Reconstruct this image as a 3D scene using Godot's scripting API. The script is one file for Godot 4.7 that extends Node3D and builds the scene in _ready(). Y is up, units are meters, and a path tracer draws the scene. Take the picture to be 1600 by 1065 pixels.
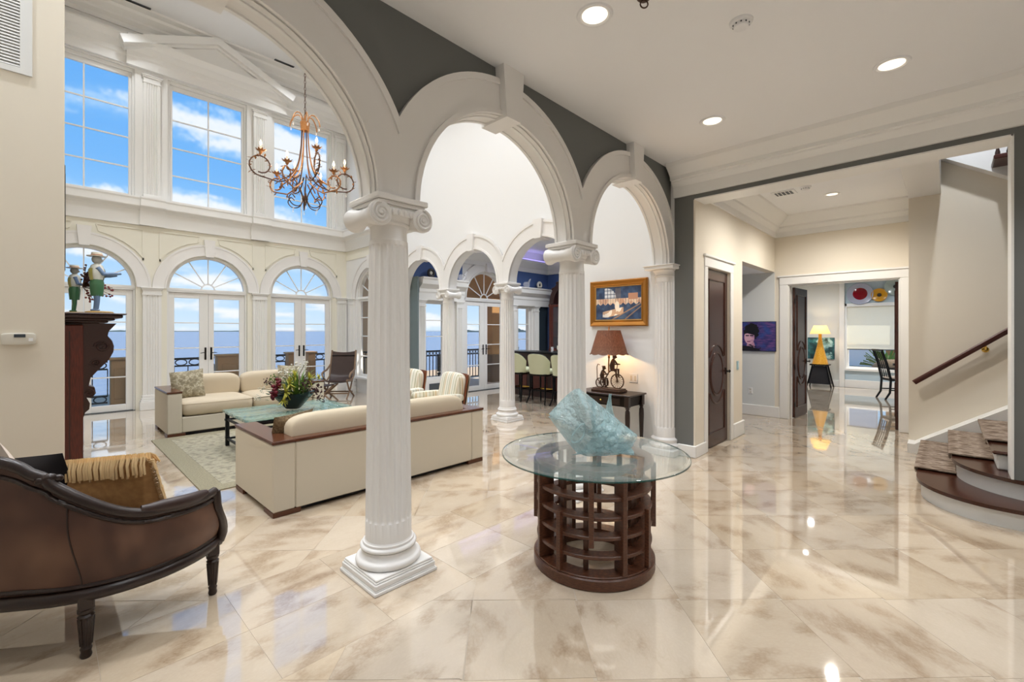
extends Node3D
# A columned foyer opening through an arcade onto a two-storey living room by the water.
# Axes: the camera stands at x 0, z 0. -z runs along the arcade, -x runs from the foyer through the living room to the water.

const CAM_H := 1.6
const XA := -2.69        # axis of the big columns
const AF := -2.60        # foyer face of the arcade wall
const AB := -2.745       # living-room face of it
const XW := -11.75       # inner face of the window wall
const ZB := -5.70        # face of the wall that closes foyer and living room
const FOYER_H := 3.71
const LIVING_H := 8.0
const SPRING := 2.46     # where the big arches spring

var taken := {}
var M := {}
var rng := RandomNumberGenerator.new()

class MB:
	var v := PackedVector3Array()
	var n := PackedVector3Array()
	var u := PackedVector2Array()
	var t := Transform3D()

	func place(o: Vector3, ry := 0.0, rx := 0.0, rz := 0.0) -> MB:
		t = Transform3D(Basis.from_euler(Vector3(rx, ry, rz)), o)
		return self

	func along_z(o := Vector3.ZERO) -> MB:   # local x -> -z, local z -> +x: shapes drawn on a wall that faces +x
		t = Transform3D(Basis(Vector3(0, 0, -1), Vector3.UP, Vector3(1, 0, 0)), o)
		return self

	func home() -> MB:
		t = Transform3D()
		return self

	func tri(a: Vector3, b: Vector3, c: Vector3, na: Vector3, nb: Vector3, nc: Vector3, ua := Vector2.ZERO, ub := Vector2.ZERO, uc := Vector2.ZERO) -> void:
		var A := t * a
		var B := t * b
		var C := t * c
		var g := (B - A).cross(C - A)
		if g.length_squared() < 1e-16:
			return
		var NA := (t.basis * na).normalized()
		var NB := (t.basis * nb).normalized()
		var NC := (t.basis * nc).normalized()
		v.append(A)
		n.append(NA)
		u.append(ua)
		if g.dot(NA + NB + NC) > 0.0:
			v.append(C)
			v.append(B)
			n.append(NC)
			n.append(NB)
			u.append(uc)
			u.append(ub)
		else:
			v.append(B)
			v.append(C)
			n.append(NB)
			n.append(NC)
			u.append(ub)
			u.append(uc)

	func quad(a: Vector3, b: Vector3, c: Vector3, d: Vector3, nn := Vector3.ZERO) -> void:
		var k := nn
		if k == Vector3.ZERO:
			k = (b - a).cross(c - a)
			if k.length_squared() < 1e-18:
				k = (c - a).cross(d - a)
		tri(a, b, c, k, k, k, Vector2(0, 1), Vector2(1, 1), Vector2(1, 0))
		tri(a, c, d, k, k, k, Vector2(0, 1), Vector2(1, 0), Vector2(0, 0))

	func box(c: Vector3, s: Vector3, bev := 0.0) -> MB:
		var h := s * 0.5
		var bv := minf(bev, minf(h.x, minf(h.y, h.z)) * 0.9)
		for i in 3:
			var j := (i + 1) % 3
			var k := (i + 2) % 3
			for sg in [-1.0, 1.0]:
				var q: Array[Vector3] = []
				for w in [[-1, -1], [1, -1], [1, 1], [-1, 1]]:
					var p := Vector3.ZERO
					p[i] = sg * h[i]
					p[j] = w[0] * (h[j] - bv)
					p[k] = w[1] * (h[k] - bv)
					q.append(c + p)
				var nn := Vector3.ZERO
				nn[i] = sg
				quad(q[0], q[1], q[2], q[3], nn)
		if bv > 0.0:
			for k in 3:
				var i := (k + 1) % 3
				var j := (k + 2) % 3
				for s1 in [-1.0, 1.0]:
					for s2 in [-1.0, 1.0]:
						var q: Array[Vector3] = []
						for w in [[0, -1], [0, 1], [1, 1], [1, -1]]:
							var p := Vector3.ZERO
							p[k] = w[1] * (h[k] - bv)
							p[i] = s1 * (h[i] - (bv if w[0] == 1 else 0.0))
							p[j] = s2 * (h[j] - (bv if w[0] == 0 else 0.0))
							q.append(c + p)
						var nn := Vector3.ZERO
						nn[i] = s1
						nn[j] = s2
						quad(q[0], q[1], q[2], q[3], nn.normalized())
			for sx in [-1.0, 1.0]:
				for sy in [-1.0, 1.0]:
					for sz in [-1.0, 1.0]:
						var nn := Vector3(sx, sy, sz).normalized()
						tri(c + Vector3(sx * h.x, sy * (h.y - bv), sz * (h.z - bv)), c + Vector3(sx * (h.x - bv), sy * h.y, sz * (h.z - bv)), c + Vector3(sx * (h.x - bv), sy * (h.y - bv), sz * h.z), nn, nn, nn)
		return self

	func span(a: Vector3, b: Vector3, bev := 0.0) -> MB:   # box between two corners
		return box((a + b) * 0.5, (b - a).abs(), bev)

	func prism(poly: PackedVector2Array, z0: float, z1: float, crease := 30.0) -> MB:
		var idx := Geometry2D.triangulate_polygon(poly)
		for k in range(0, idx.size(), 3):
			var a := poly[idx[k]]
			var b := poly[idx[k + 1]]
			var c := poly[idx[k + 2]]
			for w in [[z0, -1.0], [z1, 1.0]]:
				var nn := Vector3(0, 0, w[1] * signf(z1 - z0))
				tri(Vector3(a.x, a.y, w[0]), Vector3(b.x, b.y, w[0]), Vector3(c.x, c.y, w[0]), nn, nn, nn)
		var m := poly.size()
		var turn := -1.0 if Geometry2D.is_polygon_clockwise(poly) else 1.0
		var en: Array[Vector2] = []
		for k in m:
			var e := poly[(k + 1) % m] - poly[k]
			en.append((Vector2(e.y, -e.x) * turn).normalized())
		var lim := cos(deg_to_rad(crease))
		for k in m:
			var p := poly[k]
			var q := poly[(k + 1) % m]
			if p.distance_squared_to(q) < 1e-12:
				continue
			var before := en[(k + m - 1) % m]
			var after := en[(k + 1) % m]
			var n0 := (en[k] + before) if en[k].dot(before) > lim else en[k]
			var n1 := (en[k] + after) if en[k].dot(after) > lim else en[k]
			var N0 := Vector3(n0.x, n0.y, 0)
			var N1 := Vector3(n1.x, n1.y, 0)
			tri(Vector3(p.x, p.y, z0), Vector3(q.x, q.y, z0), Vector3(q.x, q.y, z1), N0, N1, N1)
			tri(Vector3(p.x, p.y, z0), Vector3(q.x, q.y, z1), Vector3(p.x, p.y, z1), N0, N1, N0)
		return self

	func rings(ps: Array, closed := true, capped := true, crease := 40.0) -> MB:
		# ps: rings of equal length, skinned in order; normals from the shape, creases between rings kept where they turn sharply
		var m: int = ps[0].size()
		var last := m if closed else m - 1
		var segs := ps.size() - 1
		var fn := []
		for i in segs:
			var row := PackedVector3Array()
			for k in last:
				var a: Vector3 = ps[i][k]
				var b: Vector3 = ps[i][(k + 1) % m]
				var c: Vector3 = ps[i + 1][(k + 1) % m]
				var d: Vector3 = ps[i + 1][k]
				row.append((d - b).cross(c - a).normalized())
			fn.append(row)
		var lim := cos(deg_to_rad(crease))
		for i in segs:
			for k in last:
				var f: Vector3 = fn[i][k]
				if f == Vector3.ZERO:
					continue
				var c := [ps[i][k], ps[i][(k + 1) % m], ps[i + 1][(k + 1) % m], ps[i + 1][k]]
				var cn := []
				for w in [[0, 0], [0, 1], [1, 1], [1, 0]]:
					var s := Vector3.ZERO
					for di in [-1, 0]:
						for dk in [-1, 0]:
							var ii: int = i + w[0] + di
							var kk: int = k + w[1] + dk
							if ii < 0 or ii >= segs:
								continue
							if closed:
								kk = posmod(kk, last)
							elif kk < 0 or kk >= last:
								continue
							var g: Vector3 = fn[ii][kk]
							if g.dot(f) > lim:
								s += g
					cn.append(s if s != Vector3.ZERO else f)
				tri(c[0], c[1], c[2], cn[0], cn[1], cn[2])
				tri(c[0], c[2], c[3], cn[0], cn[2], cn[3])
		if capped and closed:
			for e in [0, segs]:
				var mid := Vector3.ZERO
				for p in ps[e]:
					mid += p
				mid /= m
				var other := Vector3.ZERO
				for p in ps[1 if e == 0 else segs - 1]:
					other += p
				var nn: Vector3 = (ps[e][0] - mid).cross(ps[e][m / 3] - mid).normalized()
				if nn.dot(mid - other / m) < 0.0:
					nn = -nn
				for k in m:
					tri(mid, ps[e][k], ps[e][(k + 1) % m], nn, nn, nn)
		return self

	func lathe(prof: Array, seg := 24, c := Vector3.ZERO, crease := 40.0, a0 := 0.0, sweep := TAU) -> MB:
		# prof: Vector2(radius, height) from bottom to top
		var ps := []
		var whole := sweep > TAU - 0.001
		for p in prof:
			var r := PackedVector3Array()
			for k in (seg if whole else seg + 1):
				var a := a0 + sweep * k / seg
				r.append(c + Vector3(cos(a) * p.x, p.y, sin(a) * p.x))
			ps.append(r)
		return rings(ps, whole, whole and prof[0] != prof[-1], crease)

	func tube(path: Array, rad, seg := 8, capped := true) -> MB:
		var ps := []
		var up := Vector3.UP
		for i in path.size():
			var d: Vector3 = (path[mini(i + 1, path.size() - 1)] - path[maxi(i - 1, 0)]).normalized()
			if i == 0 and absf(d.dot(up)) > 0.9:
				up = Vector3.RIGHT
			var s := d.cross(up).normalized()
			if s.length_squared() < 0.5:
				s = d.cross(Vector3(0.3, 0.5, 0.8)).normalized()
			up = s.cross(d).normalized()
			var rr: float = rad if not rad is Array else rad[i]
			var ring := PackedVector3Array()
			for k in seg:
				var a := TAU * k / seg
				ring.append(path[i] + (s * cos(a) + up * sin(a)) * rr)
			ps.append(ring)
		return rings(ps, true, capped, 60.0)

	func bar(a: Vector3, b: Vector3, w: float, h: float) -> MB:   # square bar between two points
		var d := (b - a).normalized()
		var up := Vector3.UP if absf(d.y) < 0.95 else Vector3.BACK
		var s := d.cross(up).normalized() * w * 0.5
		var q := s.cross(d).normalized() * h * 0.5
		return rings([PackedVector3Array([a - s - q, a + s - q, a + s + q, a - s + q]), PackedVector3Array([b - s - q, b + s - q, b + s + q, b - s + q])], true, true, 10.0)

	func soft(c: Vector3, s: Vector3, e := 0.3, e2 := -1.0, nu := 20, nv := 12) -> MB:   # superellipsoid: cushions, pillows, stones
		if e2 < 0.0:
			e2 = e
		var f := func(x: float, p: float) -> float: return signf(x) * pow(absf(x), p)
		var ps := []
		for i in nv + 1:
			var la := -PI / 2 + PI * i / nv
			la = clampf(la, -PI / 2 + 0.0005, PI / 2 - 0.0005)
			var ring := PackedVector3Array()
			for k in nu:
				var lo := TAU * (k + 0.5) / nu
				ring.append(c + Vector3(f.call(cos(la), e2) * f.call(cos(lo), e) * s.x, f.call(sin(la), e2) * s.y, f.call(cos(la), e2) * f.call(sin(lo), e) * s.z) * 0.5)
			ps.append(ring)
		return rings(ps, true, true, 75.0)

	func ball(c: Vector3, r: Vector3, nu := 14, nv := 9) -> MB:
		return soft(c, r * 2.0, 1.0, 1.0, nu, nv)

	func pillow(w: float, h: float, d: float, c := Vector3.ZERO, nn := 14) -> MB:   # a square pillow in the local xy plane
		for sg in [-1.0, 1.0]:
			var ps := []
			for i in nn + 1:
				var row := PackedVector3Array()
				for k in nn + 1:
					var x := -1.0 + 2.0 * k / nn
					var y := -1.0 + 2.0 * i / nn
					var th := pow(maxf(0.0, (1 - x * x) * (1 - y * y)), 0.45)
					var pin := 1.0 - 0.05 * (1 - absf(x * y)) * (x * x + y * y)
					row.append(c + Vector3(x * w * 0.5 * pin, y * h * 0.5 * pin, sg * d * 0.5 * th))
				ps.append(row)
			rings(ps, false, false, 80.0)
		return self

	func sheet(f: Callable, nu: int, nv: int, th := 0.0) -> MB:   # f(u, v) -> point; th > 0 gives it thickness
		var top := []
		for i in nu + 1:
			var row := PackedVector3Array()
			for k in nv + 1:
				row.append(f.call(float(i) / nu, float(k) / nv))
			top.append(row)
		if th <= 0.0:
			return rings(top, false, false, 80.0)
		var bot := []
		for i in nu + 1:
			var row := PackedVector3Array()
			for k in nv + 1:
				var du: Vector3 = top[mini(i + 1, nu)][k] - top[maxi(i - 1, 0)][k]
				var dv: Vector3 = top[i][mini(k + 1, nv)] - top[i][maxi(k - 1, 0)]
				row.append(top[i][k] - du.cross(dv).normalized() * th)
			bot.append(row)
		var loops := []
		for i in nu + 1:
			var ring := PackedVector3Array()
			for k in nv + 1:
				ring.append(top[i][k])
			for k in range(nv, -1, -1):
				ring.append(bot[i][k])
			loops.append(ring)
		rings(loops, true, false, 60.0)
		for i in [0, nu]:
			for k in nv:
				quad(top[i][k], top[i][k + 1], bot[i][k + 1], bot[i][k])
		return self

	func mesh() -> ArrayMesh:
		var a := []
		a.resize(Mesh.ARRAY_MAX)
		a[Mesh.ARRAY_VERTEX] = v
		a[Mesh.ARRAY_NORMAL] = n
		a[Mesh.ARRAY_TEX_UV] = u
		var m := ArrayMesh.new()
		if v.size() > 0:
			m.add_surface_from_arrays(Mesh.PRIMITIVE_TRIANGLES, a)
		return m

func mb() -> MB:
	return MB.new()

func numbered(called: String) -> String:
	var k: int = taken.get(called, 0)
	taken[called] = k + 1
	return called if k == 0 else "%s_%03d" % [called, k]

func put(called: String, shape, m: Material, parent: Node = null, pos := Vector3.ZERO, ry := 0.0) -> MeshInstance3D:
	# one named mesh: a part when it has a parent, else a top-level object
	var o := MeshInstance3D.new()
	o.mesh = shape.mesh() if shape is MB else shape
	o.material_override = m
	o.cast_shadow = GeometryInstance3D.SHADOW_CASTING_SETTING_ON
	o.position = pos
	o.rotation.y = ry
	if parent:
		o.name = called
		parent.add_child(o, true)
	else:
		o.name = numbered(called)
		add_child(o, true)
	return o

func group_node(called: String, parent: Node, pos := Vector3.ZERO, ry := 0.0) -> Node3D:
	var o := Node3D.new()
	o.name = called
	parent.add_child(o, true)
	o.position = pos
	o.rotation.y = ry
	return o

func thing(called: String, label: String, category: String, pos := Vector3.ZERO, ry := 0.0, group := "") -> Node3D:
	var o := Node3D.new()
	o.name = numbered(called)
	add_child(o)
	o.position = pos
	o.rotation.y = ry
	tag(o, label, category, group)
	return o

func tag(o: Node, label: String, category: String, group := "") -> void:
	o.set_meta("label", label)
	o.set_meta("category", category)
	if group:
		o.set_meta("group", group)

func setting(called: String) -> Node3D:
	var o := Node3D.new()
	o.name = called
	add_child(o)
	o.set_meta("kind", "structure")
	return o

func struct(called: String, shape: MB, m: Material) -> MeshInstance3D:
	var o := put(called, shape, m)
	o.name = called
	o.set_meta("kind", "structure")
	return o

func copy_of(o: Node3D, pos: Vector3, ry: float, label: String, group := "") -> Node3D:
	var c: Node3D = o.duplicate()
	c.name = numbered(str(o.name).rstrip("0123456789").trim_suffix("_"))
	add_child(c)
	c.position = pos
	c.rotation.y = ry
	c.set_meta("label", label)
	if group:
		c.set_meta("group", group)
	return c

func arc(c: Vector2, r: float, a0: float, a1: float, seg: int) -> PackedVector2Array:
	var p := PackedVector2Array()
	for k in seg + 1:
		var a := lerpf(a0, a1, float(k) / seg)
		p.append(c + Vector2(cos(a), sin(a)) * r)
	return p

func band(c: Vector2, r0: float, r1: float, a0: float, a1: float, seg: int) -> PackedVector2Array:
	var p := arc(c, r1, a0, a1, seg)
	var q := arc(c, r0, a0, a1, seg)
	q.reverse()
	p.append_array(q)
	return p

func rect(x0: float, y0: float, x1: float, y1: float) -> PackedVector2Array:
	return PackedVector2Array([Vector2(x0, y0), Vector2(x1, y0), Vector2(x1, y1), Vector2(x0, y1)])

# ---------------------------------------------------------------- materials

func flat(c: Color, rough := 0.6, metal := 0.0) -> StandardMaterial3D:
	var m := StandardMaterial3D.new()
	m.albedo_color = c
	m.roughness = rough
	m.metallic = metal
	return m

func noise(seed_: int, freq: float, oct := 4, kind := FastNoiseLite.TYPE_SIMPLEX_SMOOTH) -> FastNoiseLite:
	var f := FastNoiseLite.new()
	f.seed = seed_
	f.frequency = freq
	f.noise_type = kind
	f.fractal_octaves = oct
	return f

func ramp_tex(f: FastNoiseLite, stops: Array, size := 512) -> NoiseTexture2D:
	var g := Gradient.new()
	g.offsets = PackedFloat32Array(stops.map(func(s): return s[0]))
	g.colors = PackedColorArray(stops.map(func(s): return s[1]))
	var t := NoiseTexture2D.new()
	t.width = size
	t.height = size
	t.seamless = true
	t.noise = f
	t.color_ramp = g
	return t

func grained(stops: Array, f: FastNoiseLite, scale: Vector3, rough: float, bump := 0.0, size := 512) -> StandardMaterial3D:
	var m := StandardMaterial3D.new()
	m.albedo_texture = ramp_tex(f, stops, size)
	m.uv1_triplanar = true
	m.uv1_scale = scale
	m.roughness = rough
	if bump > 0.0:
		m.heightmap_enabled = true
		m.heightmap_texture = m.albedo_texture
		m.heightmap_scale = bump
	return m

func pane_mat(tint: Color, alpha: float) -> StandardMaterial3D:
	var m := StandardMaterial3D.new()
	m.transparency = BaseMaterial3D.TRANSPARENCY_ALPHA
	m.albedo_color = Color(tint.r, tint.g, tint.b, alpha)
	m.roughness = 0.02
	m.metallic_specular = 0.22
	return m

func lit(c: Color, e: float) -> StandardMaterial3D:
	var m := flat(c, 0.5)
	m.emission_enabled = true
	m.emission = c
	m.emission_energy_multiplier = e
	return m

func travertine_image() -> ImageTexture:
	# creamy stone with broad brown clouds, fine curdled grain and thin darker veins
	var s := 1024
	var big := noise(11, 0.0034, 5)
	big.domain_warp_enabled = true
	big.domain_warp_amplitude = 70.0
	big.domain_warp_frequency = 0.006
	var fine := noise(12, 0.045, 5)
	fine.fractal_type = FastNoiseLite.FRACTAL_RIDGED
	fine.domain_warp_enabled = true
	fine.domain_warp_amplitude = 18.0
	fine.domain_warp_frequency = 0.03
	var vein := noise(13, 0.012, 5)
	vein.fractal_type = FastNoiseLite.FRACTAL_RIDGED
	vein.domain_warp_enabled = true
	vein.domain_warp_amplitude = 40.0
	vein.domain_warp_frequency = 0.015
	var a := big.get_seamless_image(s, s).get_data()
	var b := fine.get_seamless_image(s, s).get_data()
	var c := vein.get_seamless_image(s, s).get_data()
	var out := PackedByteArray()
	out.resize(s * s * 3)
	for i in s * s:
		var x := a[i] / 255.0
		var y := b[i] / 255.0
		var z := c[i] / 255.0
		var cloud := smoothstep(0.46, 0.92, x)
		var k := clampf(cloud * (0.18 + 0.36 * y) + clampf((z - 0.55) * 1.5, 0.0, 1.0) * (0.05 + 0.30 * cloud) + (x - 0.4) * 0.16 + y * 0.10, 0.0, 1.0)
		out[i * 3] = int(lerpf(214.0, 154.0, k))
		out[i * 3 + 1] = int(lerpf(199.0, 130.0, k))
		out[i * 3 + 2] = int(lerpf(179.0, 105.0, k))
	return ImageTexture.create_from_image(Image.create_from_data(s, s, false, Image.FORMAT_RGB8, out))

func sky_image() -> ImageTexture:
	# clear blue air that pales towards the horizon, with fair-weather cloud on a plane high above
	var w := 2048
	var h := 1024
	var n1 := noise(31, 0.55, 6)
	n1.domain_warp_enabled = true
	n1.domain_warp_amplitude = 0.9
	n1.domain_warp_frequency = 0.7
	var im := Image.create(w, h, false, Image.FORMAT_RGB8)
	im.fill(Color(0.50, 0.58, 0.68))
	for j in h / 2:
		var el := (0.5 - (j + 0.5) / h) * PI
		var sy := sin(el)
		var cy := cos(el)
		var t := pow(1.0 - sy, 2.6)
		var blue := Color(0.32, 0.62, 0.93).lerp(Color(0.50, 0.74, 0.96), clampf(t * 1.6, 0.0, 1.0)).lerp(Color(0.82, 0.90, 0.97), pow(clampf((t - 0.42) / 0.58, 0.0, 1.0), 1.1))
		var k := 1.35 / (sy + 0.16)
		for i in w:
			var az := TAU * (i + 0.5) / w
			var d := n1.get_noise_2d(cos(az) * cy * k + 7.0, sin(az) * cy * k * 1.5)
			var thick := clampf((d + 0.04 - 0.22 * smoothstep(0.36, 0.62, sy)) * 2.4, 0.0, 1.0)
			thick = thick * thick * (3.0 - 2.0 * thick)
			im.set_pixel(i, j, blue.lerp(Color(0.95, 0.96, 0.98), thick * 0.93))
	return ImageTexture.create_from_image(im)

func make_materials() -> void:
	M.trim = flat(Color(0.93, 0.925, 0.91), 0.42)
	M.white_wall = flat(Color(0.925, 0.925, 0.92), 0.75)
	M.cream_wall = flat(Color(0.93, 0.915, 0.855), 0.75)
	M.hall_wall = flat(Color(0.90, 0.865, 0.80), 0.75)
	M.grey_wall = flat(Color(0.425, 0.43, 0.42), 0.7)
	M.blue_wall = flat(Color(0.30, 0.40, 0.60), 0.7)
	M.teal_wall = flat(Color(0.40, 0.455, 0.465), 0.7)
	M.slate_wall = flat(Color(0.17, 0.22, 0.26), 0.7)
	M.pale_wall = flat(Color(0.86, 0.87, 0.86), 0.75)
	M.ice_wall = flat(Color(0.72, 0.79, 0.83), 0.75)
	M.ceil = flat(Color(0.945, 0.945, 0.945), 0.85)
	M.plaster = flat(Color(0.92, 0.91, 0.895), 0.38)
	M.stucco = grained([[0.0, Color(0.70, 0.52, 0.34)], [1.0, Color(0.78, 0.60, 0.41)]], noise(5, 0.05), Vector3(2, 2, 2), 0.85)
	M.stucco_warm = grained([[0.0, Color(0.62, 0.46, 0.27)], [1.0, Color(0.72, 0.55, 0.34)]], noise(6, 0.05), Vector3(2, 2, 2), 0.85)
	M.iron = flat(Color(0.05, 0.07, 0.10), 0.45, 0.3)
	M.bronze_dark = flat(Color(0.10, 0.075, 0.06), 0.4, 0.7)
	M.black_metal = flat(Color(0.05, 0.055, 0.065), 0.35, 0.6)
	M.pane = pane_mat(Color(0.95, 0.98, 1.0), 0.03)
	var stone := travertine_image()
	M.tiles = []
	for k in 8:
		var m := StandardMaterial3D.new()
		m.albedo_texture = stone
		m.albedo_color = [Color(1, 1, 1), Color(0.98, 0.965, 0.94), Color(1, 0.99, 0.975), Color(0.955, 0.945, 0.93), Color(0.985, 0.985, 0.985), Color(0.965, 0.945, 0.91), Color(1, 0.985, 0.96), Color(0.975, 0.965, 0.955)][k]
		m.uv1_triplanar = true
		m.uv1_scale = Vector3(0.85, 0.85, 0.5)
		m.uv1_offset = Vector3(0.37 * k, 0.2, 0.61 * k + 0.13 * (k % 3))
		m.roughness = 0.035
		m.metallic_specular = 0.72
		m.clearcoat_enabled = true
		m.clearcoat = 0.8
		m.clearcoat_roughness = 0.04
		M.tiles.append(m)
	M.grout = flat(Color(0.72, 0.67, 0.60), 0.7)
	var dark_wood := [[0.0, Color(0.23, 0.125, 0.08)], [0.5, Color(0.34, 0.20, 0.13)], [1.0, Color(0.46, 0.285, 0.19)]]
	M.table_wood = grained(dark_wood, noise(21, 0.02, 5), Vector3(3, 9, 3), 0.33)
	M.door_wood = grained([[0.0, Color(0.20, 0.11, 0.09)], [1.0, Color(0.31, 0.185, 0.15)]], noise(22, 0.015, 5), Vector3(9, 1.2, 9), 0.25)
	M.mantel_wood = grained([[0.0, Color(0.25, 0.09, 0.05)], [1.0, Color(0.40, 0.16, 0.10)]], noise(23, 0.015, 5), Vector3(9, 1.0, 9), 0.35)
	M.carved_wood = grained([[0.0, Color(0.15, 0.075, 0.055)], [1.0, Color(0.25, 0.13, 0.10)]], noise(24, 0.05, 4), Vector3(4, 4, 4), 0.38)
	M.cap_wood = grained([[0.0, Color(0.27, 0.145, 0.09)], [1.0, Color(0.43, 0.255, 0.165)]], noise(25, 0.015, 5), Vector3(8, 8, 1.0), 0.22)
	M.foot_wood = flat(Color(0.36, 0.20, 0.11), 0.4)
	M.tread_wood = grained([[0.0, Color(0.20, 0.10, 0.065)], [1.0, Color(0.31, 0.165, 0.11)]], noise(26, 0.015, 5), Vector3(8, 8, 1.2), 0.2)
	M.rail_wood = flat(Color(0.27, 0.10, 0.07), 0.3)
	M.settee_wood = grained([[0.0, Color(0.10, 0.055, 0.04)], [1.0, Color(0.19, 0.11, 0.075)]], noise(27, 0.04, 4), Vector3(6, 3, 6), 0.32)
	M.leather = grained([[0.0, Color(0.20, 0.115, 0.08)], [0.45, Color(0.29, 0.18, 0.13)], [0.7, Color(0.385, 0.265, 0.20)], [1.0, Color(0.48, 0.35, 0.27)]], noise(28, 0.006, 3), Vector3(1.0, 0.6, 1.0), 0.55)
	M.dark_leather = flat(Color(0.20, 0.125, 0.105), 0.4)
	var linen_n := noise(41, 0.10, 2)
	M.linen = grained([[0.0, Color(0.80, 0.765, 0.69)], [1.0, Color(0.87, 0.84, 0.775)]], linen_n, Vector3(30, 4, 30), 0.9)
	M.cushion = grained([[0.0, Color(0.79, 0.73, 0.63)], [1.0, Color(0.85, 0.795, 0.70)]], linen_n, Vector3(6, 6, 6), 0.85)
	M.paisley = grained([[0.0, Color(0.42, 0.38, 0.29)], [0.45, Color(0.60, 0.56, 0.46)], [0.6, Color(0.83, 0.80, 0.71)], [0.72, Color(0.55, 0.50, 0.38)], [1.0, Color(0.78, 0.75, 0.66)]], noise(42, 0.012, 3, FastNoiseLite.TYPE_CELLULAR), Vector3(2.2, 2.2, 2.2), 0.8)
	M.brown_weave = grained([[0.0, Color(0.25, 0.19, 0.13)], [0.5, Color(0.50, 0.42, 0.31)], [1.0, Color(0.68, 0.60, 0.47)]], noise(43, 0.03, 4), Vector3(3, 3, 3), 0.85)
	M.gold_velvet = grained([[0.0, Color(0.70, 0.52, 0.32)], [1.0, Color(0.83, 0.65, 0.43)]], noise(44, 0.02, 3), Vector3(2, 2, 2), 0.7)
	M.fringe = flat(Color(0.90, 0.77, 0.57), 0.8)
	M.cream_cloth = flat(Color(0.88, 0.82, 0.76), 0.85)
	M.black_cloth = flat(Color(0.11, 0.10, 0.115), 0.8)
	var rug_n := noise(45, 0.02, 5)
	M.rug = grained([[0.0, Color(0.50, 0.48, 0.41)], [0.4, Color(0.62, 0.595, 0.52)], [0.62, Color(0.70, 0.665, 0.57)], [1.0, Color(0.57, 0.57, 0.51)]], rug_n, Vector3(0.9, 0.9, 0.9), 0.95)
	M.rug_edge = grained([[0.0, Color(0.52, 0.50, 0.42)], [1.0, Color(0.68, 0.64, 0.53)]], noise(46, 0.06, 4), Vector3(1.5, 1.5, 1.5), 0.95)
	M.carpet = grained([[0.0, Color(0.30, 0.23, 0.18)], [0.45, Color(0.47, 0.395, 0.33)], [0.6, Color(0.66, 0.60, 0.54)], [1.0, Color(0.40, 0.325, 0.265)]], noise(47, 0.012, 5), Vector3(0.9, 1.2, 2.2), 0.95, 0.4)
	M.gilt = flat(Color(0.66, 0.44, 0.16), 0.32, 0.55)
	M.gilt_pale = flat(Color(0.80, 0.64, 0.36), 0.35, 0.4)
	M.rust_gold = grained([[0.0, Color(0.43, 0.28, 0.16)], [0.5, Color(0.63, 0.44, 0.26)], [1.0, Color(0.82, 0.62, 0.39)]], noise(48, 0.03, 3), Vector3(5, 5, 5), 0.4)
	M.rust_gold.metallic = 0.35
	M.brown_iron = flat(Color(0.30, 0.205, 0.15), 0.45, 0.35)
	M.brass = flat(Color(0.80, 0.66, 0.32), 0.25, 0.9)
	M.steel_white = flat(Color(0.88, 0.88, 0.87), 0.4)
	M.vent_dark = flat(Color(0.30, 0.32, 0.34), 0.6)
	M.plastic = flat(Color(0.85, 0.83, 0.78), 0.45)
	M.white_plastic = flat(Color(0.93, 0.93, 0.93), 0.4)
	M.bulb = lit(Color(1.0, 0.86, 0.66), 5.0)
	M.lens_lamp = lit(Color(1.0, 0.95, 0.85), 1.6)
	M.can_wall = flat(Color(0.95, 0.89, 0.76), 0.5)
	M.glass = pane_mat(Color(0.80, 0.95, 0.93), 0.06)
	M.glass.metallic_specular = 0.5
	M.teal_glass = pane_mat(Color(0.50, 0.80, 0.74), 0.24)
	M.teal_glass.metallic_specular = 0.5
	M.teal_glass.heightmap_enabled = true
	M.teal_glass.heightmap_texture = ramp_tex(noise(53, 0.012, 3), [[0.0, Color.BLACK], [1.0, Color.WHITE]])
	M.teal_glass.heightmap_scale = 3.0
	M.teal_glass.uv1_triplanar = true
	M.teal_glass.uv1_scale = Vector3(1.2, 1.2, 1.2)
	M.glass_edge = pane_mat(Color(0.10, 0.35, 0.33), 0.55)
	var aq := StandardMaterial3D.new()
	aq.transparency = BaseMaterial3D.TRANSPARENCY_ALPHA
	aq.albedo_color = Color(0.78, 0.955, 0.98, 0.40)
	aq.roughness = 0.12
	var bump := ramp_tex(noise(51, 0.02, 4), [[0.0, Color.BLACK], [1.0, Color.WHITE]])
	aq.heightmap_enabled = true
	aq.heightmap_texture = bump
	aq.heightmap_scale = 3.5
	aq.uv1_triplanar = true
	aq.uv1_scale = Vector3(3, 3, 3)
	M.aqua_glass = aq
	M.crystal = pane_mat(Color(1, 1, 1), 0.25)
	var sea := flat(Color(0.36, 0.42, 0.52), 0.25)
	sea.heightmap_enabled = true
	sea.heightmap_texture = ramp_tex(noise(52, 0.02, 5), [[0.0, Color.BLACK], [1.0, Color.WHITE]])
	sea.heightmap_scale = 30.0
	sea.uv1_triplanar = true
	sea.uv1_scale = Vector3(0.08, 0.08, 0.02)
	M.sea = sea
	M.leaf = flat(Color(0.36, 0.50, 0.16), 0.6)
	M.leaf_dark = flat(Color(0.17, 0.26, 0.12), 0.65)
	M.leaf_olive = flat(Color(0.40, 0.36, 0.20), 0.7)
	M.petal_red = flat(Color(0.42, 0.03, 0.13), 0.6)
	M.petal_lime = flat(Color(0.74, 0.72, 0.28), 0.6)
	M.petal_white = flat(Color(0.88, 0.86, 0.80), 0.6)
	M.petal_plum = flat(Color(0.25, 0.13, 0.14), 0.7)
	M.berry = flat(Color(0.50, 0.10, 0.09), 0.45)

# ---------------------------------------------------------------- camera, sky, light

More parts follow.
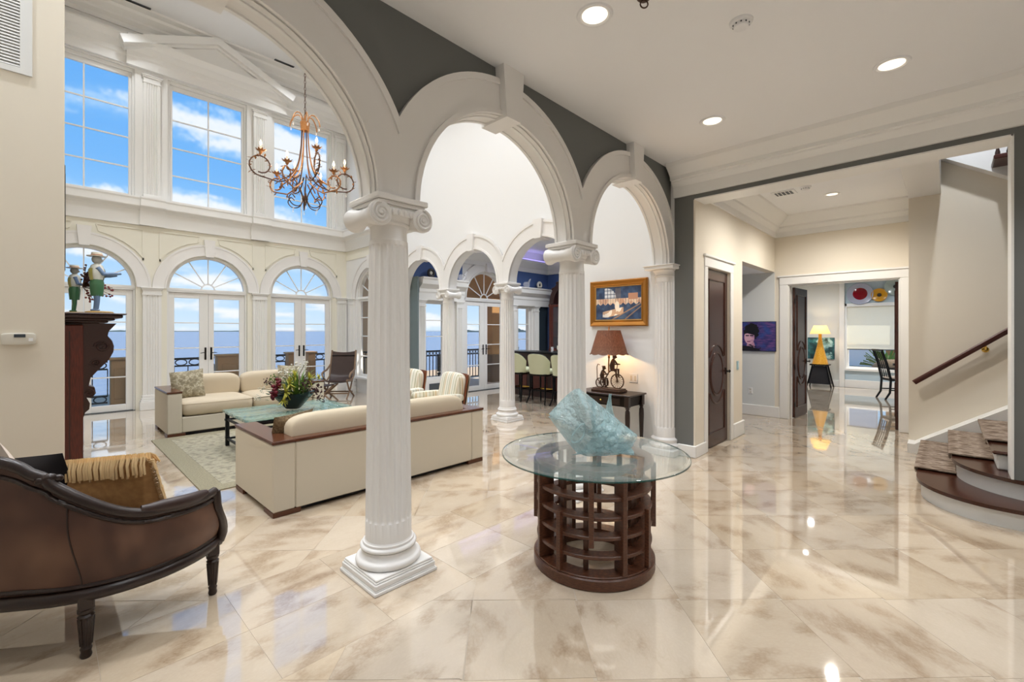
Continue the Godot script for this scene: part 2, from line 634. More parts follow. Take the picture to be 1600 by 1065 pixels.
func make_view() -> void:
	var cam := Camera3D.new()
	cam.name = "camera"
	add_child(cam)
	cam.position = Vector3(0, CAM_H, 0)
	cam.rotation_degrees = Vector3(0, 43.94, 0)
	cam.projection = Camera3D.PROJECTION_FRUSTUM   # a view camera: level, with a small drop of the lens
	cam.near = 0.05
	cam.far = 6000.0
	cam.size = 1065.0 / 704.0 * 0.05
	cam.frustum_offset = Vector2(0, -15.5 / 704.0 * 0.05)
	cam.current = true
	var we := WorldEnvironment.new()
	we.name = "world"
	var e := Environment.new()
	e.background_mode = Environment.BG_SKY
	var sky := Sky.new()
	var sm := PanoramaSkyMaterial.new()
	sm.panorama = sky_image()
	sm.energy_multiplier = 1.0
	sky.sky_material = sm
	e.sky = sky
	e.sky_rotation = Vector3(0, 0.0, 0)
	e.tonemap_mode = Environment.TONE_MAPPER_LINEAR
	e.tonemap_exposure = 1.12
	e.sdfgi_enabled = true
	e.ssao_enabled = true
	e.ssil_enabled = true
	we.environment = e
	add_child(we)
	var sun := DirectionalLight3D.new()
	sun.name = "sun"
	sun.rotation_degrees = Vector3(-56, 128, 0)
	sun.light_energy = 2.6
	sun.light_color = Color(1.0, 0.96, 0.90)
	sun.light_angular_distance = 0.6
	sun.shadow_enabled = true
	sun.sky_mode = DirectionalLight3D.SKY_MODE_LIGHT_ONLY
	add_child(sun)

func downlight(pos: Vector3, energy: float, label: String, group: String, r := 0.085, warm := Color(0.955, 0.975, 1.0), half := 56.0) -> void:
	var o := thing("recessed_light", label, "light", pos, 0.0, group)
	put("trim_ring", mb().lathe([Vector2(r, 0.0), Vector2(r, -0.004), Vector2(r + 0.012, -0.012), Vector2(r + 0.03, -0.010), Vector2(r + 0.036, 0.0), Vector2(r, 0.0)], 28), M.white_plastic, o)
	put("lens", mb().lathe([Vector2(0.002, -0.003), Vector2(r, -0.004), Vector2(r, 0.0)], 24), M.lens_lamp, o)
	lamp_spot(o, Vector3(0, -0.10, 0), r * 0.8, energy, warm, half)

func lamp_spot(parent: Node3D, pos: Vector3, r: float, energy: float, c: Color, half := 56.0) -> void:
	var a := SpotLight3D.new()
	a.name = "lamp"
	parent.add_child(a, true)
	a.position = pos
	a.rotation.x = -PI / 2
	a.spot_angle = half
	a.spot_angle_attenuation = 0.9
	a.spot_range = 30.0
	a.spot_attenuation = 2.0
	a.light_size = r
	a.light_energy = energy
	a.light_color = c
	a.shadow_enabled = true

func lamp_omni(parent: Node3D, pos: Vector3, r: float, energy: float, c: Color) -> void:
	var a := OmniLight3D.new()
	a.name = "lamp"
	parent.add_child(a, true)
	a.position = pos
	a.light_size = r
	a.light_energy = energy
	a.light_color = c
	a.omni_range = 20.0
	a.omni_attenuation = 2.0
	a.shadow_enabled = true

func make_lamps() -> void:
	# foyer ceiling: a grid of cans, three of them in view
	var seen_ := {"-1.69,-2.55": "round recessed ceiling light nearest the metal ring hook", "-1.69,-4.65": "round recessed ceiling light above the third arch near the crown", "-0.31,-4.65": "round recessed ceiling light near the stair end of foyer ceiling"}
	for x in [-1.69, -0.31, 1.07, 2.45]:
		for z in [-4.65, -2.55, -0.45, 1.65]:
			var key := "%.2f,%.2f" % [x, z]
			downlight(Vector3(x, FOYER_H, z), 1.55, seen_.get(key, "round recessed foyer ceiling light overhead, outside the picture"), "foyer ceiling lights")
	for x in [-10.7, -8.6, -5.9, -3.9]:
		for z in [-4.0, -1.1]:
			downlight(Vector3(x, LIVING_H, z), 2.8 if x < -10.0 else 8.8, "small recessed light in living room ceiling beside the chandelier chain" if x < -10.0 and z < -3.0 else "recessed living room ceiling light, outside the picture", "living room ceiling lights")
	downlight(Vector3(-3.75, LIVING_H, 1.4), 12.0, "recessed living room ceiling light, outside the picture", "living room ceiling lights")
	for p in [Vector3(-1.237, 3.66, -8.22), Vector3(-1.237, 3.66, -6.7)]:
		downlight(p, 3.3, "round recessed light in the hallway tray ceiling" if p.z < -8.0 else "recessed hallway light, outside the picture", "hallway ceiling lights", 0.07, Color(1.0, 0.98, 0.95), 80.0)
	downlight(Vector3(0.12, 5.6, -7.0), 5.0, "recessed light over the stair, outside the picture", "stair lights")
	for p in [Vector3(-7.2, 3.95, -9.3), Vector3(-5.2, 3.95, -9.3), Vector3(-7.2, 3.95, -7.2), Vector3(-5.2, 3.95, -7.2)]:
		downlight(p, 3.2, "small recessed light in the bar ceiling" if p.z < -9.0 and p.x < -7.0 else "recessed bar ceiling light hidden behind the arches", "bar ceiling lights", 0.07, Color(0.97, 0.985, 1.0), 78.0)
	for p in [Vector3(-2.3, 3.6, -12.0), Vector3(-0.6, 3.6, -14.0), Vector3(-2.6, 3.6, -14.2)]:
		downlight(p, 3.6, "recessed dining room ceiling light, outside the picture", "dining room ceiling lights", 0.085, Color(0.97, 0.985, 1.0), 75.0)

# ---------------------------------------------------------------- the shell

func make_floor() -> void:
	var fl := setting("floor")
	var bed := mb()
	for r in [[-12.2, -2.2, -16.4, 3.3], [-2.2, 3.8, -16.4, 3.3]]:
		bed.span(Vector3(r[0], -0.20, r[2]), Vector3(r[1], -0.0018, r[3]))
	put("grout_bed", bed, M.grout, fl)
	var foyer := PackedVector2Array([Vector2(-2.2, 3.2), Vector2(3.6, 3.2), Vector2(3.6, -16.1), Vector2(-5, -16.1), Vector2(-5, -9.45), Vector2(-3.6, -9.45), Vector2(-3.6, -7.5), Vector2(-2.2, -7.5)])
	var living := PackedVector2Array([Vector2(-3.17, 3.2), Vector2(-3.17, -11.0), Vector2(-9.1, -11.0), Vector2(-9.1, -5.75), Vector2(-11.98, -5.75), Vector2(-11.98, 0.3), Vector2(-4.75, 0.3), Vector2(-4.75, 3.2)])
	var phi := deg_to_rad(44.2)
	var e1 := Vector2(-sin(phi), -cos(phi))
	var e2 := Vector2(cos(phi), -sin(phi))
	var side := 0.612
	var half := side / 2 - 0.0010
	var lay := Transform3D(Basis(Vector3(1, 0, 0), Vector3(0, 0, 1), Vector3(0, -1, 0)), Vector3.ZERO)
	var whole := mb()
	whole.t = lay
	whole.prism(rect(-half, -half, half, half), 0.0, 0.015)
	var whole_mesh := whole.mesh()
	var pieces := []   # [how near, centre, polygon or null]
	for i in range(-18, 34):
		for j in range(-26, 30):
			var c: Vector2 = e1 * (2.071 + side * (i + 0.5)) + e2 * (-0.22 + side * (j + 0.5))
			if c.x < -12.6 or c.x > 4.2 or c.y < -16.8 or c.y > 3.8:
				continue
			var sq := PackedVector2Array()
			for w in [[-1, -1], [1, -1], [1, 1], [-1, 1]]:
				sq.append(c + e1 * (half * w[0]) + e2 * (half * w[1]))
			for region in [foyer, living]:
				for part in Geometry2D.intersect_polygons(sq, region):
					var full: bool = absf(area_of(part) - area_of(sq)) < 1e-5
					if area_of(part) < 0.004:
						continue
					pieces.append([rank(c), c, null if full else part])
	for col in 2:
		for k in 16:
			var x0 := -2.2 - 0.485 * (col + 1)
			var z0 := 2.72 - 0.58 * (k + 1)
			pieces.append([rank(Vector2(x0 + 0.24, z0 + 0.29)), Vector2(x0 + 0.2425, z0 + 0.29), rect(x0 + 0.001, z0 + 0.001, x0 + 0.484, z0 + 0.579)])
	pieces.sort_custom(func(a, b): return a[0] < b[0])
	var rest := mb()
	rng.seed = 77
	for k in pieces.size():
		var c: Vector2 = pieces[k][1]
		var m: Material = M.tiles[rng.randi() % 8]
		var quarter := rng.randi() % 4
		if k < 300:
			if pieces[k][2] == null:
				put("tile", whole_mesh, m, fl, Vector3(c.x, 0, c.y), PI / 2 - phi + quarter * PI / 2)
			else:
				var s := mb()
				s.t = lay
				var loc := PackedVector2Array()
				for p in pieces[k][2]:
					loc.append(p - c)
				s.prism(loc, 0.0, 0.015)
				put("tile", s, m, fl, Vector3(c.x, 0, c.y))
		else:
			rest.t = lay
			var poly = pieces[k][2]
			if poly == null:
				poly = PackedVector2Array()
				for w in [[-1, -1], [1, -1], [1, 1], [-1, 1]]:
					poly.append(c + e1 * (half * w[0]) + e2 * (half * w[1]))
			rest.prism(poly, 0.0, 0.015)
	var more := put("farther_tiles", rest, M.tiles[4], fl)
	more.set_meta("kind", "stuff")

func area_of(p: PackedVector2Array) -> float:
	var s := 0.0
	for k in p.size():
		s += p[k].cross(p[(k + 1) % p.size()])
	return absf(s) / 2

func rank(c: Vector2) -> float:   # tiles that the room shows first, the nearest foremost
	var f := Vector2(-sin(deg_to_rad(43.94)), -cos(deg_to_rad(43.94)))
	var r := Vector2(-f.y, f.x)
	var d := c.dot(f)
	var s := absf(c.dot(r))
	return d if d > 0.5 and s < d * 1.25 + 0.6 else 100.0 + c.length()

func arched_wall(x0: float, x1: float, top: float, openings: Array, spring: float, seg := 28) -> PackedVector2Array:
	# openings: [left, right, bottom] sorted; each ends in a half circle at the spring line
	var p := PackedVector2Array()
	p.append(Vector2(x0, openings[0][2] if openings[0][0] <= x0 + 0.001 else 0.0))
	var y := 0.0
	for o in openings:
		var foot: float = o[2]
		if p[-1].distance_to(Vector2(o[0], y)) > 0.001:
			p.append(Vector2(o[0], y))
		var c := Vector2((o[0] + o[1]) / 2, spring)
		var a := arc(c, (o[1] - o[0]) / 2, PI, 0.0, seg)
		p.append_array(a)
		y = foot
		if y < spring - 0.001:
			p.append(Vector2(o[1], y))
	p.append(Vector2(x1, y))
	p.append(Vector2(x1, top))
	p.append(Vector2(x0, top))
	return p

func archivolts(parent: Node, c: Vector2, r0: float, r1: float, clip: float, face: float, out_: float, basis: MB, keytop: float, back: float, with_soffit := true) -> void:
	# the moulded band round an arch, its rims, and the keystone; drawn on the local xy plane at depth face, proud by out_
	var cut := rect(c.x - clip, c.y, c.x + clip, c.y + 4.0)
	for w in [["archivolt", r0, r1, 0.7], ["inner_bead", r0, r0 + (r1 - r0) * 0.13, 1.25], ["outer_bead", r1 - (r1 - r0) * 0.16, r1, 1.1]]:
		var s := mb()
		s.t = basis.t
		for part in Geometry2D.intersect_polygons(band(c, w[1], w[2], 0.0, PI, 48), cut):
			s.prism(part, face - 0.005, face + out_ * w[3], 25.0)
		put(w[0], s, M.plaster, parent)
	var k := mb()
	k.t = basis.t
	var b := r0 - 0.03
	var kw := r0 * 0.095
	k.prism(PackedVector2Array([Vector2(c.x - kw, c.y + b), Vector2(c.x + kw, c.y + b), Vector2(c.x + kw * 1.45, keytop), Vector2(c.x - kw * 1.45, keytop)]), back, face + out_ * 2.4)
	put("keystone", k, M.plaster, parent)
	if with_soffit:
		for w in [[0.15, 0.28], [0.72, 0.85]]:
			var s := mb()
			s.t = basis.t
			s.prism(band(c, r0 - 0.012, r0 + 0.005, 0.0, PI, 48), lerpf(face, back, w[0]), lerpf(face, back, w[1]), 25.0)
			put("soffit_bead", s, M.trim, parent)

func make_arcade() -> void:
	var w := setting("wall_arcade")
	var b := mb().along_z()
	var ops := []
	for k in 3:
		var c := 0.575 + 2.05 * k
		ops.append([c - 0.87, c + 0.87, SPRING])
	var poly := arched_wall(-3.3, 5.75, LIVING_H + 0.25, ops, SPRING, 40)
	var s := mb()
	s.t = b.t
	s.prism(poly, AB, AF, 20.0)
	put("wall_face", s, M.grey_wall, w)
	# the living-room side of the same wall is painted white
	var s2 := mb()
	s2.t = b.t
	s2.prism(poly, AB - 0.012, AB + 0.001, 20.0)
	put("plaster_skin", s2, M.white_wall, w)
	for k in 3:
		var c := Vector2(0.575 + 2.05 * k, SPRING)
		archivolts(w, c, 0.87, 1.155, 1.0249, AF, 0.04, b, FOYER_H, AB - 0.06)
		var pier := mb()
		pier.t = b.t
		pier.prism(band(c, 0.868, 0.885, 0.0, PI, 48), AB - 0.01, AF + 0.012, 25.0)
		put("soffit", pier, M.plaster, w)

func fluted(y0: float, y1: float, r0: float, r1: float, flutes := 20) -> MB:
	var s := mb()
	var per := 6
	var ps := []
	var levels := [[y0, 0.0], [y0 + 0.13, 0.0], [y0 + 0.135, 0.55], [y0 + 0.15, 1.0], [lerpf(y0, y1, 0.4), 1.0], [lerpf(y0, y1, 0.75), 1.0], [y1 - 0.045, 1.0], [y1 - 0.03, 0.55], [y1 - 0.026, 0.0], [y1, 0.0]]
	for L in levels:
		var t: float = (L[0] - y0) / (y1 - y0)
		var r := lerpf(r0, r1, pow(t, 1.35))
		var ring := PackedVector3Array()
		for k in flutes * per:
			var a := TAU * k / (flutes * per)
			var f := float(k % per) / per
			var dip := 0.0
			if f > 0.01:
				dip = sin((f - 0.08) / 0.92 * PI) * 0.085 if f > 0.08 else 0.0
			var rr: float = r * (1.0 - maxf(0.0, dip) * L[1])
			ring.append(Vector3(cos(a) * rr, L[0], sin(a) * rr))
		ps.append(ring)
	s.rings(ps, true, true, 50.0)
	return s

func make_column(label: String, pos: Vector3, ry: float) -> Node3D:
	var o := thing("ionic_column", label, "column", pos, ry, "fluted columns")
	var p := mb()
	for w in [[0.0, 0.022, 0.46], [0.022, 0.03, 0.445], [0.03, 0.062, 0.44], [0.062, 0.075, 0.425], [0.075, 0.088, 0.415]]:
		p.box(Vector3(0, (w[0] + w[1]) / 2, 0), Vector3(w[2], w[1] - w[0], w[2]), 0.004)
	put("plinth", p, M.plaster, o)
	var base := [Vector2(0.001, 0.086), Vector2(0.19, 0.086)]
	for k in 9:
		var a := -PI / 2 + PI * k / 8
		base.append(Vector2(0.19 + cos(a) * 0.022, 0.112 + sin(a) * 0.024))
	base.append_array([Vector2(0.185, 0.14), Vector2(0.176, 0.15), Vector2(0.170, 0.165), Vector2(0.172, 0.178), Vector2(0.178, 0.182)])
	for k in 7:
		var a := -PI / 2 + PI * k / 6
		base.append(Vector2(0.166 + cos(a) * 0.017, 0.198 + sin(a) * 0.015))
	base.append_array([Vector2(0.164, 0.216), Vector2(0.166, 0.222), Vector2(0.164, 0.229), Vector2(0.155, 0.231), Vector2(0.15, 0.24)])
	put("base", mb().lathe(base, 40), M.plaster, o)
	put("shaft", fluted(0.232, 2.19, 0.15, 0.126), M.plaster, o)
	var neck := [Vector2(0.126, 2.19), Vector2(0.121, 2.20), Vector2(0.119, 2.26), Vector2(0.121, 2.285), Vector2(0.134, 2.292), Vector2(0.137, 2.30), Vector2(0.134, 2.308), Vector2(0.142, 2.315), Vector2(0.155, 2.335), Vector2(0.157, 2.35), Vector2(0.15, 2.37), Vector2(0.13, 2.38)]
	var cap := put("capital", mb().lathe(neck, 36), M.plaster, o)
	var ab := mb()
	for w in [[2.385, 2.40, 0.32], [2.40, 2.425, 0.345], [2.425, 2.461, 0.375]]:
		ab.box(Vector3(0, (w[0] + w[1]) / 2, 0), Vector3(w[2], w[1] - w[0], w[2]), 0.005)
	put("abacus", ab, M.plaster, cap)
	for s in [-1.0, 1.0]:
		var bol := mb()
		bol.t = Transform3D(Basis(Vector3(0, 1, 0), Vector3(1, 0, 0), Vector3(0, 0, -1)), Vector3(0, 2.335, s * 0.155))
		bol.lathe([Vector2(0.072, -0.175), Vector2(0.078, -0.17), Vector2(0.078, -0.15), Vector2(0.062, -0.10), Vector2(0.05, -0.03), Vector2(0.054, 0.0), Vector2(0.05, 0.03), Vector2(0.062, 0.10), Vector2(0.078, 0.15), Vector2(0.078, 0.17), Vector2(0.072, 0.175)], 24)
		put("bolster", bol, M.plaster, cap)
		for f in [-1.0, 1.0]:
			var path := []
			var rad := []
			for k in 44:
				var q := k / 43.0
				var a = PI / 2 - s * f * 0.0 - s * q * TAU * 2.3
				var rr := lerpf(0.069, 0.012, pow(q, 0.85))
				path.append(Vector3(f * 0.178, 2.335 + sin(a) * rr, s * 0.155 + cos(a) * rr))
				rad.append(lerpf(0.0095, 0.005, q))
			var sp := mb().tube(path, rad, 6)
			sp.ball(Vector3(f * 0.178, 2.335, s * 0.155), Vector3(0.008, 0.014, 0.014), 10, 6)
			put("volute", sp, M.plaster, cap)
	for f in [-1.0, 1.0]:
		var eggs := mb()
		eggs.box(Vector3(f * 0.152, 2.362, 0), Vector3(0.03, 0.046, 0.19), 0.006)
		for k in 4:
			eggs.ball(Vector3(f * 0.168, 2.358, -0.066 + 0.044 * k), Vector3(0.012, 0.02, 0.013), 10, 6)
		put("egg_band", eggs, M.plaster, cap)
	return o

func make_columns() -> void:
	var first := make_column("white fluted column nearest the camera, between the first two big arches", Vector3(XA, 0, -1.6), 0.0)
	copy_of(first, Vector3(XA, 0, -3.65), 0.0, "white fluted column behind the glass table, left of the gilt framed painting", "fluted columns")
	var a := copy_of(first, Vector3(-5.70, 0, -5.79), PI / 2, "slimmer white fluted column in front of the bar stools", "fluted columns")
	var b := copy_of(first, Vector3(-7.40, 0, -5.79), PI / 2, "white fluted column of the small arcade, behind the striped chairs", "fluted columns")
	a.scale = Vector3(0.94, 1.0, 0.94)
	b.scale = Vector3(0.94, 1.0, 0.94)
	# the half column against the end wall
	var o := thing("engaged_column", "white fluted half column with plain moulded capital beside the grey wall", "column", Vector3(XA, 0, -5.72), 0.0, "fluted columns")
	var p := mb()
	p.box(Vector3(0, 0.04, 0.04), Vector3(0.44, 0.08, 0.38), 0.006)
	put("plinth", p, M.plaster, o)
	put("base", mb().lathe([Vector2(0.19, 0.08), Vector2(0.205, 0.095), Vector2(0.205, 0.12), Vector2(0.19, 0.135), Vector2(0.17, 0.15), Vector2(0.178, 0.17), Vector2(0.178, 0.19), Vector2(0.16, 0.205), Vector2(0.148, 0.215)], 32), M.plaster, o)
	put("shaft", fluted(0.21, 2.27, 0.148, 0.124), M.plaster, o)
	put("capital", mb().lathe([Vector2(0.124, 2.26), Vector2(0.123, 2.31), Vector2(0.135, 2.315), Vector2(0.137, 2.325), Vector2(0.125, 2.332), Vector2(0.125, 2.36), Vector2(0.145, 2.385), Vector2(0.16, 2.40)], 32), M.plaster, o)
	put("abacus", mb().box(Vector3(0, 2.425, 0.02), Vector3(0.40, 0.045, 0.36), 0.006).box(Vector3(0, 2.452, 0.02), Vector3(0.43, 0.014, 0.39), 0.004), M.plaster, o)

# a glazed sheet with bars: leaf or sash, drawn in the local xy plane around depth z
func sash(parent: Node, T: Transform3D, x0: float, y0: float, x1: float, y1: float, stile: Array, cols: int, rows: Array, depth := 0.045, bar := 0.022) -> Node3D:
	# stile: [left, right, bottom, top]; rows: heights of the cross bars
	var s := mb()
	s.t = T
	s.span(Vector3(x0, y0, -depth / 2), Vector3(x0 + stile[0], y1, depth / 2), 0.004)
	s.span(Vector3(x1 - stile[1], y0, -depth / 2), Vector3(x1, y1, depth / 2), 0.004)
	s.span(Vector3(x0 + stile[0], y0, -depth / 2), Vector3(x1 - stile[1], y0 + stile[2], depth / 2), 0.004)
	s.span(Vector3(x0 + stile[0], y1 - stile[3], -depth / 2), Vector3(x1 - stile[1], y1, depth / 2), 0.004)
	var leaf := put("leaf", s, M.trim, parent)
	var gx0: float = x0 + stile[0]
	var gx1: float = x1 - stile[1]
	var ys := [y0 + stile[2]]
	ys.append_array(rows)
	ys.append(y1 - stile[3])
	for r in rows:
		var m := mb()
		m.t = T
		m.span(Vector3(gx0, r - bar / 2, -0.015), Vector3(gx1, r + bar / 2, 0.015))
		put("glazing_bar", m, M.trim, leaf)
	for c in range(1, cols):
		var m := mb()
		m.t = T
		var xm := lerpf(gx0, gx1, float(c) / cols)
		m.span(Vector3(xm - bar / 2, ys[0], -0.0155), Vector3(xm + bar / 2, ys[-1], 0.0155))
		put("glazing_bar", m, M.trim, leaf)
	for r in ys.size() - 1:
		for c in cols:
			var m := mb()
			m.t = T
			var a := lerpf(gx0, gx1, float(c) / cols)
			var b := lerpf(gx0, gx1, float(c + 1) / cols)
			m.quad(Vector3(a, ys[r], 0), Vector3(b, ys[r], 0), Vector3(b, ys[r + 1], 0), Vector3(a, ys[r + 1], 0))
			put("pane", m, M.pane, leaf)
	return leaf

func fanlight(parent: Node, T: Transform3D, c: Vector2, r: float, spokes := 5) -> void:
	var s := mb()
	s.t = T
	s.prism(band(c, r - 0.055, r, 0.0, PI, 40), -0.05, 0.05, 25.0)
	s.span(Vector3(c.x - r, c.y - 0.035, -0.05), Vector3(c.x + r, c.y + 0.03, 0.06), 0.006)
	put("fan_frame", s, M.trim, parent)
	var hub := mb()
	hub.t = T
	hub.prism(band(c + Vector2(0, 0.02), r * 0.15, r * 0.185, 0.0, PI, 20), -0.015, 0.015, 25.0)
	put("hub", hub, M.trim, parent)
	var at_ := []
	for k in spokes + 2:
		at_.append(PI * k / (spokes + 1))
	for k in range(1, spokes + 1):
		var m := mb()
		m.t = T
		var d := Vector2(cos(at_[k]), sin(at_[k]))
		m.bar(Vector3(c.x + d.x * r * 0.17, c.y + 0.02 + d.y * r * 0.17, 0), Vector3(c.x + d.x * (r - 0.05), c.y + d.y * (r - 0.05), 0), 0.02, 0.02)
		put("spoke", m, M.trim, parent)
	for k in spokes + 1:
		var m := mb()
		m.t = T
		var poly := arc(c, r - 0.04, at_[k], at_[k + 1], 8)
		var inner := arc(c + Vector2(0, 0.02), r * 0.17, at_[k + 1], at_[k], 4)
		poly.append_array(inner)
		for i in range(1, poly.size() - 1):
			var nn := Vector3(0, 0, 1)
			m.tri(Vector3(poly[0].x, poly[0].y, 0), Vector3(poly[i].x, poly[i].y, 0), Vector3(poly[i + 1].x, poly[i + 1].y, 0), nn, nn, nn)
		put("pane", m, M.pane, parent)

func door_handle(parent: Node, T: Transform3D, x: float, y: float, side_: float) -> void:
	var m := mb()
	m.t = T
	m.box(Vector3(x, y, 0.03), Vector3(0.035, 0.24, 0.014), 0.004)
	m.ball(Vector3(x, y + 0.12, 0.03), Vector3(0.022, 0.02, 0.01), 8, 5)
	m.ball(Vector3(x, y - 0.12, 0.03), Vector3(0.022, 0.02, 0.01), 8, 5)
	m.tube([Vector3(x, y + 0.02, 0.03), Vector3(x, y + 0.02, 0.07), Vector3(x - side_ * 0.05, y + 0.025, 0.075), Vector3(x - side_ * 0.10, y + 0.015, 0.072)], [0.009, 0.009, 0.008, 0.007], 7)
	put("handle", m, M.bronze_dark, parent)

func french_door(called: String, T: Transform3D, c: float, hw: float, spring: float) -> void:
	# a pair of glazed leaves below a transom, with a fanlight in the arch
	var d := setting(called)
	var fr := mb()
	fr.t = T
	for s in [-1.0, 1.0]:
		fr.span(Vector3(c + s * hw, 0, -0.06), Vector3(c + s * (hw - 0.035), spring - 0.04, 0.06), 0.004)
	fr.span(Vector3(c - hw, spring - 0.06, -0.06), Vector3(c + hw, spring - 0.02, 0.06), 0.004)
	put("door_frame", fr, M.trim, d)
	put("sill", mb_t(T).span(Vector3(c - hw, -0.01, -0.07), Vector3(c + hw, 0.012, 0.07)), M.vent_dark, d)
	var rows := [0.685, 1.232, 1.778]
	var l := sash(d, T, c - hw + 0.036, 0.015, c - 0.002, spring - 0.062, [0.105, 0.165, 0.125, 0.115], 1, rows)
	var r := sash(d, T, c + 0.002, 0.015, c + hw - 0.036, spring - 0.062, [0.105, 0.105, 0.125, 0.115], 1, rows)
	door_handle(l, T, c - 0.055, 1.10, 1.0)
	door_handle(r, T, c + 0.055, 1.10, -1.0)
	fanlight(d, T, Vector2(c, spring), hw)

func mb_t(T: Transform3D) -> MB:
	var s := mb()
	s.t = T
	return s

func pilaster(parent: Node, T: Transform3D, c: float, w: float, y0: float, y1: float, out_: float, based := true) -> void:
	# flat fluted pilaster on the local xy plane; called as a part of its wall
	var s := mb()
	var up := T * Transform3D(Basis(Vector3(1, 0, 0), Vector3(0, 0, 1), Vector3(0, -1, 0)), Vector3.ZERO)   # local (x, y, z) -> (x, depth, -height)
	s.t = up
	var poly := PackedVector2Array([Vector2(c - w / 2, -0.01)])
	poly.append(Vector2(c - w / 2, out_))
	var n := 5
	var m := w * 0.14
	for k in n:
		var a := c - w / 2 + m + (w - 2 * m) * (k + 0.12) / n
		var b := c - w / 2 + m + (w - 2 * m) * (k + 0.88) / n
		for q in 5:
			poly.append(Vector2(lerpf(a, b, q / 4.0), out_ - sin(PI * q / 4.0) * 0.016))
	poly.append(Vector2(c + w / 2, out_))
	poly.append(Vector2(c + w / 2, -0.01))
	s.prism(poly, -(y0 + (0.30 if based else 0.08)), -(y1 - 0.16), 40.0)
	var pp := put("pilaster", s, M.trim, parent)
	var k2 := mb_t(T)
	for q in [[y1 - 0.16, y1 - 0.125, 0.012], [y1 - 0.125, y1 - 0.05, 0.0], [y1 - 0.05, y1 - 0.02, 0.02], [y1 - 0.02, y1, 0.035]]:
		k2.span(Vector3(c - w / 2 - q[2], q[0], -0.01), Vector3(c + w / 2 + q[2], q[1], out_ + q[2]), 0.003)
	put("pilaster_capital", k2, M.trim, pp)
	var b2 := mb_t(T)
	if based:
		for q in [[y0, y0 + 0.17, 0.05], [y0 + 0.17, y0 + 0.20, 0.04], [y0 + 0.20, y0 + 0.24, 0.025], [y0 + 0.24, y0 + 0.30, 0.012]]:
			b2.span(Vector3(c - w / 2 - q[2], q[0], -0.01), Vector3(c + w / 2 + q[2], q[1], out_ + q[2]), 0.006)
	else:
		b2.span(Vector3(c - w / 2 - 0.01, y0, -0.01), Vector3(c + w / 2 + 0.01, y0 + 0.08, out_ + 0.01), 0.004)
	put("pilaster_base", b2, M.trim, pp)

func moulding(parent: Node, called: String, T: Transform3D, prof: Array, x0: float, x1: float, m: Material) -> void:
	# profile of Vector2(depth, height), swept along local x
	var s := mb()
	s.t = T * Transform3D(Basis(Vector3(0, 0, 1), Vector3(0, 1, 0), Vector3(-1, 0, 0)), Vector3.ZERO)   # (x, y, z) -> depth, height, -x
	s.prism(PackedVector2Array(prof), -x0, -x1, 25.0)
	put(called, s, m, parent)

func panel_frame(parent: Node, T: Transform3D, pts: Array) -> void:
	var s := mb_t(T)
	var loop := pts.duplicate()
	loop.append(pts[0])
	for k in loop.size() - 1:
		s.bar(Vector3(loop[k].x, loop[k].y, 0.004), Vector3(loop[k + 1].x, loop[k + 1].y, 0.004), 0.028, 0.022)
	put("panel_moulding", s, M.cream_wall, parent)

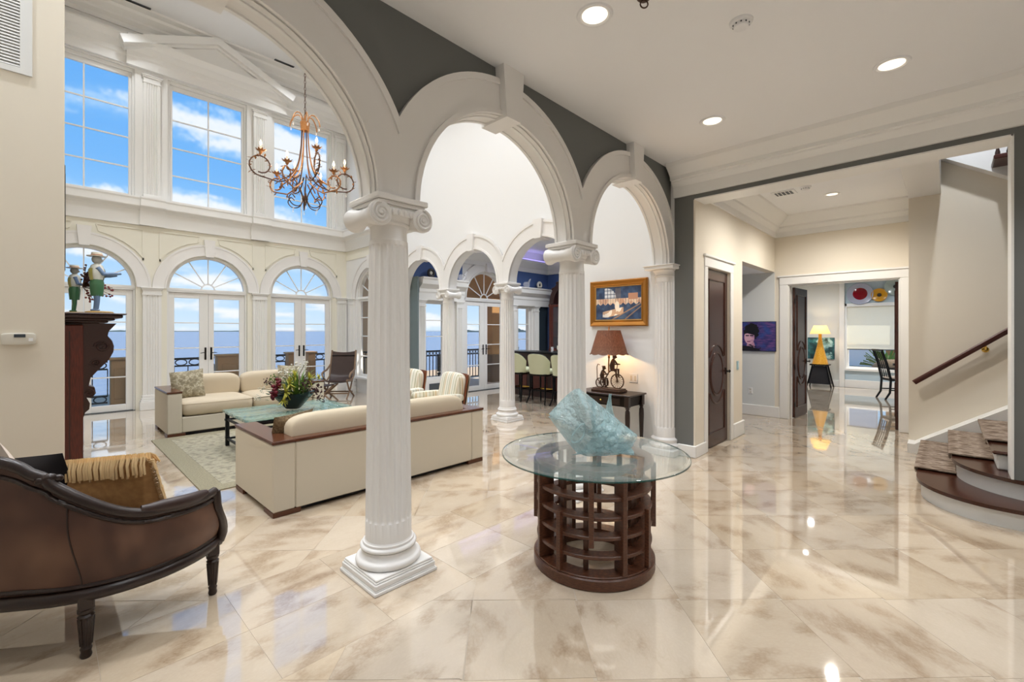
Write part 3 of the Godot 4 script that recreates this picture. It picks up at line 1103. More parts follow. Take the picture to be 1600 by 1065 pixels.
func make_window_wall() -> void:
	var w := setting("wall_windows")
	var T := mb().along_z(Vector3(XW, 0, 0)).t
	var cs := [0.52, 2.535, 4.55]
	var hw := 0.755
	var sp := 2.49
	var ops := []
	for c in cs:
		ops.append([c - hw, c + hw, 0.0])
	put("wall_face", mb_t(T).prism(arched_wall(-0.6, 5.98, 3.74, ops, sp, 36), -0.28, 0.0, 20.0), M.cream_wall, w)
	var up := mb_t(T)
	up.span(Vector3(-0.6, 3.74, -0.28), Vector3(5.98, 4.27, 0))
	up.span(Vector3(-0.6, 6.87, -0.28), Vector3(5.98, LIVING_H + 0.25, 0))
	for q in [[-0.6, -0.22], [1.26, 1.795], [3.275, 3.81], [5.29, 5.98]]:
		up.span(Vector3(q[0], 4.27, -0.28), Vector3(q[1], 6.87, 0))
	put("upper_wall", up, M.trim, w)
	var B := mb().along_z(Vector3(XW, 0, 0))
	for k in 3:
		archivolts(w, Vector2(cs[k], sp), hw + 0.01, 1.0, 1.006, 0.0, 0.022, B, 3.60, -0.02, false)
	for c in [-0.46, 1.5275, 3.5425, 5.555]:
		pilaster(w, T, c, 0.30 if c < 5.0 else 0.25, 0.0, sp, 0.07)
	for c in [1.5275, 3.5425, 5.50]:
		pilaster(w, T, c, 0.27, 4.30, 6.80, 0.06, false)
	# spandrel panels between arches and cornice
	for k in 3:
		for s in [-1.0, 1.0]:
			var c: float = cs[k]
			var pts := [Vector2(c + s * 0.17, 3.66), Vector2(c + s * 0.87, 3.66), Vector2(c + s * 0.87, 3.04)]
			for q in 5:
				var a: float = lerpf(0.60, 1.37, q / 4.0)
				pts.append(Vector2(c + s * cos(a) * 1.06, sp + sin(a) * 1.06))
			panel_frame(w, T, pts)
	# cornice below the upper windows, breaking forward over the pilasters
	var low := [Vector2(-0.01, 3.74), Vector2(0.05, 3.74), Vector2(0.055, 3.90), Vector2(0.07, 3.93), Vector2(0.075, 4.02), Vector2(0.11, 4.06), Vector2(0.17, 4.08), Vector2(0.19, 4.10), Vector2(0.19, 4.22), Vector2(0.205, 4.25), Vector2(0.205, 4.28), Vector2(-0.01, 4.28)]
	moulding(w, "cornice", T, low, -0.3, 5.70, M.trim)
	var fwd := []
	for p in low:
		fwd.append(p + Vector2(0.05 if p.x > 0 else 0.0, 0.0))
	for c in [1.5275, 3.5425]:
		moulding(w, "cornice_break", T, fwd, c - 0.20, c + 0.20, M.trim)
	# upper entablature and the pediment over the middle window
	var top := [Vector2(-0.01, 6.90), Vector2(0.06, 6.90), Vector2(0.065, 7.05), Vector2(0.09, 7.08), Vector2(0.09, 7.17), Vector2(0.13, 7.22), Vector2(0.20, 7.26), Vector2(0.22, 7.33), Vector2(0.26, 7.38), Vector2(0.26, 7.42), Vector2(-0.01, 7.44)]
	moulding(w, "entablature", T, top, -0.3, 5.70, M.trim)
	var tp := []
	for p in top:
		tp.append(p + Vector2(0.05 if p.x > 0 else 0.0, -0.01))
	moulding(w, "pediment_base", T, tp, 1.12, 4.12, M.trim)
	put("tympanum", mb_t(T).prism(PackedVector2Array([Vector2(1.2, 7.35), Vector2(4.05, 7.35), Vector2(2.6, 7.85)]), 0.0, 0.22), M.trim, w)
	for s in [-1.0, 1.0]:
		var end := Vector2(1.0 if s < 0 else 4.24, 7.30)
		var apex := Vector2(2.62, 7.98)
		var d := (apex - end).normalized()
		var nn := Vector2(-d.y, d.x) * (1.0 if s < 0 else -1.0)
		for q in [[0.0, 0.15, 0.36], [0.15, 0.20, 0.28]]:
			var a0: Vector2 = end - nn * q[0]
			var a1: Vector2 = end - nn * q[1]
			var b0 := Vector2(2.62, 7.98 - q[0] * 1.05)
			var b1 := Vector2(2.62, 7.98 - q[1] * 1.05)
			put("raking_cornice", mb_t(T).prism(PackedVector2Array([a0, b0, b1, a1]), 0.0, q[2]), M.trim, w)
	# crown under the living-room ceiling
	moulding(w, "crown", T, [Vector2(-0.01, 7.62), Vector2(0.03, 7.62), Vector2(0.04, 7.70), Vector2(0.10, 7.76), Vector2(0.11, 7.80), Vector2(0.20, 7.88), Vector2(0.22, 7.93), Vector2(0.32, 7.96), Vector2(0.33, LIVING_H), Vector2(-0.01, LIVING_H)], -0.3, 5.70, M.trim)
	for k in 3:
		french_door("door_%d" % (k + 1), mb().along_z(Vector3(XW - 0.12, 0, 0)).t, cs[k], hw, sp)
		var wd := setting("window_%d" % (k + 1))
		var T2 := mb().along_z(Vector3(XW - 0.10, 0, 0)).t
		var c: float = cs[k]
		var cas := mb_t(T2)
		for q in [[c - 0.74, c - 0.70, 4.27, 6.87], [c + 0.70, c + 0.74, 4.27, 6.87], [c - 0.70, c + 0.70, 6.80, 6.87], [c - 0.70, c + 0.70, 4.27, 4.31]]:
			cas.span(Vector3(q[0], q[2], -0.06), Vector3(q[1], q[3], 0.06), 0.004)
		put("casing", cas, M.trim, wd)
		sash(wd, T2, c - 0.70, 4.31, c + 0.70, 6.80, [0.05, 0.05, 0.05, 0.09], 2, [4.90, 5.49, 6.08], 0.05, 0.024)

func make_white_wall() -> void:
	var w := setting("wall_back")
	var T := Transform3D(Basis(), Vector3(0, 0, ZB))
	var ops := [[-11.2, -9.7, 0.0], [-8.95, -7.55, SPRING], [-7.25, -5.85, SPRING], [-5.55, -4.15, 0.0]]
	put("wall_face", mb_t(T).prism(arched_wall(-12.03, -2.55, LIVING_H + 0.25, ops, SPRING, 30), -0.18, 0.0, 20.0), M.white_wall, w)
	put("under_window", mb_t(T).span(Vector3(-11.2, 0, -0.18), Vector3(-9.7, 0.38, -0.02)), M.trim, w)
	var B := mb().place(Vector3(0, 0, ZB))
	for k in 3:
		archivolts(w, Vector2(-8.25 + 1.70 * k, SPRING), 0.70, 0.975, 0.849, 0.0, 0.03, B, 3.45, -0.20, false)
	archivolts(w, Vector2(-10.45, SPRING), 0.76, 1.0, 1.0, 0.0, 0.022, B, 3.52, -0.02, false)
	for c in [-11.36, -9.54]:
		pilaster(w, T, c, 0.24, 0.0, SPRING, 0.06)
	moulding(w, "cornice", T, [Vector2(-0.01, 3.74), Vector2(0.05, 3.74), Vector2(0.055, 3.90), Vector2(0.07, 3.93), Vector2(0.075, 4.02), Vector2(0.11, 4.06), Vector2(0.17, 4.08), Vector2(0.19, 4.10), Vector2(0.19, 4.22), Vector2(0.205, 4.25), Vector2(0.205, 4.28), Vector2(-0.01, 4.28)], -11.75, -9.35, M.trim)
	put("frieze_band", mb_t(T).span(Vector3(-11.75, 3.5, 0), Vector3(-9.35, 3.74, 0.012)), M.cream_wall, w)
	var wd := setting("window_4")
	var T2 := Transform3D(Basis(), Vector3(0, 0, ZB - 0.10))
	fanlight(wd, T2, Vector2(-10.45, SPRING), 0.75)
	put("casing", mb_t(T2).span(Vector3(-11.2, 0.38, -0.06), Vector3(-11.14, SPRING - 0.03, 0.10)).span(Vector3(-9.76, 0.38, -0.06), Vector3(-9.7, SPRING - 0.03, 0.10)).span(Vector3(-11.2, 0.36, -0.06), Vector3(-9.7, 0.42, 0.17), 0.01), M.trim, wd)
	sash(wd, T2, -11.14, 0.42, -9.76, SPRING - 0.035, [0.05, 0.05, 0.06, 0.05], 3, [0.95, 1.47, 1.95], 0.05, 0.03)
	var bb := setting("baseboard_back")
	put("board", mb_t(T).span(Vector3(-4.12, 0, 0), Vector3(-2.92, 0.15, 0.022), 0.006), M.trim, bb)
	put("board", mb_t(T).span(Vector3(-9.7, 0, 0), Vector3(-8.97, 0.15, 0.022), 0.006), M.trim, bb)

func make_foyer_shell() -> void:
	# end wall with the wide opening to the hall
	var w := setting("wall_foyer_end")
	var T := Transform3D(Basis(), Vector3(0, 0, ZB))
	put("wall_face", mb_t(T).prism(PackedVector2Array([Vector2(-2.55, 0), Vector2(-2.29, 0), Vector2(-2.29, 3.27), Vector2(0.41, 3.27), Vector2(0.41, 0.342), Vector2(1.62, 0.342), Vector2(1.62, 0), Vector2(3.75, 0), Vector2(3.75, FOYER_H + 0.2), Vector2(-2.55, FOYER_H + 0.2)]), -0.28, 0.0), M.grey_wall, w)
	put("opening_lining", mb_t(T).span(Vector3(-2.29, 3.255, -0.30), Vector3(0.41, 3.27, 0.006)).span(Vector3(0.398, 0.342, -0.30), Vector3(0.414, 3.27, 0.006)), M.trim, w)
	put("lining_left", mb_t(T).span(Vector3(-2.30, 0, -0.30), Vector3(-2.28, 3.257, 0.004)), M.hall_wall, w)
	var bb := setting("baseboard_foyer")
	put("board", mb_t(T).span(Vector3(-2.50, 0, 0), Vector3(-2.262, 0.15, 0.03), 0.008).span(Vector3(-2.292, 0, -0.33), Vector3(-2.262, 0.15, 0.0), 0.006), M.trim, bb)
	put("board", mb_t(T).span(Vector3(1.62, 0.0, 0), Vector3(3.4, 0.15, 0.03), 0.008), M.trim, bb)
	var cr := setting("trim_1")
	moulding(cr, "crown", T, [Vector2(-0.01, 3.325), Vector2(0.035, 3.325), Vector2(0.045, 3.45), Vector2(0.065, 3.48), Vector2(0.095, 3.505), Vector2(0.10, 3.52), Vector2(0.135, 3.525), Vector2(0.14, 3.565), Vector2(0.17, 3.60), Vector2(0.215, 3.64), Vector2(0.25, 3.665), Vector2(0.265, FOYER_H), Vector2(-0.01, FOYER_H)], -2.55, 3.5, M.trim)
	var c := struct("ceiling", mb().span(Vector3(AF - 0.02, FOYER_H, ZB - 0.28), Vector3(3.75, FOYER_H + 0.25, 3.3)), M.ceil)
	c.name = "ceiling"
	struct("ceiling_living", mb().span(Vector3(-12.05, LIVING_H, -5.98), Vector3(-2.55, LIVING_H + 0.25, 3.3)), M.ceil)
	struct("wall_foyer_right", mb().span(Vector3(3.5, 0, ZB), Vector3(3.75, FOYER_H, 3.3)), M.white_wall)
	struct("wall_foyer_rear", mb().span(Vector3(XA - 0.14, 0, 3.05), Vector3(3.5, FOYER_H, 3.3)), M.white_wall)
	struct("wall_gallery_rear", mb().span(Vector3(-4.7, 0, 3.05), Vector3(XA - 0.15, LIVING_H, 3.3)), M.hall_wall)
	# the chimney wall: its foyer-side face carries the grille and thermostat
	struct("wall_chimney", mb().span(Vector3(-12.03, 0, -0.104), Vector3(-4.7, LIVING_H, 3.3), 0.004), M.hall_wall)

func make_hall() -> void:
	var w := setting("wall_hall")
	var T := mb().along_z(Vector3(-2.29, 0, 0)).t
	# closet wall with its door opening, and the wall above the alcove
	put("wall_face", mb_t(T).prism(PackedVector2Array([Vector2(5.98, 0), Vector2(6.10, 0), Vector2(6.10, 2.45), Vector2(6.975, 2.45), Vector2(6.975, 0), Vector2(7.55, 0), Vector2(7.55, 2.69), Vector2(9.4, 2.69), Vector2(9.4, 3.9), Vector2(5.98, 3.9)]), -0.14, 0.0), M.hall_wall, w)
	put("alcove_side", mb().span(Vector3(-3.74, 0, -9.4), Vector3(-3.6, 2.69, -7.41)).span(Vector3(-3.6, 0, -7.55), Vector3(-2.43, 2.69, -7.41)), M.pale_wall, w)
	put("alcove_soffit", mb().span(Vector3(-3.74, 2.69, -9.4), Vector3(-2.43, 2.80, -7.41)), M.ceil, w)
	put("end_wall", mb().place(Vector3(0, 0, -9.4)).prism(PackedVector2Array([Vector2(-3.74, 0), Vector2(-2.07, 0), Vector2(-2.07, 2.44), Vector2(-0.53, 2.44), Vector2(-0.53, 0), Vector2(-0.36, 0), Vector2(-0.36, 3.9), Vector2(-3.74, 3.9)]), -0.16, 0.0), M.hall_wall, w)
	put("alcove_back", mb().span(Vector3(-3.6, 0, -9.4), Vector3(-2.29, 2.69, -9.392)), M.pale_wall, w)
	put("ceiling_panel", mb().span(Vector3(-2.43, 3.66, -9.5), Vector3(-0.37, 3.9, -5.98)), M.ceil, w)
	put("dropped_beam", mb().span(Vector3(-0.37, 3.41, -8.2), Vector3(-0.05, 3.9, -5.98), 0.005), M.trim, w)
	var crown := [Vector2(-0.01, 3.32), Vector2(0.03, 3.32), Vector2(0.035, 3.41), Vector2(0.06, 3.44), Vector2(0.10, 3.47), Vector2(0.105, 3.50), Vector2(0.20, 3.57), Vector2(0.26, 3.63), Vector2(0.27, 3.66), Vector2(-0.01, 3.66)]
	var cr := setting("trim_2")
	moulding(cr, "crown", T, crown, 5.98, 9.4, M.trim)
	moulding(cr, "crown", Transform3D(Basis(), Vector3(0, 0, -9.4)), crown, -2.29, -0.37, M.trim)
	# casings
	var k1 := setting("trim_3")
	var cs := mb_t(T)
	for q in [[5.985, 6.10, 0.0, 2.45], [6.975, 7.09, 0.0, 2.45]]:
		cs.span(Vector3(q[0], q[2], 0), Vector3(q[1], q[3], 0.022), 0.006)
	cs.span(Vector3(5.985, 2.45, 0), Vector3(7.09, 2.58, 0.024), 0.006)
	cs.span(Vector3(5.96, 2.58, 0), Vector3(7.115, 2.61, 0.045), 0.006)
	put("casing", cs, M.trim, k1)
	var k2 := setting("trim_4")
	var T3 := Transform3D(Basis(), Vector3(0, 0, -9.4))
	var c2 := mb_t(T3)
	c2.span(Vector3(-2.21, 0, 0), Vector3(-2.07, 2.44, 0.025), 0.008)
	c2.span(Vector3(-0.53, 0, 0), Vector3(-0.39, 2.44, 0.025), 0.008)
	c2.span(Vector3(-2.21, 2.44, 0), Vector3(-0.39, 2.58, 0.028), 0.008)
	c2.span(Vector3(-2.24, 2.58, 0), Vector3(-0.37, 2.61, 0.045), 0.006)
	c2.span(Vector3(-2.085, 0, -0.17), Vector3(-2.055, 2.45, 0.0)).span(Vector3(-0.545, 0, -0.17), Vector3(-0.515, 2.45, 0.0)).span(Vector3(-2.07, 2.425, -0.17), Vector3(-0.53, 2.455, 0.0))
	put("casing", c2, M.trim, k2)
	var bb := setting("baseboard_hall")
	put("board", mb_t(T).span(Vector3(7.09, 0, 0), Vector3(7.58, 0.22, 0.03), 0.01), M.trim, bb)
	put("board", mb().span(Vector3(-2.32, 0, -7.585), Vector3(-2.26, 0.22, -7.55), 0.01), M.trim, bb)
	put("board", mb().span(Vector3(-3.6, 0, -9.4), Vector3(-2.21, 0.20, -9.37), 0.008), M.trim, bb)
	# stair wall
	var st := setting("wall_stair")
	put("wall_face", mb().place(Vector3(0, 0, -8.2)).prism(PackedVector2Array([Vector2(-0.37, 0), Vector2(3.75, 0), Vector2(3.75, 6.0), Vector2(-0.37, 6.0)]), -0.2, 0.0), M.hall_wall, st)
	put("wall_side", mb().span(Vector3(-0.37, 0, -9.4), Vector3(-0.17, 3.9, -8.4)), M.hall_wall, st)
	put("stair_shaft", mb().span(Vector3(-0.37, 3.9, -8.4), Vector3(-0.2, 6.0, -5.98)).span(Vector3(-0.37, FOYER_H + 0.2, -5.98), Vector3(3.75, 6.0, ZB)).span(Vector3(3.5, 0, -8.4), Vector3(3.75, 6.0, -5.98)), M.white_wall, st)
	put("upper_fascia", mb().place(Vector3(0, 0, -8.2)).prism(PackedVector2Array([Vector2(-0.05, 3.84), Vector2(0.56, 3.44), Vector2(3.4, 2.95), Vector2(3.4, 5.2), Vector2(-0.05, 5.2)]), 0.0, 0.18), M.white_wall, st)
	struct("ceiling_stair", mb().span(Vector3(-0.4, 5.6, -8.4), Vector3(3.75, 5.85, ZB)), M.ceil)

func make_bar_shell() -> void:
	var w := setting("wall_bar")
	var T := mb().along_z(Vector3(-8.95, 0, 0)).t
	var s := mb_t(T)
	var ops := [[7.55, 9.05, 0.0]]
	# window wall: openings for two slim windows and the arched door
	s.prism(arched_wall(7.20, 9.45, 4.1, ops, 2.45, 28), -0.25, 0.0, 20.0)
	s.span(Vector3(5.87, 0, -0.25), Vector3(6.30, 4.1, 0)).span(Vector3(6.30, 0, -0.25), Vector3(7.20, 0.42, 0)).span(Vector3(6.30, 2.32, -0.25), Vector3(7.20, 4.1, 0)).span(Vector3(6.95, 0.42, -0.25), Vector3(7.20, 2.32, 0))
	s.span(Vector3(9.45, 0, -0.25), Vector3(9.55, 4.1, 0)).span(Vector3(9.55, 0, -0.25), Vector3(10.15, 0.80, 0)).span(Vector3(9.55, 2.32, -0.25), Vector3(10.15, 4.1, 0)).span(Vector3(10.15, 0, -0.25), Vector3(10.95, 4.1, 0))
	put("window_side", s, M.trim, w)
	var blue := mb_t(T)
	blue.span(Vector3(5.88, 2.85, 0), Vector3(7.44, 3.36, 0.012)).span(Vector3(9.16, 2.85, 0), Vector3(10.87, 3.36, 0.012))
	put("blue_panel", blue, M.blue_wall, w)
	put("slate_panel", mb_t(T).span(Vector3(10.40, 0, 0), Vector3(10.87, 2.40, 0.012)), M.slate_wall, w)
	put("teal_panel", mb_t(T).span(Vector3(5.885, 0.0, 0), Vector3(5.92, 2.85, 0.30)), M.teal_wall, w)
	put("end_wall", mb().span(Vector3(-9.2, 0, -11.1), Vector3(-2.9, 4.1, -10.87)), M.blue_wall, w)
	put("side_wall", mb().span(Vector3(-3.15, 0, -10.87), Vector3(-2.9, 4.1, -5.87)), M.blue_wall, w)
	put("arcade_inside", mb().span(Vector3(-4.14, 0, -5.895), Vector3(-3.15, 4.1, -5.882)), M.blue_wall, w)
	# ledge over the windows, broken by the arched door
	var led := [Vector2(-0.01, 2.34), Vector2(0.10, 2.34), Vector2(0.11, 2.50), Vector2(0.13, 2.53), Vector2(0.13, 2.60), Vector2(0.20, 2.66), Vector2(0.26, 2.70), Vector2(0.27, 2.80), Vector2(0.30, 2.83), Vector2(0.30, 2.86), Vector2(-0.01, 2.86)]
	moulding(w, "ledge", T, led, 6.05, 7.42, M.trim)
	moulding(w, "ledge", T, led, 9.18, 10.87, M.trim)
	archivolts(w, Vector2(8.30, 2.45), 0.76, 1.0, 1.0, 0.0, 0.05, mb().along_z(Vector3(-8.95, 0, 0)), 3.4, -0.02, false)
	for c in [6.16, 7.30, 9.30, 10.28]:
		pilaster(w, T, c, 0.20, 0.0, 2.34, 0.09)
	var cv := [Vector2(-0.01, 3.34), Vector2(0.06, 3.34), Vector2(0.08, 3.45), Vector2(0.16, 3.52), Vector2(0.20, 3.60), Vector2(0.22, 3.62), Vector2(0.22, 3.66), Vector2(0.10, 3.66), Vector2(0.10, 3.72), Vector2(-0.01, 3.72)]
	moulding(w, "cove", T, cv, 5.88, 10.87, M.trim)
	moulding(w, "cove", Transform3D(Basis(), Vector3(0, 0, -10.87)), cv, -8.95, -3.15, M.trim)
	struct("ceiling_bar", mb().span(Vector3(-9.2, 3.95, -11.1), Vector3(-2.9, 4.15, -5.86)), M.ceil)
	# hidden light strips that wash the cove violet
	for q in [[Vector3(-8.79, 3.70, -8.4), Vector2(0.10, 4.4), 0.0], [Vector3(-6.4, 3.70, -10.70), Vector2(4.0, 0.10), 0.0]]:
		var o := thing("light_strip", "violet light strip hidden on the bar cove along the windows" if q[1].x < 1.0 else "violet light strip hidden on the bar cove along the end wall", "light", q[0], 0.0, "bar cove lights")
		put("strip", mb().box(Vector3.ZERO, Vector3(q[1].x * 0.6, 0.012, q[1].y), 0.003), lit(Color(0.70, 0.66, 1.0), 1.0), o)
		var a := AreaLight3D.new()
		a.name = "lamp"
		o.add_child(a)
		a.position = Vector3(0, 0.012, 0)
		a.rotation.x = PI / 2
		a.area_size = q[1]
		a.light_energy = 0.22
		a.light_color = Color(0.72, 0.68, 1.0)
		a.area_range = 12.0
		a.shadow_enabled = true
	for q in [["window_5", 6.30, 6.95, 0.42, 2.32], ["window_6", 9.55, 10.15, 0.80, 2.32]]:
		var wd := setting(q[0])
		sash(wd, mb().along_z(Vector3(-9.05, 0, 0)).t, q[1], q[3], q[2], q[4], [0.06, 0.06, 0.06, 0.06], 1, [1.47, 1.86] if q[0] == "window_5" else [1.36, 1.80], 0.05, 0.022)
	french_door("door_4", mb().along_z(Vector3(-9.06, 0, 0)).t, 8.30, 0.75, 2.45)
	put("floor_grille", mb_t(T).span(Vector3(6.42, 0.17, 0.0), Vector3(6.82, 0.33, 0.012)), M.vent_dark, w)

func make_study_shell() -> void:
	var w := setting("wall_dining")
	put("side_wall", mb().span(Vector3(-4.7, 0, -16.1), Vector3(-4.5, 3.8, -9.56)).span(Vector3(1.2, 0, -16.1), Vector3(1.4, 3.8, -9.3)).span(Vector3(-4.5, 0, -9.56), Vector3(-3.74, 3.8, -9.4)).span(Vector3(-0.2, 0, -9.56), Vector3(1.2, 3.8, -9.3)), M.pale_wall, w)
	put("end_wall", mb().span(Vector3(-4.5, 0, -16.1), Vector3(-2.2, 3.8, -15.9)), M.pale_wall, w)
	var ice := mb()
	ice.span(Vector3(-2.2, 0, -16.1), Vector3(1.2, 0.53, -15.9)).span(Vector3(-2.2, 2.33, -16.1), Vector3(1.2, 3.8, -15.9)).span(Vector3(-2.2, 0.53, -16.1), Vector3(-2.06, 2.33, -15.9)).span(Vector3(0.3, 0.53, -16.1), Vector3(1.2, 2.33, -15.9))
	put("window_side", ice, M.ice_wall, w)
	put("corner_post", mb().span(Vector3(-2.21, 0, -15.9), Vector3(-2.09, 3.6, -15.82), 0.006), M.trim, w)
	struct("ceiling_dining", mb().span(Vector3(-4.7, 3.6, -16.1), Vector3(1.4, 3.8, -9.56)), M.ceil)
	var bb := setting("baseboard_dining")
	put("board", mb().span(Vector3(-4.5, 0, -15.9), Vector3(-2.21, 0.18, -15.87), 0.006), M.trim, bb)
	put("board", mb().span(Vector3(-2.09, 0, -15.9), Vector3(1.2, 0.22, -15.86), 0.006), M.trim, bb)
	var wd := setting("window_7")
	var T := Transform3D(Basis(), Vector3(0, 0, -15.95))
	sash(wd, T, -2.06, 0.53, -0.90, 2.33, [0.06, 0.06, 0.06, 0.06], 1, [1.40])
	sash(wd, T, -0.88, 0.53, 0.30, 2.33, [0.06, 0.06, 0.06, 0.06], 1, [1.40])
	put("casing", mb_t(T).span(Vector3(-2.10, 0.48, 0.02), Vector3(-2.04, 2.38, 0.085)).span(Vector3(-2.10, 2.31, 0.02), Vector3(0.32, 2.38, 0.085)).span(Vector3(-2.10, 0.48, 0.02), Vector3(0.32, 0.54, 0.11)), M.trim, wd)

# ---------------------------------------------------------------- outside

func make_outside() -> void:
	var sea := put("sea", mb().span(Vector3(-4200, -3.4, -4200), Vector3(-15.5, -3.0, 3200)), M.sea)
	tag(sea, "calm blue-grey water stretching to the horizon beyond the doors", "water")
	sea.set_meta("kind", "stuff")
	var deck := put("balcony_deck", mb().span(Vector3(-15.5, -0.30, -14.0), Vector3(-12.03, -0.03, 5.0)).span(Vector3(-12.03, -0.30, -14.0), Vector3(-9.2, -0.03, -5.98)), flat(Color(0.62, 0.55, 0.46), 0.7))
	deck.name = "floor_balcony"
	deck.set_meta("kind", "structure")
	# railing of the balcony: runs between stucco piers
	var piers := [[-0.99, -1.27], [-2.97, -3.48], [-4.64, -4.84], [-5.18, -5.38]]
	var names := ["tan stucco balcony pier outside the leftmost glass doors", "wide tan stucco balcony pier behind the middle glass doors", "tan stucco balcony pier left of the third doors' handles", "tan stucco balcony pier right of the third doors' handles"]
	for k in 4:
		var z0: float = piers[k][0]
		var z1: float = piers[k][1]
		var o := thing("balcony_pier", names[k], "pier", Vector3(-13.1, -0.03, (z0 + z1) / 2), 0.0, "stucco balcony piers")
		var d := absf(z1 - z0)
		put("body", mb().box(Vector3(0, 0.5, 0), Vector3(0.26, 1.0, d), 0.01), M.stucco, o)
		put("cap", mb().box(Vector3(0, 1.025, 0), Vector3(0.34, 0.05, d + 0.07), 0.012), M.stucco, o)
		put("panel", mb().box(Vector3(0.135, 0.48, 0), Vector3(0.02, 0.66, d * 0.62), 0.006), M.stucco, o)
	var spans := [[2.0, -0.99, "iron railing section outside the leftmost glass doors"], [-1.27, -2.97, "iron railing section between the first two stucco piers"], [-3.48, -4.64, "iron railing section left of the third glass doors"], [-5.38, -8.5, "iron railing section at the far end by the leather chair"]]
	for q in spans:
		railing(Vector3(-13.1, -0.03, q[0] - 0.04), Vector3(-13.1, -0.03, q[1] + 0.04), q[2], true)
	railing(Vector3(-11.6, -0.03, -6.3), Vector3(-11.6, -0.03, -12.4), "iron railing of the loggia outside the bar windows", false)
	# loggia beyond the bar: posts, beam, side wall
	var lg := thing("loggia_post", "ochre stucco post outside the bar's glass doors", "post", Vector3(-10.5, -0.03, -10.2))
	put("shaft", mb().box(Vector3(0, 1.32, 0), Vector3(0.5, 2.64, 0.92), 0.01), M.stucco_warm, lg)
	put("foot", mb().box(Vector3(0, 0.45, 0), Vector3(0.58, 0.9, 1.0), 0.02), grained([[0.0, Color(0.34, 0.27, 0.20)], [1.0, Color(0.50, 0.42, 0.33)]], noise(61, 0.06), Vector3(2, 2, 2), 0.9), lg)
	var bm := thing("loggia_beam", "ochre stucco beam seen through the bar fanlight", "beam", Vector3(-10.6, 2.62, -9.0))
	put("body", mb().box(Vector3(0, 1.0, 0), Vector3(0.4, 2.0, 6.0), 0.01), M.stucco_warm, bm)
	put("edge", mb().box(Vector3(0.21, 0.05, 0), Vector3(0.04, 0.10, 6.0), 0.01), M.stucco_warm, bm)
	var rf := put("loggia_roof", mb().span(Vector3(-10.95, 4.64, -12.2), Vector3(-9.2, 4.8, -5.95)), M.stucco)
	tag(rf, "stucco roof slab over the loggia outside the bar", "roof")
	var sw := put("side_wall_stucco", mb().span(Vector3(-14.6, -0.03, -7.6), Vector3(-11.75, 6.0, -7.3), 0.01), M.stucco)
	tag(sw, "brown stucco wall seen through the arched window by the corner", "wall")
	# low terrace chair outside the bar
	var ch := thing("terrace_chair", "dark terrace chair outside the bar's left door pane", "chair", Vector3(-10.35, -0.03, -8.15), 0.5)
	for q in [[-0.25, -0.25], [0.25, -0.25], [-0.25, 0.25], [0.25, 0.25]]:
		put("leg", mb().box(Vector3(q[0], 0.2, q[1]), Vector3(0.04, 0.4, 0.04), 0.004), M.iron, ch)
	put("seat", mb().box(Vector3(0, 0.42, 0), Vector3(0.56, 0.06, 0.56), 0.01), M.iron, ch)
	put("back", mb().box(Vector3(-0.27, 0.72, 0), Vector3(0.04, 0.5, 0.52), 0.01), M.iron, ch)
	for s in [-1.0, 1.0]:
		put("arm", mb().box(Vector3(0, 0.64, s * 0.27), Vector3(0.5, 0.04, 0.05), 0.008), M.iron, ch)
	# far shore: a low wooded line on the water's edge
	rng.seed = 5
	for q in [[Vector3(-3900, -3, -1200), Vector3(-3900, -3, 2600), 14.0, "thin wooded shore on the horizon beyond the living room doors"], [Vector3(-1500, -3, -1200), Vector3(-1150, -3, -1900), 22.0, "dark wooded spit on the water beyond the bar windows"]]:
		var d: Vector3 = q[1] - q[0]
		var n := 120
		var poly := PackedVector2Array([Vector2(0, 0)])
		for k in n + 1:
			poly.append(Vector2(d.length() * k / n, q[2] * (0.25 + 0.75 * rng.randf_range(0.3, 1.0) * absf(sin(k * 0.19) * cos(k * 0.07 + 0.6)))))
		poly.append(Vector2(d.length(), 0))
		var m := mb()
		m.t = Transform3D(Basis(d.normalized(), Vector3.UP, d.normalized().cross(Vector3.UP)), q[0] + Vector3(0, 0.02, 0))
		var s := put("far_shore", m.prism(poly, -20.0, 20.0), flat(Color(0.30, 0.37, 0.38), 1.0))
		tag(s, q[3], "shore")
	make_garden()

func railing(a: Vector3, b: Vector3, label: String, ringed: bool) -> void:
	var o := thing("balcony_railing", label, "railing", a, 0.0, "iron balcony railings")
	var d := b - a
	var L := d.length()
	var dir := d / L
	var hs := [0.97, 0.80, 0.22, 0.08] if ringed else [1.0, 0.86, 0.10]
	for h in hs:
		put("rail", mb().bar(Vector3(0, h, 0), Vector3(0, h, 0) + d, 0.035, 0.035 if h < 0.9 else 0.05), M.iron, o)
	var n := int(L / (0.235 if ringed else 0.125))
	var step := L / n
	for k in n + 1:
		var p := dir * (step * k)
		if ringed:
			put("baluster", mb().bar(p + Vector3(0, 0.22, 0), p + Vector3(0, 0.80, 0), 0.018, 0.018), M.iron, o)
		else:
			put("baluster", mb().bar(p + Vector3(0, 0.08, 0), p + Vector3(0, 0.87, 0), 0.022, 0.022), M.iron, o)
		if k < n:
			for h in ([0.885, 0.15] if ringed else [0.93]):
				var c: Vector3 = dir * (step * (k + 0.5)) + Vector3(0, h, 0)
				var path := []
				var rx := step * (0.42 if ringed else 0.40)
				var ry := 0.068 if ringed else 0.055
				for q in 17:
					var t := TAU * q / 16
					path.append(c + dir * cos(t) * rx + Vector3(0, sin(t) * ry, 0))
				put("ring", mb().tube(path, 0.013, 5, false), M.iron, o)

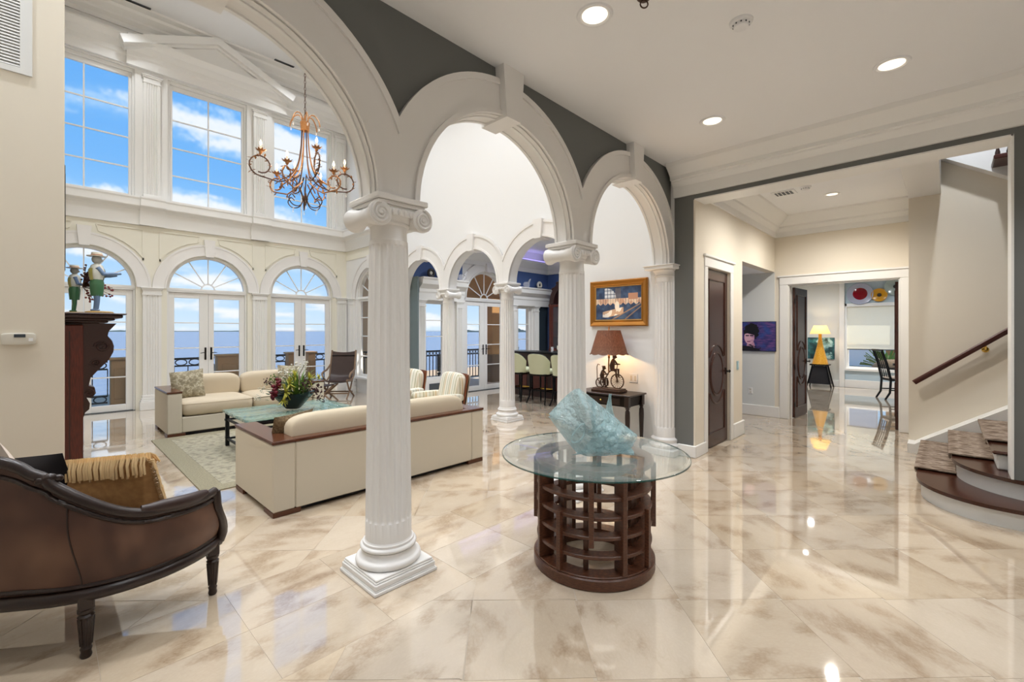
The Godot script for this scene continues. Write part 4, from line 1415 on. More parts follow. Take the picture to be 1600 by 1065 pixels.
func make_garden() -> void:
	var gr := put("garden_ground", mb().span(Vector3(-8, -0.3, -40), Vector3(8, -0.06, -16.1)), flat(Color(0.55, 0.50, 0.42), 0.9))
	gr.name = "floor_garden"
	gr.set_meta("kind", "structure")
	var hs := thing("neighbouring_house", "ochre house wall beyond the dining room window", "building", Vector3(-3.4, -0.06, -27.0))
	put("wall", mb().box(Vector3(3.0, 2.0, 0), Vector3(3.2, 4.0, 0.4), 0.02), M.stucco_warm, hs)
	put("white_wall", mb().box(Vector3(-0.7, 1.6, 0.2), Vector3(3.6, 3.2, 0.4), 0.02), M.white_wall, hs)
	for k in 3:
		put("louvre", mb().box(Vector3(-0.6, 1.0 + 0.28 * k, 0.43), Vector3(1.6, 0.1, 0.06), 0.01), flat(Color(0.60, 0.62, 0.63), 0.6), hs)
	put("wing", mb().box(Vector3(6.2, 2.0, 2.0), Vector3(3.0, 4.0, 0.4), 0.02), M.stucco, hs)
	var rock := put("boulder", mb().soft(Vector3(-1.15, 0.25, -18.2), Vector3(1.2, 0.95, 0.9), 0.9, 0.8), grained([[0.0, Color(0.30, 0.24, 0.17)], [1.0, Color(0.52, 0.44, 0.33)]], noise(62, 0.04), Vector3(1.5, 1.5, 1.5), 0.95))
	tag(rock, "rounded brown boulder outside the dining room window", "rock")
	rng.seed = 9
	for q in [[Vector3(-2.9, -0.06, -19.5), "low dark green shrub at left in the dining room window", 0.85], [Vector3(-1.5, -0.06, -20.5), "feathery palm fronds above the boulder outside", 1.25], [Vector3(0.2, -0.06, -20.2), "yellow-green shrub behind the dining chair back outside", 0.95]]:
		var o := thing("garden_shrub", q[1], "shrub", q[0], 0.0, "garden plants outside the dining window")
		put("stem", mb().lathe([Vector2(0.05, 0.0), Vector2(0.03, q[2] * 0.6)], 7), M.leaf_olive, o)
		var f := mb()
		for k in 90:
			var a := rng.randf() * TAU
			var el := rng.randf_range(0.05, 1.3)
			var L: float = q[2] * rng.randf_range(0.5, 1.0)
			var dirv := Vector3(cos(a) * cos(el), sin(el), sin(a) * cos(el))
			var b0: Vector3 = Vector3(0, q[2] * 0.3, 0) + dirv * L * 0.2
			var b1: Vector3 = Vector3(0, q[2] * 0.3, 0) + dirv * L * 0.75
			var sd := dirv.cross(Vector3.UP).normalized() * 0.035
			f.quad(b0 - sd, b0 + sd, b1 + sd * 0.4 + Vector3(0, -0.05, 0), b1 - sd * 0.4)
		var fo := put("foliage", f, M.leaf if q[2] > 0.9 else M.leaf_dark, o)
		fo.set_meta("kind", "stuff")

# ---------------------------------------------------------------- foyer and hall things

func make_round_table() -> void:
	var at_ := Vector3(-1.785, 0, -2.675)
	var o := thing("round_table", "round glass topped table on an openwork dark wood drum base", "table", at_)
	put("base_ring", ring_mesh(0.29, 0.416, 0.0, 0.075, 0.008), M.table_wood, o)
	put("base_moulding", ring_mesh(0.30, 0.405, 0.075, 0.086, 0.003), M.table_wood, o)
	for h in [0.185, 0.305, 0.425, 0.545]:
		put("hoop", ring_mesh(0.315, 0.395, h, h + 0.024, 0.004), M.table_wood, o)
	put("top_ring", ring_mesh(0.30, 0.405, 0.705, 0.738, 0.004), M.table_wood, o)
	# upright slats on both faces of the hoops, of different lengths
	var spec := [[0, 0.086, 0.705], [1, 0.27, 0.705], [2, 0.086, 0.46], [3, 0.086, 0.705], [4, 0.27, 0.705], [5, 0.086, 0.46]]
	var turn := deg_to_rad(28.0)
	for k in 12:
		var sp: Array = spec[k % 6]
		var a := turn + TAU * k / 12
		var s := mb()
		s.t = Transform3D(Basis(Vector3.UP, -a), Vector3.ZERO)
		var wide: bool = k % 3 == 0
		if wide:
			s.span(Vector3(0.305, sp[1], -0.016), Vector3(0.412, sp[2], 0.016), 0.003)
		else:
			s.span(Vector3(0.388, sp[1], -0.016), Vector3(0.420, sp[2], 0.016), 0.003)
		put("slat", s, M.table_wood, o)
		if not wide:
			var s2 := mb()
			s2.t = Transform3D(Basis(Vector3.UP, -a - 0.12), Vector3.ZERO)
			s2.span(Vector3(0.292, 0.086, -0.016), Vector3(0.322, 0.705, 0.016), 0.003)
			put("slat", s2, M.table_wood, o)
	var g := put("glass_top", mb().lathe([Vector2(0.0, 0.741), Vector2(0.612, 0.741), Vector2(0.628, 0.743), Vector2(0.638, 0.748), Vector2(0.638, 0.752), Vector2(0.622, 0.759), Vector2(0.612, 0.760), Vector2(0.0, 0.760)], 96, Vector3.ZERO, 20.0), M.glass, o)
	g.set_meta("label", "clear round glass top with a bevelled green edge")
	put("glass_edge", mb().lathe([Vector2(0.6385, 0.7445), Vector2(0.6415, 0.7455), Vector2(0.6415, 0.7535), Vector2(0.6385, 0.7545), Vector2(0.6385, 0.7445)], 96), M.glass_edge, o)
	put("bumper", mb().lathe([Vector2(0.0, 0.737), Vector2(0.012, 0.7375), Vector2(0.012, 0.7408), Vector2(0.0, 0.741)], 10, Vector3(0.35, 0, 0)).lathe([Vector2(0.0, 0.737), Vector2(0.012, 0.7375), Vector2(0.012, 0.7408), Vector2(0.0, 0.741)], 10, Vector3(-0.175, 0, 0.303)).lathe([Vector2(0.0, 0.737), Vector2(0.012, 0.7375), Vector2(0.012, 0.7408), Vector2(0.0, 0.741)], 10, Vector3(-0.175, 0, -0.303)), M.crystal, o)

func ring_mesh(r0: float, r1: float, y0: float, y1: float, bev := 0.0) -> MB:
	return mb().lathe([Vector2(r0, y1), Vector2(r0, y0), Vector2(r1 - bev, y0), Vector2(r1, y0 + bev), Vector2(r1, y1 - bev), Vector2(r1 - bev, y1), Vector2(r0, y1)], 64, Vector3.ZERO, 30.0)

func make_sculpture() -> void:
	# a square sheet of aqua glass, slumped into a fold with raised corners
	var at_ := Vector3(-1.80, 0.7645, -2.68)
	var o := thing("glass_sculpture", "folded sheet of rippled aqua glass with raised corners on the round table", "sculpture", at_)
	var yaw := deg_to_rad(43.94)
	var right := Vector3(cos(yaw), 0, -sin(yaw))
	var away := Vector3(-sin(yaw), 0, -cos(yaw))
	# outline as (right, up, away) in metres, from the left corner over the top and right corners and back along the table
	var outline := [Vector3(-0.292, 0.235, 0.03), Vector3(-0.205, 0.33, 0.03), Vector3(-0.112, 0.432, 0.0), Vector3(0.0, 0.345, -0.02), Vector3(0.10, 0.262, -0.03), Vector3(0.20, 0.18, -0.04), Vector3(0.292, 0.108, -0.06), Vector3(0.25, 0.055, -0.10), Vector3(0.16, 0.014, -0.13), Vector3(0.06, 0.006, -0.14), Vector3(-0.05, 0.005, -0.14), Vector3(-0.115, 0.018, -0.13), Vector3(-0.17, 0.08, -0.08), Vector3(-0.23, 0.155, -0.03)]
	var curve := Curve3D.new()
	for k in outline.size() + 1:
		curve.add_point(outline[k % outline.size()])
	var nf := noise(71, 2.2, 4)
	var whole := curve.get_baked_length()
	var f := func(u: float, v: float) -> Vector3:
		var e: Vector3 = curve.sample_baked(whole * v)
		var mid := Vector3(-0.02, 0.17, -0.20)
		var s := u * u * (3.0 - 2.0 * u) * 0.35 + u * 0.65
		var p := mid.lerp(e, s)
		p.z = lerpf(mid.z, e.z, u * u)
		# a soft fold runs down from the top corner, and the surface is rippled
		var fold := exp(-pow((p.x + 0.075 + (p.y - 0.3) * 0.25) / 0.035, 2.0)) * clampf((p.y - 0.10) * 5.0, 0.0, 1.0)
		p.z -= fold * 0.065
		p.z += nf.get_noise_2d(p.x * 9.0, p.y * 9.0) * 0.022 * minf(1.0, (1.0 - u) * 4.0 + 0.25)
		return right * p.x + Vector3(0, maxf(p.y, 0.004), 0) + away * p.z
	put("glass_sheet", mb().sheet(f, 22, 96, 0.016), M.aqua_glass, o)
	var g := func(u: float, v: float) -> Vector3:
		# the far corner of the sheet, drawn up behind into a narrow spike
		var w := pow(1.0 - u, 1.7) * 0.20 + 0.009
		var x := lerpf(-0.02, 0.155, pow(u, 0.6)) + (v - 0.5) * 2.0 * w + 0.06 * (1.0 - u)
		var z := -0.12 + 0.24 * sin(u * PI * 0.55) - 0.05 * pow(2.0 * v - 1.0, 2.0) * (1.0 - u)
		var y := 0.006 + 0.375 * pow(u, 1.35) + nf.get_noise_2d(x * 9.0, u * 3.0) * 0.015 * u
		return right * x + Vector3(0, y, 0) + away * z
	put("back_flap", mb().sheet(g, 24, 16, 0.014), M.aqua_glass, o)
	# the teardrop loop melted onto its front
	var loop := []
	for k in 25:
		var t := TAU * k / 24
		var rr := 1.0 - 0.35 * sin(t)
		loop.append(right * (-0.125 + cos(t) * 0.035 * rr + sin(t) * 0.028) + Vector3(0, 0.165 + sin(t) * 0.062, 0) + away * -0.222)
	put("teardrop", mb().tube(loop, 0.0065, 7), M.aqua_glass, o)

func panel_door(parent: Node, T: Transform3D, w: float, h: float, m: Material) -> Node3D:
	# slab drawn from x 0..w, y 0..h, front at z 0.022; raised oval and two shaped panels
	var leaf := put("leaf", mb_t(T).span(Vector3(0, 0.008, -0.022), Vector3(w, h, 0.022), 0.004), m, parent)
	var c := w / 2
	var ew := w * 0.27
	var eh := 0.30
	var ym := 1.0
	for s in [-1.0, 1.0]:
		var zz: float = s * 0.024
		var oval := []
		for k in 33:
			var t := TAU * k / 32
			oval.append(Vector3(c + cos(t) * ew, ym + sin(t) * eh, zz))
		put("oval_moulding", mb_t(T).tube(oval, 0.013, 6, false), m, leaf)
		var fill := PackedVector2Array()
		for k in 28:
			var t := TAU * k / 28
			fill.append(Vector2(c + cos(t) * (ew - 0.03), ym + sin(t) * (eh - 0.03)))
		put("oval_panel", mb_t(T).prism(fill, s * 0.018, s * 0.030, 30.0), m, leaf)
		for q in [[ym, 1.0, h - 0.14], [ym, -1.0, 0.20]]:
			var path := []
			var xw := w * 0.345
			path.append(Vector3(c - xw, q[2], zz))
			var arcp := []
			for k in 15:
				var t := lerpf(2.50, PI - 2.50, k / 14.0)
				arcp.append(Vector3(c + cos(t) * (ew + 0.085) * 1.02, q[0] + q[1] * (sin(t) * (eh + 0.11)), zz))
			path.append(Vector3(c - xw, arcp[0].y, zz))
			path.append_array(arcp)
			path.append(Vector3(c + xw, arcp[-1].y, zz))
			path.append(Vector3(c + xw, q[2], zz))
			path.append(Vector3(c - xw, q[2], zz))
			put("panel_moulding", mb_t(T).tube(path, 0.012, 6, false), m, leaf)
	for s in [-1.0, 1.0]:
		var k := mb_t(T)
		k.box(Vector3(w - 0.07, 1.02, s * 0.028), Vector3(0.035, 0.10, 0.012), 0.004)
		k.tube([Vector3(w - 0.07, 1.02, s * 0.03), Vector3(w - 0.07, 1.02, s * 0.075), Vector3(w - 0.12, 1.025, s * 0.08), Vector3(w - 0.17, 1.015, s * 0.078)], [0.011, 0.011, 0.009, 0.008], 7)
		k.ball(Vector3(w - 0.07, 1.02, s * 0.075), Vector3(0.022, 0.022, 0.018), 10, 6)
		put("lever", k, M.bronze_dark, leaf)
	for y in [0.25, 0.95, 1.65, h - 0.25]:
		put("hinge", mb_t(T).lathe([Vector2(0.009, y - 0.05), Vector2(0.009, y + 0.05)], 8, Vector3(-0.008, 0, 0.02)), M.bronze_dark, leaf)
	return leaf

func make_hall_things() -> void:
	var d5 := setting("door_5")
	panel_door(d5, mb().along_z(Vector3(-2.34, 0, -6.105)).t, 0.865, 2.44, M.door_wood)
	put("stop", mb().span(Vector3(-2.385, 0, -6.11), Vector3(-2.37, 2.46, -6.09)), M.trim, d5)
	var d6 := setting("door_6")
	var t6 := Transform3D(Basis(Vector3.UP, deg_to_rad(86.0)), Vector3(-2.02, 0, -9.56))
	panel_door(d6, t6, 0.74, 2.40, M.door_wood)
	var d7 := setting("door_7")
	var t7 := Transform3D(Basis(Vector3.UP, deg_to_rad(90.5)), Vector3(-0.575, 0, -9.57))
	panel_door(d7, t7, 0.74, 2.40, M.door_wood)
	# wall plates
	var sw := thing("light_switch", "slim pale blue switch plate beside the closet door casing", "switch", Vector3(-2.288, 1.08, -7.32))
	put("plate", mb().box(Vector3(0.004, 0, 0), Vector3(0.008, 0.13, 0.08), 0.002), flat(Color(0.62, 0.76, 0.80), 0.4), sw)
	put("rocker", mb().box(Vector3(0.010, 0.0, 0), Vector3(0.006, 0.065, 0.03), 0.002), flat(Color(0.75, 0.86, 0.89), 0.4), sw)
	var ou := thing("wall_outlet", "white outlet plate low on the alcove wall under the portrait", "outlet", Vector3(-2.70, 0.46, -9.39))
	put("plate", mb().box(Vector3(0, 0, 0.003), Vector3(0.08, 0.125, 0.006), 0.002), M.white_plastic, ou)
	for s in [-1.0, 1.0]:
		put("socket", mb().box(Vector3(0, s * 0.026, 0.008), Vector3(0.036, 0.034, 0.004), 0.001), M.plastic, ou)
	# portrait painting in the alcove
	var pt := thing("portrait_painting", "purple and blue painting of a dark haired face in the alcove", "painting", Vector3(-2.57, 1.50, -9.385))
	put("canvas", mb().box(Vector3(0, 0, 0.012), Vector3(0.62, 0.56, 0.025), 0.003), flat(Color(0.10, 0.10, 0.20), 0.7), pt)
	var q := mb()
	q.quad(Vector3(-0.30, -0.27, 0.026), Vector3(0.30, -0.27, 0.026), Vector3(0.30, 0.27, 0.026), Vector3(-0.30, 0.27, 0.026))
	put("print", q, portrait_mat(), pt)
	# ceiling fittings in the hall
	var v := thing("ceiling_vent", "square grey air vent in the hallway tray ceiling", "vent", Vector3(-1.74, 3.66, -7.65))
	put("frame", mb().box(Vector3(0, -0.006, 0), Vector3(0.30, 0.012, 0.26), 0.003), M.white_plastic, v)
	put("grille", mb().box(Vector3(0, -0.0125, 0), Vector3(0.22, 0.003, 0.18)), M.vent_dark, v)
	for k in 4:
		put("slat", mb().box(Vector3(-0.075 + 0.05 * k, -0.016, 0), Vector3(0.008, 0.008, 0.18)), M.white_plastic, v)
	smoke(Vector3(-1.45, 3.66, -7.55), "small round smoke detector on the hallway ceiling beside the vent")
	smoke(Vector3(-1.007, FOYER_H, -3.296), "round white smoke detector on the foyer ceiling")
	var hk := thing("ceiling_hook", "dark metal ceiling hook with a hanging ring", "hook", Vector3(-1.375, FOYER_H, -2.63))
	put("rose", mb().lathe([Vector2(0.0, -0.022), Vector2(0.02, -0.022), Vector2(0.034, -0.016), Vector2(0.045, -0.004), Vector2(0.045, 0.0)], 20), M.brown_iron, hk)
	var rp := []
	for k in 21:
		var t := TAU * k / 20
		rp.append(Vector3(cos(t) * 0.024 * 0.72, -0.045 + sin(t) * 0.024, -cos(t) * 0.024 * 0.69))
	put("ring", mb().tube(rp, 0.0045, 6, false), M.brown_iron, hk)

func smoke(pos: Vector3, label: String) -> void:
	var o := thing("smoke_detector", label, "smoke detector", pos, 0.0, "smoke detectors")
	put("base", mb().lathe([Vector2(0.0, -0.018), Vector2(0.066, -0.018), Vector2(0.072, -0.012), Vector2(0.074, 0.0)], 28), M.white_plastic, o)
	put("dome", mb().lathe([Vector2(0.0, -0.052), Vector2(0.03, -0.050), Vector2(0.046, -0.042), Vector2(0.05, -0.032), Vector2(0.05, -0.018)], 28), M.white_plastic, o)
	for k in 10:
		var a := TAU * k / 10
		put("slot", mb().box(Vector3(cos(a) * 0.05, -0.027, sin(a) * 0.05), Vector3(0.008, 0.008, 0.008)), M.vent_dark, o)

func portrait_mat() -> StandardMaterial3D:
	# a loose violet ground with a pale face under black hair turned to the left
	var w := 192
	var h := 176
	var im := Image.create(w, h, false, Image.FORMAT_RGB8)
	var n := noise(81, 0.035, 4)
	var n2 := noise(82, 0.012, 3)
	for j in h:
		for i in w:
			var a := n.get_noise_2d(i * 0.6, j * 2.0)
			var b := n2.get_noise_2d(i, j)
			var c := Color(0.16, 0.17, 0.42).lerp(Color(0.42, 0.28, 0.52), clampf(0.5 + a, 0, 1)).lerp(Color(0.18, 0.30, 0.58), clampf(b * 1.5, 0, 1))
			var x := float(i) / w
			var y := float(j) / h
			var hair := Vector2((x - 0.32) / 0.22, (y - 0.33) / 0.29).length()
			var face := Vector2((x - 0.26) / 0.15, (y - 0.53) / 0.24).length()
			var neck := Vector2((x - 0.30) / 0.12, (y - 0.85) / 0.22).length()
			var coat := Vector2((x - 0.20) / 0.40, (y - 1.06) / 0.24).length()
			if neck < 1.0:
				c = Color(0.78, 0.58, 0.68)
			if coat < 1.0 + a * 0.4:
				c = Color(0.06, 0.05, 0.09)
			if hair < 1.0 + a * 0.25:
				c = Color(0.05, 0.04, 0.07)
			if face < 1.0 and (y > 0.39 + 0.3 * absf(x - 0.20)):
				c = Color(0.90, 0.72, 0.78).lerp(Color(0.72, 0.50, 0.66), clampf((x - 0.27) * 5.0 + a, 0, 1))
				if absf(y - 0.47) < 0.02 and (absf(x - 0.20) < 0.045 or absf(x - 0.33) < 0.05):
					c = Color(0.10, 0.06, 0.12)
				if absf(y - 0.68) < 0.014 and absf(x - 0.24) < 0.05:
					c = Color(0.55, 0.20, 0.35)
			im.set_pixel(i, j, c)
	var m := StandardMaterial3D.new()
	m.albedo_texture = ImageTexture.create_from_image(im)
	m.roughness = 0.6
	return m

func make_stairs() -> void:
	var st := thing("staircase", "dark wood stair with white curved risers and a patterned carpet runner", "staircase", Vector3.ZERO)
	# plan outlines in (x, z): each step is a tread with a rounded free end
	var plan := func(nose: float, near: float, out_: float) -> PackedVector2Array:
		var p := PackedVector2Array()
		p.append(Vector2(nose - out_, -7.9))
		var rx := 0.55
		var rz := 0.62
		for k in 15:
			var t := PI + (PI / 2) * k / 14
			p.append(Vector2(nose + rx + cos(t) * (rx + out_), near - rz - sin(t) * (rz + out_)))
		p.append(Vector2(1.6, near + out_))
		p.append(Vector2(1.6, -7.9))
		return p
	var lay := Transform3D(Basis(Vector3(1, 0, 0), Vector3(0, 0, 1), Vector3(0, -1, 0)), Vector3.ZERO)
	var noses := [-0.18, 0.075, 0.335, 0.61, 0.885, 1.16, 1.435, 1.71]
	var nears := [-5.42, -5.70, -6.03, -6.05, -6.05, -6.05, -6.05, -6.05]
	for k in noses.size():
		var y0 := 0.17 * k
		if k < 2:
			put("riser", mb_t(lay).prism(plan.call(noses[k], nears[k], 0.0), -y0, -(y0 + 0.138), 30.0), M.steel_white, st)
			put("tread", mb_t(lay).prism(plan.call(noses[k], nears[k], 0.035), -(y0 + 0.138), -(y0 + 0.17), 30.0), M.tread_wood, st)
		else:
			var zn: float = nears[k]
			put("riser", mb().span(Vector3(noses[k], y0, -7.9), Vector3(3.4, y0 + 0.138, zn), 0.01), M.steel_white, st)
			put("tread", mb().span(Vector3(noses[k] - 0.035, y0 + 0.138, -7.9), Vector3(3.4, y0 + 0.17, zn + 0.03), 0.014), M.tread_wood, st)
	# white closed stringer along the wall
	put("stringer", mb().place(Vector3(0, 0, -8.2)).prism(PackedVector2Array([Vector2(-0.37, 0), Vector2(3.4, 0), Vector2(3.4, 2.62), Vector2(-0.17, 0.215), Vector2(-0.30, 0.12), Vector2(-0.37, 0.12)]), 0.0, 0.298), M.trim, st)
	# carpet runner, one pad for each step, rolled over the nosing
	for k in noses.size():
		var y := 0.17 * (k + 1)
		var x0: float = noses[k] - 0.04
		var x1: float = noses[k] + 0.26
		var za := -7.86
		var zb: float = -6.27 - 0.1 * mini(k, 2)
		var f := func(u: float, v: float) -> Vector3:
			var zz := lerpf(za, zb, v)
			if u < 0.25:
				return Vector3(x0 - 0.012 * sin(u * 4.0 * PI / 2), y - 0.03 + 0.045 * sin(u * 4.0 * PI / 2), zz)
			return Vector3(lerpf(x0 - 0.012, x1, (u - 0.25) / 0.75), y + 0.015, zz)
		put("carpet_pad", mb().sheet(f, 14, 10, 0.012), M.carpet, st)
	# wall handrail
	var hr := thing("handrail", "dark red wood handrail sloping up the stair wall", "handrail", Vector3.ZERO)
	var a := Vector3(-0.31, 0.91, -8.10)
	var b := Vector3(1.9, 2.72, -8.10)
	var d := (b - a).normalized()
	put("rail", mb().rings(rail_rings(a, b), true, true, 35.0), M.rail_wood, hr)
	for t in [0.30, 0.85]:
		var p := a.lerp(b, t)
		put("bracket", mb().tube([p + Vector3(0, -0.03, 0), p + Vector3(0, -0.075, -0.02), p + Vector3(0, -0.085, -0.09)], 0.010, 8).ball(p + Vector3(0, -0.085, -0.088), Vector3(0.036, 0.036, 0.012), 14, 8), M.brass, hr)
	# end of the upper landing with two balusters
	var ld := thing("landing_edge", "dark red landing edge with balusters high above the stair", "landing", Vector3(0.395, 3.585, -7.6))
	put("nosing", mb().span(Vector3(0, 0, -0.42), Vector3(2.6, 0.05, 0.0), 0.01), M.rail_wood, ld)
	for k in 5:
		put("baluster", mb().lathe([Vector2(0.022, 0.05), Vector2(0.022, 0.09), Vector2(0.013, 0.13), Vector2(0.016, 0.3), Vector2(0.012, 0.9)], 12, Vector3(0.035 + 0.09 * k, 0, -0.08)), M.bronze_dark if k % 2 else M.carved_wood, ld)
	put("upper_rail", mb().box(Vector3(1.3, 0.92, -0.08), Vector3(2.6, 0.05, 0.06), 0.01), M.rail_wood, ld)

func rail_rings(a: Vector3, b: Vector3) -> Array:
	var d := (b - a).normalized()
	var s := Vector3(0, 0, 1)
	var u := s.cross(d).normalized()
	if u.y < 0:
		u = -u
	var prof := [Vector2(-0.022, -0.03), Vector2(0.022, -0.03), Vector2(0.026, -0.008), Vector2(0.033, 0.0), Vector2(0.034, 0.018), Vector2(0.022, 0.032), Vector2(-0.022, 0.032), Vector2(-0.034, 0.018), Vector2(-0.033, 0.0), Vector2(-0.026, -0.008)]
	var out_ := []
	for p in [a, b]:
		var ring := PackedVector3Array()
		for q in prof:
			ring.append(p + s * q.x + u * q.y)
		out_.append(ring)
	return out_

func make_side_table() -> void:
	var o := thing("side_table", "small black turned-leg side table against the white wall", "table", Vector3(-3.36, 0, -5.43))
	var dark = M.carved_wood
	put("top", mb().box(Vector3(0, 0.755, 0), Vector3(0.88, 0.022, 0.46), 0.006), M.settee_wood, o)
	put("apron", mb().box(Vector3(0, 0.675, 0), Vector3(0.78, 0.135, 0.38), 0.004), M.bronze_dark, o)
	var dr := put("drawer", mb().box(Vector3(0, 0.675, 0.194), Vector3(0.56, 0.09, 0.014), 0.004), M.settee_wood, o)
	put("knob", mb().ball(Vector3(0, 0.675, 0.215), Vector3(0.014, 0.014, 0.014)), M.brass, dr)
	for sx in [-1.0, 1.0]:
		for sz in [-1.0, 1.0]:
			put("leg", mb().box(Vector3(sx * 0.385, 0.675, sz * 0.185), Vector3(0.062, 0.14, 0.062), 0.004).lathe([Vector2(0.022, 0.605), Vector2(0.030, 0.59), Vector2(0.020, 0.575), Vector2(0.030, 0.55), Vector2(0.033, 0.48), Vector2(0.026, 0.25), Vector2(0.020, 0.13), Vector2(0.028, 0.12), Vector2(0.020, 0.105), Vector2(0.030, 0.09), Vector2(0.033, 0.06), Vector2(0.024, 0.02), Vector2(0.024, 0.0)], 16, Vector3(sx * 0.385, 0, sz * 0.185)), M.settee_wood, o)
	# lamp: two monkeys on a tricycle under a scalloped brown shade
	var l := thing("table_lamp", "bronze lamp of two monkeys on a tricycle under a brown scalloped shade", "lamp", Vector3(-3.36, 0.766, -5.42))
	put("base_plate", mb().box(Vector3(0, 0.016, 0), Vector3(0.46, 0.032, 0.2), 0.006).box(Vector3(0, 0.04, 0), Vector3(0.43, 0.016, 0.18), 0.005), M.brown_iron, l)
	var wheel := func(c: Vector3, r: float) -> MB:
		var path := []
		for k in 25:
			var t := TAU * k / 24
			path.append(c + Vector3(cos(t) * r, sin(t) * r, 0))
		var s := mb().tube(path, 0.008, 6, false)
		for k in 8:
			var t := PI * k / 8
			s.tube([c + Vector3(cos(t) * r, sin(t) * r, 0), c - Vector3(cos(t) * r, sin(t) * r, 0)], 0.0025, 4)
		return s
	put("front_wheel", wheel.call(Vector3(0.13, 0.148, 0), 0.098), M.brown_iron, l)
	for s in [-1.0, 1.0]:
		put("rear_wheel", wheel.call(Vector3(-0.11, 0.115, s * 0.055), 0.065), M.brown_iron, l)
	put("tricycle_frame", mb().tube([Vector3(0.13, 0.15, 0), Vector3(0.115, 0.27, 0), Vector3(0.06, 0.30, 0), Vector3(0.0, 0.27, 0), Vector3(-0.06, 0.17, 0), Vector3(-0.11, 0.115, 0)], 0.009, 7).tube([Vector3(0.115, 0.27, 0), Vector3(0.135, 0.38, 0), Vector3(0.16, 0.385, 0.03)], 0.006, 6).tube([Vector3(-0.15, 0.12, 0), Vector3(-0.19, 0.16, 0), Vector3(-0.195, 0.33, 0), Vector3(-0.18, 0.37, 0), Vector3(-0.15, 0.36, 0)], 0.006, 6).tube([Vector3(-0.05, 0.05, 0), Vector3(-0.08, 0.10, 0), Vector3(-0.02, 0.05, 0)], 0.005, 5), M.brown_iron, l)
	for q in [["standing_monkey", Vector3(0.075, 0.33, 0), 1.0], ["seated_monkey", Vector3(-0.09, 0.19, 0), 0.85]]:
		put(q[0], monkey(q[1], q[2]), M.brown_iron, l)
	put("stem", mb().tube([Vector3(0.0, 0.26, 0), Vector3(-0.005, 0.36, 0), Vector3(0, 0.5, 0), Vector3(0, 0.86, 0)], [0.012, 0.010, 0.010, 0.006], 8).lathe([Vector2(0.008, 0.455), Vector2(0.018, 0.465), Vector2(0.012, 0.48), Vector2(0.02, 0.495), Vector2(0.008, 0.505)], 12).lathe([Vector2(0.004, 0.85), Vector2(0.012, 0.862), Vector2(0.008, 0.88), Vector2(0.013, 0.893), Vector2(0.002, 0.905)], 10), M.rust_gold, l)
	var rings_ := []
	var n := 72
	for w in [[0.0, 0.262, 0.006], [0.05, 0.245, 0.006], [0.5, 0.205, 0.004], [1.0, 0.155, 0.002]]:
		var ring := PackedVector3Array()
		for k in n:
			var t := TAU * k / n
			var sc := absf(sin(t * 6.0))
			var drop: float = -0.012 * sc if w[0] == 0.0 else 0.0
			ring.append(Vector3(cos(t) * (w[1] + sc * w[2]), 0.52 + 0.325 * w[0] + drop, sin(t) * (w[1] + sc * w[2])))
		rings_.append(ring)
	var shade_m := grained([[0.0, Color(0.31, 0.20, 0.13)], [0.6, Color(0.44, 0.30, 0.20)], [1.0, Color(0.57, 0.43, 0.32)]], noise(83, 0.02, 4), Vector3(7, 2, 7), 0.6)
	shade_m.backlight_enabled = true
	shade_m.backlight = Color(0.42, 0.26, 0.14)
	put("shade", mb().rings(rings_, true, false, 60.0), shade_m, l)
	put("bulb", mb().ball(Vector3(0, 0.64, 0), Vector3(0.03, 0.04, 0.03)), M.bulb, l)
	lamp_omni(l, Vector3(0, 0.64, 0), 0.03, 0.35, Color(1.0, 0.80, 0.55))
	# painting above
	var p := thing("gilt_painting", "gilt framed painting of a bedroom interior in blue and peach above the lamp", "painting", Vector3(-3.375, 2.00, ZB + 0.002))
	var fr := put("frame", frame_mesh(0.92, 0.66, 0.085, 0.05), M.gilt, p)
	put("inner_lip", frame_mesh(0.76, 0.50, 0.018, 0.034), M.gilt_pale, fr)
	var q := mb()
	q.quad(Vector3(-0.37, -0.24, 0.018), Vector3(0.37, -0.24, 0.018), Vector3(0.37, 0.24, 0.018), Vector3(-0.37, 0.24, 0.018))
	put("canvas", q, interior_print(), p)
	var ou := thing("wall_plate", "double white wall plate behind the lamp", "outlet", Vector3(-3.14, 0.945, ZB + 0.001))
	put("plate", mb().box(Vector3(0, 0, 0.003), Vector3(0.13, 0.12, 0.006), 0.002), M.white_plastic, ou)
	for s in [-1.0, 1.0]:
		put("socket", mb().box(Vector3(s * 0.03, 0, 0.007), Vector3(0.03, 0.065, 0.003), 0.001), M.plastic, ou)

func frame_mesh(w: float, h: float, t: float, d: float) -> MB:
	var s := mb()
	var prof := [Vector2(0, 0), Vector2(0, d * 0.7), Vector2(t * 0.18, d), Vector2(t * 0.4, d * 0.85), Vector2(t * 0.7, d * 0.6), Vector2(t * 0.85, d * 0.65), Vector2(t, d * 0.35), Vector2(t, 0)]
	var ring_at := func(x: float, y: float, sx: float, sy: float) -> PackedVector3Array:
		var r := PackedVector3Array()
		for p in prof:
			r.append(Vector3(x - sx * p.x, y - sy * p.x, p.y))
		return r
	var c := [[-1.0, -1.0], [1.0, -1.0], [1.0, 1.0], [-1.0, 1.0], [-1.0, -1.0]]
	for k in 4:
		s.rings([ring_at.call(c[k][0] * w / 2, c[k][1] * h / 2, c[k][0], c[k][1]), ring_at.call(c[k + 1][0] * w / 2, c[k + 1][1] * h / 2, c[k + 1][0], c[k + 1][1])], true, false, 20.0)
	return s

